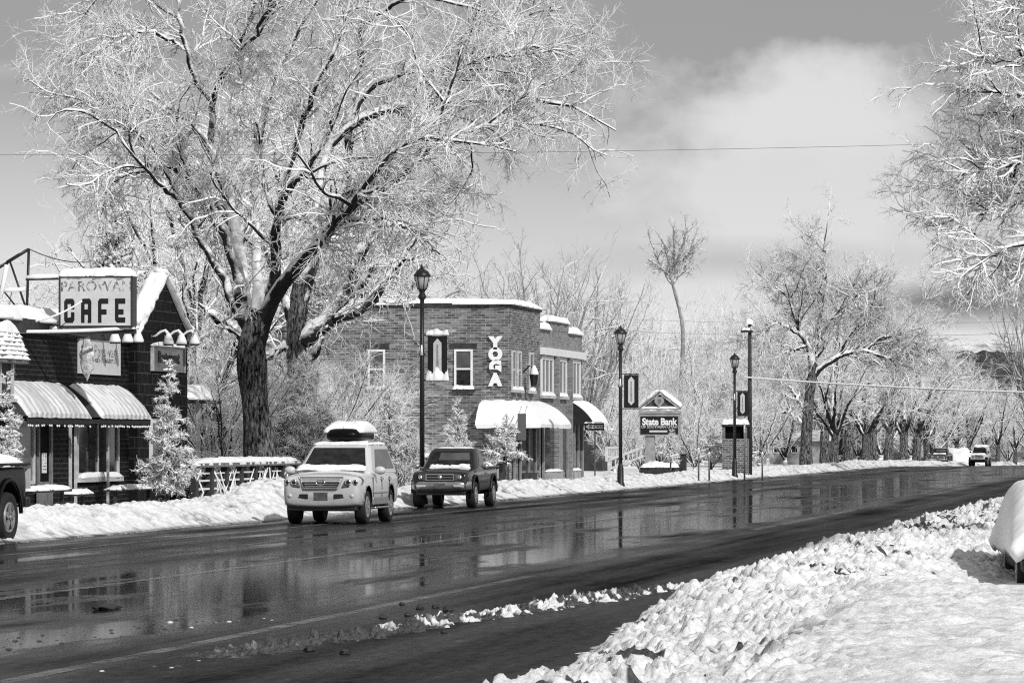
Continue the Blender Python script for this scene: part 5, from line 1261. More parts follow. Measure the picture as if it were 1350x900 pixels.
# ---------------------------------------------------------------- snow-capped fences
def fence(label, X, pa, pb, ztop, zbot, nposts, seed):
    y0, y1 = on_x(pa, X), on_x(pb, X)
    t = thing('fence', label, 'fence', (X, (y0 + y1) / 2, .14))
    mb = MB(); mb.box(X - .16, X + .16, y0, y1, ztop - .10, ztop); tr = mb.build('top_rail', M['grey_wood'], t)
    mb = MB(); mb.slab((X - .18, y0 - .1, ztop - .02), (.34, 0, 0), (0, y1 - y0 + .2, 0), .14, 6, 50, seed, .05, .35); mb.build('snow_cap', M['snow_soft'], tr)
    mb = MB()
    for zz in (.16, .36, .56, .74): mb.box(X - .03, X + .03, y0, y1, zbot + zz, zbot + zz + .045)
    mb.build('rail', M['white_paint'], t)
    rg = random.Random(seed)
    for k in range(nposts):
        y = y0 + (y1 - y0) * k / (nposts - 1); mb = MB(); mb.box(X - .08, X + .08, y - .13, y + .13, .1, ztop - .101); mb.build('post', M['dark_wood'], t)
    mb = MB()
    for k in range(nposts * 3):
        y = y0 + (y1 - y0) * rg.random(); mb.tube([(X + rg.uniform(-.05, .08), y, .2), (X + rg.uniform(-.08, .12), y + rg.uniform(-.5, .5), zbot + .3), (X + rg.uniform(-.1, .15), y + rg.uniform(-1., 1.), ztop - .15)], [.03, .025, .015], 5)
    o = mb.build('snowy_creeper', M['twig'], t)
fence('snow-capped fence with dark posts between the cafe and the silver SUV', -24.15, 256, 388, 1.36, .35, 8, 3)
fence('short snow-capped fence glimpsed between the SUV and the dark pickup', -25.6, 516, 566, 1.40, .35, 5, 9)
# ---------------------------------------------------------------- vehicles (local frame: +y is the front, x across, z up)
def ring(y, w, zb, zs, zc, tuck=.93, sh=.90):
    R = [(w * tuck, zb), (w * .985, zb + .10), (w, zb + (zs - zb) * .5), (w * .99, zs - .09), (w * .955, zs - .02), (w * sh, zs + .005), (w * .5, zc - .006), (0, zc)]
    pts = [(x, y, z) for x, z in R] + [(-x, y, z) for x, z in reversed(R[:-1])]
    return pts
def loft(mb, rings, smooth=True):
    n = len(rings[0]); vs = [p for r in rings for p in r]
    fs = [(i * n + k, i * n + (k + 1) % n, (i + 1) * n + (k + 1) % n, (i + 1) * n + k) for i in range(len(rings) - 1) for k in range(n)]
    fs += [tuple(range(n)), tuple((len(rings) - 1) * n + k for k in range(n))]
    mb.add(vs, fs, smooth)
def cut_body(body, wells, depth_, halfw):
    """wheel wells cut out of the body, lined dark"""
    cs = []
    for (y, z, r) in wells:
        for s in (-1, 1):
            mb = MB(); mb.lathe([(r, -depth_ / 2), (r, depth_ / 2)], (s * (halfw + .02 - depth_ / 2 + .10), y, z), 28, Matrix.Rotation(math.pi / 2, 3, 'Y'))
            c = mb.build('cutter', M['interior'], None, smooth=False); cs.append(c)
            b = body.modifiers.new('well', 'BOOLEAN'); b.object = c; b.operation = 'DIFFERENCE'; b.solver = 'EXACT'; b.material_mode = 'TRANSFER'
    dg = bpy.context.evaluated_depsgraph_get(); dg.update()
    me = bpy.data.meshes.new_from_object(body.evaluated_get(dg))
    body.modifiers.clear(); old = body.data; body.data = me
    for c in cs: bpy.data.objects.remove(c)
def wheel(parent, x, y, r, w, spokes=6, rim_r=.64):
    MY = Matrix.Rotation(math.pi / 2 if x > 0 else -math.pi / 2, 3, 'Y')
    wh = bpy.data.objects.new('wheel', None); COL.objects.link(wh); wh.parent = parent; wh.location = (x, y, r)
    mb = MB(); a = w / 2; mb.lathe([(r * rim_r, -a * .8), (r * .80, -a), (r * .95, -a * .93), (r, -a * .6), (r, a * .6), (r * .95, a * .93), (r * .80, a), (r * rim_r, a * .8)], (0, 0, 0), 28, MY)
    mb.build('tyre', M['tyre'], wh, local=True)
    mb = MB(); R = r * rim_r
    mb.lathe([(R, -a * .7), (R, a * .95), (R * .90, a * 1.0), (R * .86, a * .80), (R * .2, a * .76), (.0, a * .76)], (0, 0, 0), 24, MY)
    for k in range(spokes):
        q = 2 * math.pi * k / spokes; d = Vector((math.cos(q), math.sin(q), 0)); s = Vector((-d.y, d.x, 0)); Z_ = Vector((0, 0, 1))
        P = [d * R * .1 - s * .05 + Z_ * a * .77, d * R * .93 - s * .032 + Z_ * a * .77, d * R * .93 + s * .032 + Z_ * a * .77, d * R * .1 + s * .05 + Z_ * a * .77]
        mb.hull8([MY @ p for p in P] + [MY @ (p + Z_ * a * .22) for p in P])
    mb.lathe([(R * .22, a * .77), (R * .2, a * 1.05), (0.0, a * 1.06)], (0, 0, 0), 12, MY)
    mb.build('rim', M['rim'], wh, local=True)
    mb = MB(); mb.lathe([(R * .84, a * .785), (R * .84, a * .79), (0, a * .791)], (0, 0, 0), 20, MY); mb.build('brake', M['plastic_black'], wh, local=True)
    return wh
def cabin(mb, zs, yf, yr, wb, top_):
    """zs list of (z, y_front, y_rear, half width); chamfered plan"""
    rings = []
    for z, f, r, w in zs:
        c = .10
        rings.append([(w - c * .6, f, z), (w, f - c * 1.6, z), (w, r + c * 1.2, z), (w - c, r, z), (-w + c, r, z), (-w, r + c * 1.2, z), (-w, f - c * 1.6, z), (-w + c * .6, f, z)])
    loft(mb, rings, False)
    return rings
def side_glass(mb, rings, i0, i1, s, ya, yb, zlo, zhi, off=.012):
    """plate on the cabin side (s=+1 right) between fractions of its length"""
    a, b = (1, 2) if s > 0 else (6, 5)
    A, D = Vector(rings[i0][a]), Vector(rings[i1][a]); B, C = Vector(rings[i0][b]), Vector(rings[i1][b])
    P = lambda u, v: (A.lerp(B, u)).lerp(D.lerp(C, u), v)
    q = [P(ya[0], zlo), P(yb[0], zlo), P(yb[1], zhi), P(ya[1], zhi)]
    n = Vector((s, 0, .25)).normalized()
    mb.hull8([p - n * .01 for p in q] + [p + n * off for p in q])

def build_suv(label):
    t = thing('suv', label, 'car')
    hw = .94
    st = [(2.385, .72, .47, .98, 1.00), (2.37, .80, .42, 1.03, 1.06), (2.32, .87, .38, 1.07, 1.11), (2.18, .915, .36, 1.09, 1.15), (1.75, .94, .34, 1.12, 1.19), (1.05, .94, .34, 1.14, 1.22), (.2, .94, .36, 1.17, 1.22), (-1.3, .94, .36, 1.17, 1.22), (-2.05, .93, .38, 1.16, 1.2), (-2.30, .90, .42, 1.12, 1.16), (-2.40, .80, .48, 1.05, 1.08)]
    mb = MB(); loft(mb, [ring(*s) for s in st]); body = mb.build('body', [M['paint_silver'], M['interior']], t, local=True)
    s_ = body.modifiers.new('s', 'SUBSURF'); s_.levels = s_.render_levels = 2
    R = .385; yf, yr = 1.48, -1.31
    cut_body(body, [(yf, R + .02, .47), (yr, R + .02, .47)], .34, hw)
    mb = MB(); rg_ = cabin(mb, [(1.12, 1.02, -2.30, .885), (1.20, .93, -2.29, .875), (1.74, .22, -2.10, .70), (1.82, .05, -2.02, .64), (1.845, -.12, -1.85, .55)], 0, 0, 0, 0)
    mb.build('cabin', M['paint_silver'], t, local=True, bevel=.05, seg=3)
    F = lambda i: (Vector(rg_[i][7]), Vector(rg_[i][0]))
    (A, B), (D, C) = F(1), F(2)
    mb = MB(); mb.panel(B, A, D, C, .02, (.035, .035, .03, .03), .03)
    # panel's normal has to look forward
    ws = mb.build('windscreen', M['glass'], t, local=True)
    mb = MB(); mb.slab(A + Vector((.05, .10, .03)), Vector((1.62, 0, 0)), Vector((0, -.14, .09)), .055, 26, 5, 4, .02, .5); mb.build('snow', M['snow_soft'], ws, local=True)
    for s in (-1, 1):
        for ya, yb in (((.13, .20), (.40, .44)), ((.43, .47), (.66, .69)), ((.69, .72), (.92, .93))):
            mb = MB(); side_glass(mb, rg_, 1, 2, s, ya, yb, .10, .93); mb.build('side_window', M['glass_grey'] if s < 0 else M['glass'], t, local=True)
        # pillar trim, handles, sill board, mirror
        mb = MB()
        for y in (-.15, -1.12): mb.box(s * .935, s * .968, y, y + .19, 1.0, 1.035)
        mb.build('handle', M['chrome'], t, local=True)
        mb = MB()
        for y in (.98, -.08, -1.04): mb.box(s * .925, s * .9455, y - .008, y + .008, .50, 1.07)
        mb.build('door_seam', M['plastic_black'], t, local=True)
        mb = MB(); mb.box(s * .80, s * 1.0, -.80, 1.0, .34, .385); mb.box(s * .90, s * .955, -.82, 1.0, .43, .60); mb.build('running_board', M['dull_chrome'], t, local=True, bevel=.015)
        mb = MB(); mb.box(s * .94, s * .957, -.78, .98, .70, .76); mb.build('side_moulding', M['paint_silver'], t, local=True, bevel=.008)
        mb = MB(); mb.lathe([(.0, -.09), (.085, -.075), (.115, 0), (.10, .06), (.03, .09)], (s * 1.06, .78, 1.22), 14, Matrix.Rotation(-math.pi / 2, 3, 'X') @ Matrix.Diagonal((1.15, .85, 1)))
        mb.bar((s * .88, .80, 1.16), (s * 1.0, .79, 1.19), .06); mb.build('mirror', M['paint_silver'], t, local=True)
        # headlamp: a wraparound cluster
        pts = [(s * .47, 2.31, .79), (s * .80, 2.27, .79), (s * .915, 2.09, .85), (s * .93, 1.93, .96), (s * .87, 2.10, 1.04), (s * .56, 2.27, 1.01)]
        mb = MB(); mb.prism(pts, (0, .105, -.005)); hl = mb.build('headlight', M['lamp_lens'], t, local=True, bevel=.02)
        mb = MB()
        for (x, y, r) in ((.63, 2.405, .078), (.79, 2.370, .070)):
            mb.lathe([(r, 0), (r * .95, .018), (r * .55, .022), (0, .012)], (s * x, y - .012, .905), 16, Matrix.Rotation(-math.pi / 2, 3, 'X'))
        mb.build('reflector', M['chrome'], hl, local=True)
        mb = MB()
        for (x, y, r) in ((.63, 2.418, .040), (.79, 2.383, .036)): mb.lathe([(r, 0), (0, .014)], (s * x, y, .905), 12, Matrix.Rotation(-math.pi / 2, 3, 'X'))
        mb.build('bulb', M['plastic_black'], hl, local=True)
        mb = MB(); mb.prism([(s * .30, 2.35, .585), (s * .82, 2.29, .61), (s * .85, 2.27, .70), (s * .30, 2.35, .69)], (0, .062, 0)); fg = mb.build('bumper_vent', M['plastic_black'], t, local=True, bevel=.012)
        mb = MB(); mb.lathe([(.052, 0), (.045, .02), (0, .026)], (s * .72, 2.372, .655), 12, Matrix.Rotation(-math.pi / 2, 3, 'X')); mb.build('fog_lamp', M['lamp_glass'], fg, local=True)
        mb = MB(); mb.tube([(s * .60, -.15, 1.83), (s * .60, -.25, 1.885), (s * .58, -1.75, 1.885), (s * .57, -1.88, 1.83)], .022, 8); mb.build('roof_rail', M['dull_chrome'], t, local=True)
        mb = MB(); mb.prism([(s * .84, -2.30, .85), (s * .90, -2.22, .85), (s * .90, -2.20, 1.35), (s * .82, -2.28, 1.35)], (0, -.03, 0)); mb.build('tail_light', M['lamp_glass'], t, local=True)
        for y in (yf, yr): wheel(t, s * .785, y, R, .265)
    # grille
    mb = MB(); mb.prism([(-.37, 2.36, .785), (.37, 2.36, .785), (.49, 2.30, 1.005), (-.49, 2.30, 1.005)], (0, .055, 0)); gr = mb.build('grille', M['plastic_black'], t, local=True, bevel=.012)
    mb = MB()
    for k in range(4):
        u = .14 + .235 * k; hw_ = .37 + .115 * u; y = 2.415 - .06 * u; z = .785 + .22 * u
        mb.box(-hw_ + .02, hw_ - .02, y, y + .018, z - .011, z + .012)
    a = [(-.385, .775), (.385, .775), (.515, 1.02), (-.515, 1.02)]
    for i in range(4):
        p, q = a[i], a[(i + 1) % 4]; yy_ = lambda z: 2.42 - .06 * (z - .785) / .22
        mb.bar((p[0], yy_(p[1]), p[1]), (q[0], yy_(q[1]), q[1]), .032)
    mb.build('grille_bar', M['chrome'], gr, local=True)
    mb = MB(); mb.tube([(.10 * math.cos(q), 2.432 - .03 * math.sin(q) * .2, .90 + .058 * math.sin(q)) for q in [i * 2 * math.pi / 20 for i in range(21)]], .014, 6, False); mb.bar((-.03, 2.43, .935), (-.012, 2.43, .875), .018); mb.bar((-.012, 2.43, .872), (.055, 2.43, .872), .018); mb.build('emblem', M['chrome'], gr, local=True)
    gr.location.z = .05
    for o in kids(t):
        if o.name.startswith('headlight'): o.location.z = .05
    # bumper
    mb = MB(); n = 16; vs = []
    prof = [(.50, -.05), (.52, .03), (.60, .055), (.70, .05), (.76, .02)]
    for z, o in prof:
        for k in range(n + 1):
            q = -1 + 2 * k / n; x = .93 * math.sin(q * math.pi / 2 * .98); y = 2.335 + .035 * 0 - .42 * (abs(q) ** 3.6) + o; vs.append((x, y, z))
    mb.add(vs, [(i * (n + 1) + k, i * (n + 1) + k + 1, (i + 1) * (n + 1) + k + 1, (i + 1) * (n + 1) + k) for i in range(4) for k in range(n)], True)
    bu = mb.build('bumper', M['paint_silver'], t, local=True); bu.modifiers.new('t', 'SOLIDIFY').thickness = .03
    mb = MB(); mb.box(-.80, .80, 2.0, 2.28, .30, .46); mb.build('skid_plate', M['plastic_black'], t, local=True, bevel=.03)
    mb = MB(); mb.box(-.155, .155, 2.395, 2.412, .575, .72); lp_ = mb.build('licence_plate', M['plate'], t, local=True, bevel=.006)
    mb = MB(); mb.box(-.165, .165, 2.39, 2.404, .722, .735); mb.box(-.165, .165, 2.39, 2.404, .560, .573); mb.build('frame', M['dull_chrome'], lp_, local=True)
    mb = MB(); mb.box(-.70, .70, 1.1, 1.12, 1.222, 1.224)
    mb = MB(); mb.slab((-.66, -1.95, 1.835), (1.32, 0, 0), (0, 1.95, 0), .07, 16, 24, 9, .03, .3); mb.slab((-.60, -.2, 1.80), (1.2, 0, 0), (0, .30, -.035), .06, 20, 5, 19, .02, .5); mb.build('snow_cap', M['snow_soft'], t, local=True)
    mb = MB(); mb.bar((-.55, .98, 1.235), (-.02, .86, 1.29), .02); mb.bar((.05, .98, 1.235), (.55, .86, 1.29), .02); mb.build('wiper', M['plastic_black'], t, local=True)
    mb = MB(); mb.box(-.6, .6, -2.2, 2.0, .30, .52); mb.build('underbody', M['interior'], t, local=True)
    return t
SX = 99.5
p = W(436, 687, SX)
suv = build_suv('silver SUV with a cargo box on its roof, parked in front of the snow bank')
suv.location = (p.x, p.y + 1.48 - .2, 0.0); suv.rotation_euler = (0, 0, math.pi)
# cargo box on its roof: lifts off, so a thing of its own
cb = thing('roof_cargo_box', 'black roof cargo box heaped with snow on top of the silver SUV', 'cargo box', (suv.location.x + .0, suv.location.y + 1.0, 1.90), math.pi)
mb = MB(); rr = []
for z, w, y0, y1, c in ((0, .40, -.85, .85, .10), (.05, .46, -.98, .98, .14), (.16, .48, -1.02, 1.0, .16), (.26, .46, -1.0, .93, .18), (.31, .40, -.9, .72, .18)):
    rr.append([(w - c, y1, z), (w, y1 - c * 1.6, z), (w, y0 + c, z), (w - c, y0, z), (-w + c, y0, z), (-w, y0 + c, z), (-w, y1 - c * 1.6, z), (-w + c, y1, z)])
loft(mb, rr, True); mb.build('shell', M['paint_black'], cb, local=True, sub=2)
mb = MB(); mb.slab((-.47, -.95, .235), (.94, 0, 0), (0, 1.72, 0), .23, 18, 18, 31, .05, .07, pw=2.6); mb.build('snow_cap', M['snow_soft'], cb, local=True)
mb = MB(); mb.box(-.56, .56, -.62, -.56, -.05, -.002); mb.box(-.56, .56, .5, .56, -.05, -.002); mb.build('crossbar', M['plastic_black'], cb, local=True)

def build_pickup(label, big=False, paint='paint_dark', grille='dull_chrome', snow=True):
    t = thing('pickup_truck', label, 'pickup truck')
    hw = .86; pm = M[paint]
    st = [(2.40, .66, .52, .86, .88), (2.37, .74, .46, .94, .97), (2.28, .81, .43, 1.0, 1.04), (2.05, .845, .42, 1.03, 1.08), (1.5, .86, .42, 1.06, 1.12), (.85, .86, .42, 1.09, 1.14), (.0, .86, .42, 1.10, 1.13), (-.9, .86, .44, 1.10, 1.13), (-1.6, .86, .46, 1.12, 1.13), (-2.35, .86, .5, 1.12, 1.13), (-2.47, .84, .54, 1.10, 1.11)]
    mb = MB(); loft(mb, [ring(*s, sh=.93) for s in st]); body = mb.build('body', [pm, M['interior']], t, local=True)
    s_ = body.modifiers.new('s', 'SUBSURF'); s_.levels = s_.render_levels = 2
    R = .37; yf, yr = 1.50, -1.56
    cut_body(body, [(yf, R + .05, .47), (yr, R + .05, .47)], .32, hw)
    mb = MB(); rg_ = cabin(mb, [(1.05, .92, -.62, .81), (1.13, .84, -.62, .80), (1.60, .30, -.52, .66), (1.665, .14, -.47, .61), (1.685, .0, -.42, .54)], 0, 0, 0, 0)
    mb.build('cab', pm, t, local=True, bevel=.04, seg=3)
    A, B, D, C = Vector(rg_[1][7]), Vector(rg_[1][0]), Vector(rg_[2][7]), Vector(rg_[2][0])
    mb = MB(); mb.panel(B, A, D, C, .016, (.035, .035, .05, .05), .03); ws = mb.build('windscreen', M['glass'], t, local=True)
    mb = MB(); mb.panel(B, A, D, C, .019, (.24, .10, .42, .14), .002); mb.build('rear_glass_glow', M['glass_grey'], ws, local=True)
    A, B, D, C = Vector(rg_[1][4]), Vector(rg_[1][3]), Vector(rg_[2][4]), Vector(rg_[2][3])
    mb = MB(); mb.panel(A, B, C, D, .016, (.08, .08, .1, .08), .03); mb.build('rear_window', M['glass_grey'], t, local=True)
    for s in (-1, 1):
        mb = MB(); side_glass(mb, rg_, 1, 2, s, (.15, .26), (.90, .92), .10, .92); mb.build('side_window', M['glass_grey'] if s < 0 else M['glass'], t, local=True)
        mb = MB(); mb.box(s * .855, s * .885, -.42, -.24, .95, .99); mb.build('handle', M['dull_chrome'], t, local=True)
        mb = MB(); mb.box(s * .855, s * .872, -.60, 1.0, .70, .75); mb.build('side_moulding', M['plastic_black'], t, local=True)
        for y0_, r_ in ((yf, .50), (yr, .50)):
            P = [(s * .872, y0_ + r_ * math.cos(q), R + .05 + r_ * math.sin(q)) for q in [math.pi * (.0 + 1.0 * i / 12) for i in range(13)]]
            mb = MB(); mb.tube(P, .032, 6); mb.build('wheel_arch', M['plastic_black'] if paint == 'paint_dark' else pm, t, local=True)
        mb = MB(); mb.lathe([(0, -.09), (.08, -.07), (.105, 0), (.09, .05), (.03, .08)], (s * 1.0, .66, 1.17), 12, Matrix.Rotation(-math.pi / 2, 3, 'X') @ Matrix.Diagonal((1.15, .85, 1))); mb.bar((s * .8, .68, 1.12), (s * .95, .67, 1.15), .05); mb.build('mirror', M['dull_chrome'] if paint == 'paint_dark' else pm, t, local=True)
        mb = MB(); mb.prism([(s * .42, 2.32, .79), (s * .72, 2.30, .79), (s * .80, 2.17, .81), (s * .80, 2.17, .945), (s * .70, 2.28, .965), (s * .42, 2.31, .95)], (0, .085, 0)); hl = mb.build('headlight', M['lamp_lens'], t, local=True, bevel=.015)
        mb = MB(); mb.lathe([(.065, 0), (.06, .015), (0, .02)], (s * .56, 2.40, .875), 14, Matrix.Rotation(-math.pi / 2, 3, 'X')); mb.build('reflector', M['chrome'], hl, local=True)
        mb = MB(); mb.prism([(s * .40, 2.36, .60), (s * .66, 2.36, .60), (s * .66, 2.36, .655), (s * .40, 2.36, .655)], (0, .115, 0)); mb.build('fog_lamp', M['lamp_glass'], t, local=True)
        mb = MB(); mb.box(s * .80, s * .868, -2.495, -2.44, .78, 1.08); mb.build('tail_light', M['lamp_glass'], t, local=True)
        mb = MB(); mb.box(s * .80, s * .90, -2.42, -.70, 1.125, 1.165); mb.build('bed_rail', pm, t, local=True, bevel=.015)
        for y in (yf, yr): wheel(t, s * .76, y, R, .26, 5, .60)
    mb = MB(); mb.prism([(-.40, 2.35, .79), (.40, 2.35, .79), (.40, 2.33, .95), (-.40, 2.33, .95)], (0, .05, 0)); gr = mb.build('grille', M['plastic_black'], t, local=True, bevel=.01)
    mb = MB(); mb.box(-.41, .41, 2.395, 2.42, .93, .965); mb.box(-.41, .41, 2.405, 2.425, .78, .80); mb.box(-.39, .39, 2.40, 2.415, .855, .875)
    mb.box(-.41, -.375, 2.396, 2.419, .80, .93); mb.box(.375, .41, 2.396, 2.419, .80, .93)
    mb.lathe([(.06, 0), (.055, .012), (0, .015)], (0, 2.416, .87), 14, Matrix.Rotation(-math.pi / 2, 3, 'X')); mb.build('grille_bar', M[grille], gr, local=True)
    mb = MB(); n = 14; vs = []
    for z, o in ((.52, -.03), (.54, .05), (.66, .07), (.74, .05), (.755, -.03)):
        for k in range(n + 1):
            q = -1 + 2 * k / n; vs.append((.86 * math.sin(q * math.pi / 2 * .98), 2.37 - .32 * abs(q) ** 3.6 + o, z))
    mb.add(vs, [(i * (n + 1) + k, i * (n + 1) + k + 1, (i + 1) * (n + 1) + k + 1, (i + 1) * (n + 1) + k) for i in range(4) for k in range(n)], True)
    bu = mb.build('bumper', M[grille], t, local=True); bu.modifiers.new('t', 'SOLIDIFY').thickness = .02
    mb = MB(); mb.box(-.15, .15, 2.445, 2.458, .565, .70); mb.build('licence_plate', M['plate'], t, local=True)
    mb = MB(); mb.box(-.7, .7, 2.0, 2.3, .36, .52); mb.build('skid_plate', M['plastic_black'], t, local=True, bevel=.03)
    mb = MB(); mb.box(-.84, .84, -2.60, -2.44, .50, .66); mb.build('rear_bumper', M['dull_chrome'] if grille != 'plastic_black' else M['plastic_black'], t, local=True, bevel=.03)
    mb = MB(); mb.box(-.55, .55, -2.3, 2.0, .36, .56); mb.build('underbody', M['interior'], t, local=True)
    if snow:
        mb = MB(); mb.slab((-.80, -2.42, 1.12), (1.6, 0, 0), (0, 1.70, 0), .15, 14, 20, 44, .03, .35); mb.slab((-.54, -.42, 1.675), (1.08, 0, 0), (0, .45, 0), .035, 12, 8, 45, .02, .3); mb.slab((-.6, .86, 1.12), (1.2, 0, 0), (0, -.10, .07), .045, 20, 4, 46, .02, .9)
        mb.build('snow_cap', M['snow_soft'], t, local=True)
    return t
TX = 122.5
pk = build_pickup('dark pickup truck with a chrome grille, parked nose towards us behind the silver SUV')
p = W(589, 672, TX); pk.location = (p.x, p.y + 1.5 - .2, 0); pk.rotation_euler = (0, 0, math.pi)
# black pickup cut by the left edge, seen from its front end: only its tail is in the picture
bk = build_pickup('black pickup truck cut off by the left edge, snow lying on its bed', paint='paint_black', grille='plastic_black', snow=False)
mb = MB(); mb.slab((-.86, -2.45, 1.13), (1.72, 0, 0), (0, 1.78, 0), .16, 14, 20, 54, .03, .15); mb.build('snow_cap', M['snow_soft'], bk, local=True)
Zk = 81.5; p = W(17, 640, Zk); S_ = 1.28
bk.location = (p.x - .86 * S_ - .02, p.y - 2.45 * 1.6 + 1.2, 0); bk.rotation_euler = (0, 0, math.pi); bk.scale = (S_, 1.6, S_)

# far traffic: a pale off-roader and a dark car coming over the crest
def build_jeep(label):
    t = thing('offroad_car', label, 'car'); pm = M['paint_white']
    mb = MB(); mb.hull8([(-.72, -1.9, .55), (.72, -1.9, .55), (.66, 1.9, .55), (-.66, 1.9, .55), (-.76, -1.9, 1.12), (.76, -1.9, 1.12), (.62, 1.88, 1.06), (-.62, 1.88, 1.06)]); mb.build('body', pm, t, local=True, bevel=.05, seg=3)
    mb = MB(); mb.hull8([(-.72, -1.85, 1.121), (.72, -1.85, 1.121), (.70, .55, 1.121), (-.70, .55, 1.121), (-.64, -1.8, 1.78), (.64, -1.8, 1.78), (.60, .25, 1.75), (-.60, .25, 1.75)]); mb.build('cabin', pm, t, local=True, bevel=.05, seg=3)
    mb = MB(); mb.panel((.70, .55, 1.12), (-.70, .55, 1.12), (-.60, .25, 1.75), (.60, .25, 1.75), .02, (.07, .07, .08, .12)); mb.build('windscreen', M['glass'], t, local=True)
    for s in (-1, 1):
        mb = MB(); mb.box(s * .60, s * .90, .9, 1.85, .82, .90); mb.build('wing', pm, t, local=True, bevel=.03)
        mb = MB(); mb.lathe([(.11, 0), (.1, .03), (0, .04)], (s * .42, 1.9, .86), 14, Matrix.Rotation(-math.pi / 2, 3, 'X')); mb.build('headlight', M['lamp_lens'], t, local=True)
        mb = MB(); mb.box(s * .74, s * .90, .35, .45, 1.2, 1.36); mb.build('mirror', M['plastic_black'], t, local=True)
        mb = MB(); mb.panel((s * .715, .3 * s, 1.15), (s * .715, -.9 * s, 1.15), (s * .63, -.9 * s, 1.7), (s * .63, .15 * s, 1.7), .015, (.05, .05, .05, .05)); mb.build('side_window', M['glass'], t, local=True)
        for y in (1.25, -1.25): wheel(t, s * .74, y, .40, .26)
    mb = MB()
    for k in range(7): mb.box(-.27 + k * .08, -.23 + k * .08, 1.885, 1.91, .72, 1.0)
    mb.build('grille', M['plastic_black'], t, local=True)
    mb = MB(); mb.box(-.75, .75, 1.95, 2.1, .50, .66); mb.build('bumper', M['plastic_black'], t, local=True, bevel=.02)
    mb = MB(); mb.box(-.5, .5, -1.8, 1.8, .35, .54); mb.build('underbody', M['interior'], t, local=True)
    mb = MB(); mb.slab((-.62, .5, 1.08), (1.24, 0, 0), (0, 1.4, -.03), .12, 10, 10, 3, .03); mb.slab((-.62, -1.8, 1.78), (1.24, 0, 0), (0, 2.05, 0), .16, 10, 10, 4, .03); mb.build('snow_cap', M['snow_soft'], t, local=True)
    return t
jp = build_jeep('pale off-road car coming towards us at the far end of the road')
Zj = 392.0; p = W(1292, 616, Zj); jp.location = (p.x, p.y, float(profile(p.y))); jp.rotation_euler = (0, 0, math.pi - .06)
km = kidmap()
dc = copy_tree(pk, km); dc.name = 'far_car'; tag(dc, 'small dark vehicle near the far end of the road, left of the pale car', 'car')
Zd = 398.0; p = W(1240, 616, Zd); dc.location = (p.x, p.y, float(profile(p.y))); dc.rotation_euler = (0, 0, math.pi - .05)

# near right: a parked car buried in snow, only its tail corner shows
t = thing('snowed_car', 'parked car buried under thick snow at the right edge', 'car')
ZN = 55.0; p = W(1312, 782, ZN)
st = [(-2.25, .66, .42, .80, .84), (-2.2, .78, .36, .94, .98), (-1.95, .85, .33, 1.0, 1.06), (-1.2, .88, .30, 1.0, 1.08), (1.0, .88, .30, .98, 1.02), (1.9, .86, .32, .85, .9), (2.2, .74, .38, .74, .78)]
mb = MB(); loft(mb, [ring(*s) for s in st]); mb.build('body', M['paint_black'], t, local=True, sub=2)
for s in (-1, 1):
    mb = MB(); mb.prism([(s * .54, -2.30, .58), (s * .74, -2.30, .62), (s * .70, -2.30, .79), (s * .58, -2.30, .76)], (0, -.20, 0)); mb.build('tail_light', M['plastic_black'], t, local=True)
    for y in (1.35, -1.35): wheel(t, s * .76, y, .34, .22)
mb = MB(); mb.box(-.86, .86, -2.36, -2.15, .36, .58); mb.build('rear_bumper', M['plastic_black'], t, local=True, bevel=.05)
# mantle of snow
def mantle():
    nx, ny = 46, 90; X = np.linspace(-1.02, 1.02, nx); Y = np.linspace(-2.46, 2.45, ny); XX, YY = np.meshgrid(X, Y)
    base = np.interp(YY, [-2.46, -2.40, -2.2, -1.75, -1.2, -.5, .8, 1.5, 2.2, 2.45], [.80, .95, 1.06, 1.20, 1.45, 1.64, 1.66, 1.22, 1.12, .8])
    ed = np.clip((1.02 - np.abs(XX)) / .42, 0, 1); z = base * 1 - (1 - np.sqrt(1 - (1 - ed) ** 2.2)) * (base - .68)
    z = z + .10 * (fbm(XX * 2.2, YY * 1.6, 301) - .5) + .05 * domes(XX * 2.6, YY * 2.6, 303, .2, .6, .6) + .03 * domes(XX * 7, YY * 7, 307, .2, .6, .5)
    low = np.minimum(z - .10, np.where(ed < .05, .60, z - .20)) + .14 * (fbm(XX * 7, YY * 7, 305) - .5)
    V = np.concatenate([np.stack([XX.ravel(), YY.ravel(), z.ravel()], 1), np.stack([XX.ravel() * .95, YY.ravel() * .97, low.ravel()], 1)])
    i = (np.arange(nx - 1)[None] + (np.arange(ny - 1) * nx)[:, None]).reshape(-1); N = nx * ny
    ci, ri = i % nx, i // nx; i = i[~((np.abs(ci - 8.2) < 2.2 - .3 * ri) & (ri < 4))]      # snow has fallen off one lamp
    F = [np.stack([i, i + 1, i + nx + 1, i + nx], 1), np.stack([i + N, i + nx + N, i + nx + 1 + N, i + 1 + N], 1)]
    rim = list(range(nx)) + [k * nx + nx - 1 for k in range(1, ny)] + [(ny - 1) * nx + k for k in range(nx - 2, -1, -1)] + [k * nx for k in range(ny - 2, 0, -1)]
    rim = np.array(rim); r2 = np.roll(rim, -1); k_ = np.arange(len(rim)); open_ = (k_ < nx) & (fbm(k_ * .45, k_ * 0. + 2.2, 311, 2) > .56) | (np.abs(k_ - 8) < 2); rim, r2 = rim[~open_], r2[~open_]; F.append(np.stack([rim, rim + N, r2 + N, r2], 1))
    mesh_np('snow_mantle', V, np.concatenate(F), M['snow_soft'], t)
mantle()
t.location = (p.x + .95, p.y + 2.2, -0.06); t.scale = (1, 1, .88); t.rotation_euler = (0, 0, math.radians(6))
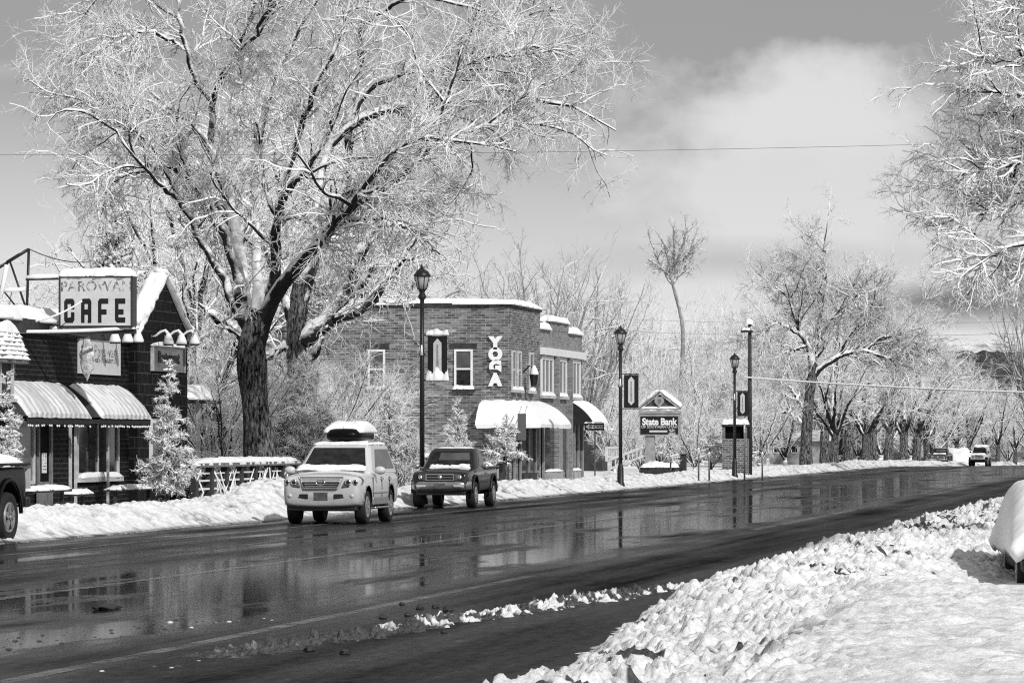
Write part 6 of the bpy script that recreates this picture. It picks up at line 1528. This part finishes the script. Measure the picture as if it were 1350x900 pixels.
# ---------------------------------------------------------------- the great tree over the silver SUV
ZT_ = 113.5
org = W(345, 578, ZT_); org.z = .15
ht = thing('great_tree', 'huge spreading snow-covered tree with a thick rugged trunk behind the snow-capped fence', 'tree', tuple(org))
rng = np.random.default_rng(5)
T = lambda pts: px_limb([(q[0], q[1], q[2] * (.82 if q[1] < 400 else .95)) + tuple(q[3:]) for q in pts], ZT_, org)
trunk = [[(346, 664, 33), (345, 630, 26), (343, 600, 22), (339, 560, 20), (334, 510, 19), (331, 470, 20), (330, 440, 22), (332, 422, 18), (340, 408, 11)]]
L_ = [
 [(331, 490, 10), (328, 450, 11), (319, 400, 10), (306, 331, 9.5), (284, 287, 8.5), (265, 256, 7.5), (247, 222, 6.5), (231, 212, 6), (212, 217, 5), (185, 222, 3), (150, 240, 1.5)],
 [(330, 480, 9), (322, 430, 9), (303, 374, 7), (290, 356, 7), (268, 324, 6), (240, 265, 5.5), (225, 231, 5), (205, 195, 3.5), (180, 170, 2.5), (140, 150, 1.5)],
 [(331, 490, 9, 0), (326, 430, 9, 0), (316, 340, 9, 2), (312, 293, 9, 3), (303, 262, 8.5, 3), (290, 219, 8, 3), (277, 188, 7, 3), (262, 160, 5, 3), (237, 143, 4, 3), (210, 130, 3, 3), (180, 105, 2, 4), (120, 85, 1.2, 4)],
 [(277, 190, 6, 3), (283, 160, 6, 3), (278, 130, 5, 3), (292, 105, 4.5, 2), (302, 87, 4, 2), (320, 50, 3, 1), (335, -10, 2, 0)],
 [(277, 132, 4, 3), (258, 110, 4, 3), (245, 70, 4, 3), (240, 43, 4, 3), (236, 5, 3.5, 3), (228, -60, 2, 3)],
 [(334, 490, 10), (344, 435, 11), (357, 394, 11), (368, 374, 9), (363, 324, 9, -1), (368, 268, 8, -2), (377, 243, 7, -2), (398, 228, 6, -3), (415, 215, 5, -3), (430, 180, 4, -3), (440, 140, 2.5, -3)],
 [(333, 500, 12), (338, 445, 14), (354, 395, 14), (366, 372, 12), (388, 362, 11, -1), (412, 331, 10, -2), (443, 290, 9.5, -3), (467, 266, 9, -4), (486, 252, 8.5, -4), (530, 240, 8, -4), (548, 233, 7.5, -4), (560, 205, 6, -4), (570, 183, 5.5, -4), (585, 150, 4, -4), (600, 110, 3, -4), (610, 60, 1.5, -4)],
 [(412, 300, 7, 1), (420, 213, 6, 2), (433, 180, 6.5, 2), (457, 160, 7, 2), (500, 149, 6.5, 2), (533, 138, 6, 2), (560, 131, 5, 2), (600, 136, 4.5, 2), (667, 133, 4, 2), (727, 127, 3.2, 2), (752, 137, 2.6, 2), (778, 155, 2, 2), (812, 172, 1.2, 2)],
 [(465, 158, 5, 2), (473, 120, 5, 2), (500, 103, 4.5, 2), (547, 97, 4, 1), (600, 88, 3.2, 0), (660, 70, 2.5, -1), (720, 62, 2, -1), (775, 85, 1.4, -1)],
 [(470, 270, 5, 4), (455, 190, 6, 4), (470, 120, 5.5, 4), (473, 67, 5, 4), (480, 27, 5, 4), (488, -20, 4, 4), (500, -90, 2, 4)],
 [(375, 260, 5, -2), (388, 190, 5, -2), (393, 173, 4.5, -2), (405, 140, 5, -3), (417, 110, 5, -3), (443, 63, 4, -3), (455, 20, 3, -3), (470, -50, 1.5, -3)],
 [(333, 480, 12, 1), (340, 400, 9, 3), (338, 300, 7, 4), (333, 220, 6, 4), (343, 160, 5.5, 4), (353, 127, 5, 4), (367, 97, 4.5, 4), (393, 33, 4, 4), (417, 0, 3.5, 4), (450, -60, 2, 4)],
 [(332, 460, 10), (318, 440, 9), (308, 431, 8), (296, 424, 7), (284, 416, 6), (273, 411, 4.5), (262, 400, 2)],
 [(410, 331, 6, -2), (440, 300, 5, -5), (470, 262, 4.5, -6), (500, 215, 4, -7), (520, 190, 3.5, -7), (560, 172, 3, -7), (620, 190, 2.2, -7), (680, 200, 1.4, -7)],
 [(560, 205, 3.5, -4), (590, 185, 3, -3), (640, 165, 2.6, -2), (700, 160, 2.2, -2), (760, 178, 1.6, -2), (800, 205, 1.0, -2)],
 [(556, 131, 3.5, 2), (590, 105, 3, 3), (640, 60, 2.4, 4), (690, 20, 2, 4), (740, 10, 1.2, 4)],
 [(486, 30, 4, 4), (540, -10, 3, 3), (600, 5, 2.5, 2), (640, 15, 2, 2), (700, 45, 1.3, 2)],
 [(240, 265, 4, 0), (215, 250, 3.2, -2), (180, 205, 2.8, -3), (120, 145, 2.4, -3), (95, 135, 2, -3), (70, 150, 1.4, -3), (60, 165, .9, -3)],
 [(205, 195, 3, 0), (165, 155, 2.6, 1), (130, 135, 2.2, 1), (90, 140, 1.8, 1), (70, 150, 1.0, 1)],
 [(236, 60, 3, 3), (200, 40, 2.5, 2), (160, 45, 2, 1), (120, 70, 1.4, 0)],
 [(240, 30, 3, 3), (190, -10, 2.5, 4), (140, -15, 2, 5), (105, 20, 1.2, 5)],
 [(185, 218, 2.5), (165, 225, 2.2, 1), (140, 250, 1.8, 2), (130, 290, 1.2, 2)],
 [(300, 90, 3, 2), (340, 40, 2.6, -4), (380, -20, 2.2, -5), (420, -90, 1.5, -5)],
 [(486, 252, 4, -4), (520, 262, 3, -1), (560, 262, 2.2, 0), (590, 245, 1.6, 1), (620, 250, 1, 1)],
]
n = traced_tree(ht, org, [T(t) for t in trunk], [T(l) for l in L_], ZT_, rng, dens=(3.3, 5.0, 10.5), lens=(1.55, .85, .40), rad=(.027, .018, .0155), fill=(.75, 2.3, .05), clear=lambda P: ~((P[..., 0] < -26.15) & (P[..., 2] < 6.9)).any(1), droop=(.06, .16, .22), t0=.2, up1=.03)
print('great tree faces', n)

# second old tree just behind it: dark trunk, crown half hidden
ZS2 = 128.0; org2 = W(410, 578, ZS2); org2.z = .15
h2_ = thing('old_tree', 'dark-trunked old tree right behind the huge tree, thick with snowy shoots', 'tree', tuple(org2))
T2 = lambda pts: px_limb(pts, ZS2, org2)
trunk2 = [[(412, 650, 24), (408, 600, 20), (400, 540, 17), (392, 480, 15), (388, 430, 14), (392, 395, 12), (398, 372, 10)]]
L2_ = [[(392, 430, 11), (400, 380, 10), (418, 330, 8), (440, 300, 7), (455, 250, 6), (462, 190, 5), (470, 120, 3), (475, 60, 2)],
 [(398, 450, 14), (425, 430, 13), (440, 415, 12), (455, 380, 10), (466, 350, 9), (480, 318, 8), (500, 300, 7), (520, 270, 5), (545, 255, 3.5), (580, 250, 2)],
 [(440, 420, 9), (475, 410, 8), (500, 385, 6), (520, 350, 4.5), (545, 315, 3), (580, 290, 1.5)],
 [(470, 360, 5), (495, 350, 4), (520, 345, 3), (545, 340, 2)],
 [(388, 430, 9), (375, 380, 7), (352, 330, 6), (330, 280, 4), (300, 230, 2.5)],
 [(500, 300, 4), (530, 295, 3.4), (560, 310, 2.5), (580, 335, 1.5)],
 [(395, 470, 7), (375, 455, 6), (355, 470, 4), (335, 490, 2)],
 [(396, 500, 8), (410, 470, 7), (425, 440, 5), (440, 400, 3)]]
traced_tree(h2_, org2, [T2(t) for t in trunk2], [T2(l) for l in L2_], ZS2, np.random.default_rng(9), dens=(3.4, 3.4, 6.0), lens=(2.0, 1.0, .5), rad=(.032, .02, .015), droop=(.08, .2, .25), t0=.08)

# ---------------------------------------------------------------- near tree whose limbs enter at the right edge
ZR_ = 62.0; orgR = W(1735, 578, ZR_); orgR.z = .2
hr = thing('leaning_limbs_tree', 'tree beyond the right edge whose snow-loaded boughs reach into the sky', 'tree', tuple(orgR))
TR = lambda pts: px_limb([(q[0] + 34, q[1] - 12, q[2] * .5) + tuple(q[3:]) for q in pts], ZR_, orgR)
trunkR = [[(1735, 790, 48), (1730, 650, 38), (1725, 520, 34), (1700, 400, 30), (1680, 300, 24), (1670, 180, 18)]]
LR = [[(1720, 440, 20), (1620, 350, 16), (1500, 290, 13), (1420, 268, 11), (1350, 268, 9), (1300, 285, 7), (1255, 295, 5), (1215, 298, 3), (1190, 302, 1.5)],
 [(1700, 400, 18), (1600, 300, 14), (1500, 240, 11), (1400, 215, 9), (1330, 228, 7), (1270, 235, 5), (1230, 245, 3), (1205, 255, 1.5)],
 [(1690, 330, 16), (1580, 210, 13), (1480, 160, 10), (1400, 145, 8), (1340, 145, 6.5), (1290, 132, 5), (1250, 130, 3), (1222, 126, 1.5)],
 [(1680, 260, 14), (1560, 150, 11), (1450, 90, 8), (1380, 60, 6.5), (1320, 60, 4.5), (1280, 48, 3), (1255, 40, 1.5)],
 [(1675, 200, 12), (1560, 80, 9), (1450, 10, 7), (1390, -20, 5), (1340, -5, 3.5), (1305, 10, 1.5)],
 [(1420, 268, 8, -1), (1360, 310, 7, -2), (1310, 335, 5.5, -2), (1270, 350, 4, -2), (1240, 370, 2, -2)],
 [(1500, 290, 9, 2), (1420, 320, 8, 3), (1370, 345, 6, 3), (1330, 372, 4, 3), (1290, 385, 2, 3)],
 [(1400, 215, 6, 1), (1350, 195, 5, 2), (1300, 205, 4, 2), (1250, 208, 2.5, 2), (1215, 200, 1.2, 2)],
 [(1400, 145, 6, -2), (1345, 105, 5, -2), (1300, 95, 4, -2), (1260, 92, 2.5, -2), (1235, 90, 1.2, -2)],
 [(1380, 60, 5, 2), (1345, 20, 4, 2), (1310, -15, 2, 2)],
 [(1350, 268, 6, 0), (1310, 250, 5, 1), (1265, 265, 3.5, 1), (1225, 285, 2, 1)],
 [(1340, 145, 5, 0), (1300, 160, 4, 1), (1260, 165, 3, 1), (1230, 158, 1.5, 1)]]
LR += [[(3440 - q[0], q[1] - 25, q[2], 2.0 - (q[3] if len(q) > 3 else 0)) for q in LR[i]] for i in (1, 2, 3, 4, 6)]      # its other side
traced_tree(hr, orgR, [TR(t) for t in trunkR], [TR(l) for l in LR], ZR_, np.random.default_rng(21), dens=(9.0, 12, 20), lens=(.58, .34, .18), rad=(.018, .014, .0125), fill=(3.0, .95, .026), droop=(.10, .10, .10), t0=.34, mats=('bark', 'limb', 'twig'), snow_fat=.55)

# ---------------------------------------------------------------- forked tree beyond the utility pole
ZF = 262.0; orgF = W(1064, 578, ZF); orgF.z = gz(orgF.x, orgF.y)
hf = thing('forked_tree', 'big forked tree with dark limbs and a wide frosted crown, right of the utility pole', 'tree', tuple(orgF))
TF = lambda pts: px_limb(pts, ZF, orgF)
trunkF = [[(1063, 622, 10), (1062, 600, 8), (1064, 560, 7), (1067, 520, 6.5), (1070, 495, 6), (1074, 478, 4)]]
LF = [[(1068, 500, 5), (1076, 492, 4.5), (1088, 478, 4.2), (1102, 472, 3.8), (1118, 464, 3.2), (1140, 462, 2.6), (1165, 470, 1.8), (1190, 480, 1)],
 [(1070, 490, 4.5), (1069, 465, 3.8), (1060, 447, 3.4), (1053, 435, 3), (1047, 415, 2.4), (1040, 392, 1.8), (1035, 370, 1)],
 [(1071, 485, 4), (1074, 462, 3.4), (1078, 440, 3), (1080, 420, 2.5), (1085, 390, 2), (1090, 355, 1.5), (1088, 330, 1)],
 [(1076, 470, 3.4), (1088, 458, 2.8), (1082, 440, 2.4), (1100, 415, 2), (1120, 385, 1.6), (1135, 355, 1)],
 [(1102, 472, 2.6), (1120, 440, 2), (1145, 415, 1.6), (1165, 400, 1)],
 [(1062, 562, 3), (1052, 552, 2.8), (1042, 545, 2.4), (1030, 541, 2), (1010, 541, 1.4), (990, 545, .8)],
 [(1062, 545, 3), (1055, 535, 2.6), (1049, 522, 2.4), (1044, 512, 2.2), (1036, 507, 1.8), (1026, 512, 1)],
 [(1053, 440, 2.4), (1035, 430, 2), (1020, 420, 1.5), (1008, 430, 1)],
 [(1140, 462, 2), (1160, 445, 1.6), (1185, 440, 1)], [(1066, 455, 2.4), (1050, 460, 2), (1030, 465, 1.5), (1010, 470, 1)]]
traced_tree(hf, orgF, [TF(t) for t in trunkF], [TF(l) for l in LF], ZF, np.random.default_rng(31), dens=(2.6, 4.4, 7.5), lens=(2.0, 1.1, .55), rad=(.035, .028, .025), fill=(1.9, 3.3, .055), droop=(-.02, .04, .08), t0=.15, mats=('bark', 'limb', 'twig_pale'))
# slender tree with a bare curved stem
ZV = 262.0; orgV = W(900, 578, ZV); orgV.z = gz(orgV.x, orgV.y)
hv = thing('slender_tree', 'slender tree with a pale curved bare stem and a small high crown', 'tree', tuple(orgV))
TV = lambda pts: px_limb(pts, ZV, orgV)
traced_tree(hv, orgV, [TV([(893, 600, 3), (896, 540, 3), (899, 480, 2.8), (902, 445, 2.6), (899, 415, 2.4), (891, 390, 2.3), (886, 372, 2)])],
 [TV(l) for l in [[(886, 375, 2.8), (884, 355, 2.2), (880, 335, 1.8), (872, 315, 1)], [(886, 372, 2.6), (892, 350, 2), (900, 325, 1.6), (905, 305, .9)], [(885, 365, 2), (870, 352, 1.6), (855, 342, .9)], [(886, 374, 2), (868, 345, 1.4), (858, 318, .8)], [(887, 374, 2), (904, 352, 1.4), (914, 335, .8)], [(887, 360, 2), (889, 330, 1.6), (888, 303, 1)], [(893, 348, 1.6), (908, 335, 1.2), (916, 322, .8)]]],
 ZV, np.random.default_rng(33), dens=(4.2, 4.6, 4), lens=(1.1, .6, .35), rad=(.024, .016, .012), droop=(-.02, -.02, 0), t0=.05, mats=('twig_bare', 'twig_bare', 'twig_bare'), snow_fat=.35)

# ---------------------------------------------------------------- repeated kinds
make_proto('broad', 'broad', 101, ('bark', 'limb', 'twig')); make_proto('broad2', 'broad', 107, ('bark', 'limb', 'twig_pale')); make_proto('bush', 'bush', 113, ('limb', 'limb', 'twig_pale')); make_proto('round', 'round', 139, ('twig_bare', 'twig_bare', 'twig_bare')); make_proto('vase', 'vase', 127, ('twig_bare', 'twig_bare', 'twig_bare')); make_proto('vase2', 'vase', 131, ('limb', 'twig_pale', 'twig_pale'))
for k, p in PROTO.items(): PKIDS[k] = kids(p)
def at(px, Z):
    w = W(px, 578, Z); return (w.x, w.y, gz(w.x, w.y))
def tall(py, Z, px=800):
    w = W(px, py, Z); return w.z - gz(w.x, w.y)
rg = random.Random(3)
def grove(key, name, items, label, group, wide=1.0):
    for it in items:
        px, Z, py = it[:3]; wd_ = it[3] if len(it) > 3 else wide
        plant(key, name, it[4] if len(it) > 4 else label, at(px, Z), tall(py, Z, px), rg.uniform(0, 6.28), group, wd_)
grove('broad', 'frosted_tree', [(232, 150, 235), (292, 168, 150), (175, 205, 315), (488, 186, 262), (430, 182, 150), (360, 180, 120), (255, 132, 330)], 'snow-laden tree filling the gap behind the huge tree', 'trees behind the huge tree', .95)
grove('bush', 'snowy_thicket', [(268, 128, 440), (300, 124, 460), (385, 136, 480), (440, 138, 470), (462, 150, 480), (452, 146, 470), (420, 132, 450), (330, 140, 420), (235, 130, 500)], 'white tangled thicket low behind the huge trunk', 'thickets behind the huge trunk', 1.1)
grove('broad2', 'distant_tree', [(20, 380, 395), (60, 400, 398), (100, 430, 392), (135, 390, 385), (-15, 360, 380)], 'pale distant tree showing over the cafe roof', 'distant trees over the cafe roof', 1.1)
grove('round', 'bare_tree', [(712, 232, 308, .95)], 'rounded bare tree rising behind the yoga building roof', None)
grove('round', 'bare_tree', [(772, 245, 345, .8)], 'smaller bare tree behind the stepped shop parapet', None)
grove('round', 'bare_tree', [(655, 240, 345, .8)], 'bare tree at the left behind the yoga building roof', None)
grove('vase2', 'upright_sapling', [(865, 300, 392, .6), (922, 310, 382, .6), (952, 320, 400, .6), (984, 330, 374, .55), (1010, 320, 405, .6), (838, 310, 415, .7)], 'thin upright sapling standing above the frosted thicket', 'saplings above the thicket', .6)
grove('bush', 'frosted_thicket', [(800, 285, 470), (830, 262, 485), (862, 290, 462), (895, 270, 478), (925, 285, 455), (958, 262, 470), (985, 290, 450), (1012, 300, 452), (1035, 285, 470), (810, 225, 530), (915, 225, 520), (940, 232, 500), (1000, 250, 500), (965, 240, 520), (870, 240, 510), (785, 250, 500), (845, 215, 545)], 'grey-white thicket between the brick shop and the forked tree', 'frosted thickets along the far side', 1.15)
grove('broad2', 'street_tree', [(1088, 292, 400), (1120, 318, 395), (1148, 335, 400), (1172, 352, 410), (1190, 366, 420), (1208, 384, 432), (1140, 300, 430), (1100, 278, 440)], 'old street tree with a dark trunk in the row along the far kerb', 'row of old street trees', 1.05)
grove('bush', 'frosted_thicket', [(1060, 330, 470), (1105, 340, 450), (1160, 380, 450), (1200, 420, 455), (1230, 440, 465), (1130, 360, 470)], 'pale thicket closing the view behind the street trees', 'thickets behind the street trees', 1.2)
grove('broad2', 'roadside_tree', [(1222, 420, 470), (1245, 450, 490), (1262, 470, 500)], 'pale tree near the far end of the street, left of the pale car', 'trees at the far end of the street', 1.1)
grove('broad', 'roadside_tree', [(1278, 470, 500), (1298, 490, 492), (1315, 475, 505), (1338, 500, 515), (1362, 480, 500)], 'dark-stemmed tree behind the pale car at the far end of the street', 'dark-stemmed trees at the far end', .95)
grove('bush', 'frosted_thicket', [(1255, 540, 555), (1290, 560, 550), (1330, 560, 552), (1225, 530, 555), (1195, 470, 560), (1365, 540, 540)], 'low snowy scrub along the far end of the road', 'scrub at the end of the road', 1.6)
grove('vase', 'bare_tree', [(1372, 260, 385, .8)], 'thin bare shoots rising at the right edge below the snow-loaded boughs', None)

grove('broad2', 'far_side_tree', [(805, 300, 448), (848, 312, 440), (880, 305, 452), (912, 320, 436), (946, 310, 446), (975, 322, 438), (1008, 330, 432), (1030, 318, 442)], 'round-crowned frosted tree rising above the thickets behind the bank sign', 'frosted trees above the thickets', 1.35)
# evergreen behind the café sign
e = at(152, 150); o = thing('evergreen_tree', 'dark snow-dusted evergreen rising behind the cafe sign', 'tree', e)
conifer(o, tall(252, 150, 152), 3.0, np.random.default_rng(41), (24, 8, 13), 'needle_dark', .10, 2.6, .16, 1.25)
# young snow-laden trees along the pavement
def young(label, px, X, topy, w, seed, dens=(11, 9, 20), base=.16, fat=1.0, name='young_tree', mat='needle', ang=1.35):
    x, y = X, on_x(px, X); z = gz(x, y); h = zat(topy, depth(x, y)) - z
    o = thing(name, label, 'tree', (x, y, z)); conifer(o, h, w, np.random.default_rng(seed), tuple(a * b for a, b in zip(dens, (3.0, 2.4, 2.4))), mat, base, fat * .95, .05, ang)
    return o
young('young snow-laden tree in front of the cafe gable', 221, -24.6, 474, .78, 51, fat=1.5)
young('snow-laden young tree at the left edge before the cafe', 8, -24.3, 488, .62, 52, fat=1.4)
young('feathery white young tree between the huge trunk and the silver SUV', 402, -26.2, 468, 1.7, 53, (15, 11, 20), .04, 1.5, ang=.85)
young('white young tree beside the SUV, against the brick wall', 513, -25.4, 508, 1.35, 54, (13, 10, 18), .05, 1.5, ang=.85)
young('thin white sapling against the brick wall above the dark pickup', 603, -25.0, 527, .95, 55, (10, 8, 14), .06, 1.3, ang=.8)
young('snow-laden sapling in front of the wraparound awning', 667, -24.4, 545, 1.15, 56, (9, 9, 16), .34, 1.5)
young('snow-laden sapling in front of the bank sign', 884, -24.4, 566, .85, 57, (10, 9, 16), .34, 1.8)
young('white rounded sapling between the bank sign and the kiosk', 936, -24.5, 562, 1.0, 58, (10, 9, 16), .30, 1.9)
young('small ragged white sapling right of the utility pole', 992, -24.0, 578, .75, 59, (8, 8, 12), .2, 1.6)
# dark clipped shrub at the foot of the first young tree
def shrub(label, px, X, w, h, seed, mat='needle_dark'):
    x, y = X, on_x(px, X); z = gz(x, y); rng = np.random.default_rng(seed); o = thing('shrub', label, 'shrub', (x, y, z))
    n = 46; P = np.zeros((n, 7, 3)); d = nrm(np.stack([rng.normal(0, 1, n), rng.normal(0, 1, n), rng.uniform(.5, 2.2, n)], 1))
    for k in range(7): P[:, k] = d * np.array([w * .5, w * .5, h]) * (k / 6.0) + rng.normal(0, .03, (n, 3)) * k / 6
    R = np.repeat(np.linspace(.02, .008, 7)[None], n, 0); L = np.linalg.norm(P[:, -1], axis=1)
    P2, R2, L2 = grow(P, R, L, rng, 14, .15, 1, .8, .45, 5, .014, .1, .05, .2, lmin=.12); P3, R3, L3 = grow(P2, R2, L2, rng, 20, .1, 1, .8, .5, 3, .016, .1, .0, .3, lmin=.06)
    mesh_np('foliage', *chunks(tubes(P, R, 4), tubes(P2, R2, 4), tubes(P3, R3, 3)), M[mat], o)
shrub('dark shrub at the foot of the young tree by the cafe gable', 240, -24.9, 1.3, 1.0, 61)
shrub('tuft of snowy shoots at the base of the huge trunk', 357, -24.6, .9, .9, 62, 'needle')
# the road ends behind low snow mounds
for k, (px, Z, w_, h_) in enumerate(((1268, 432, 2.4, 1.5),)):
    p = at(px, Z); clod('snow_mound', 'smooth white heap of snow left of the pale car', (p[0], p[1], p[2]), w_, 2.0, h_, 70 + k, M['snow_soft'])
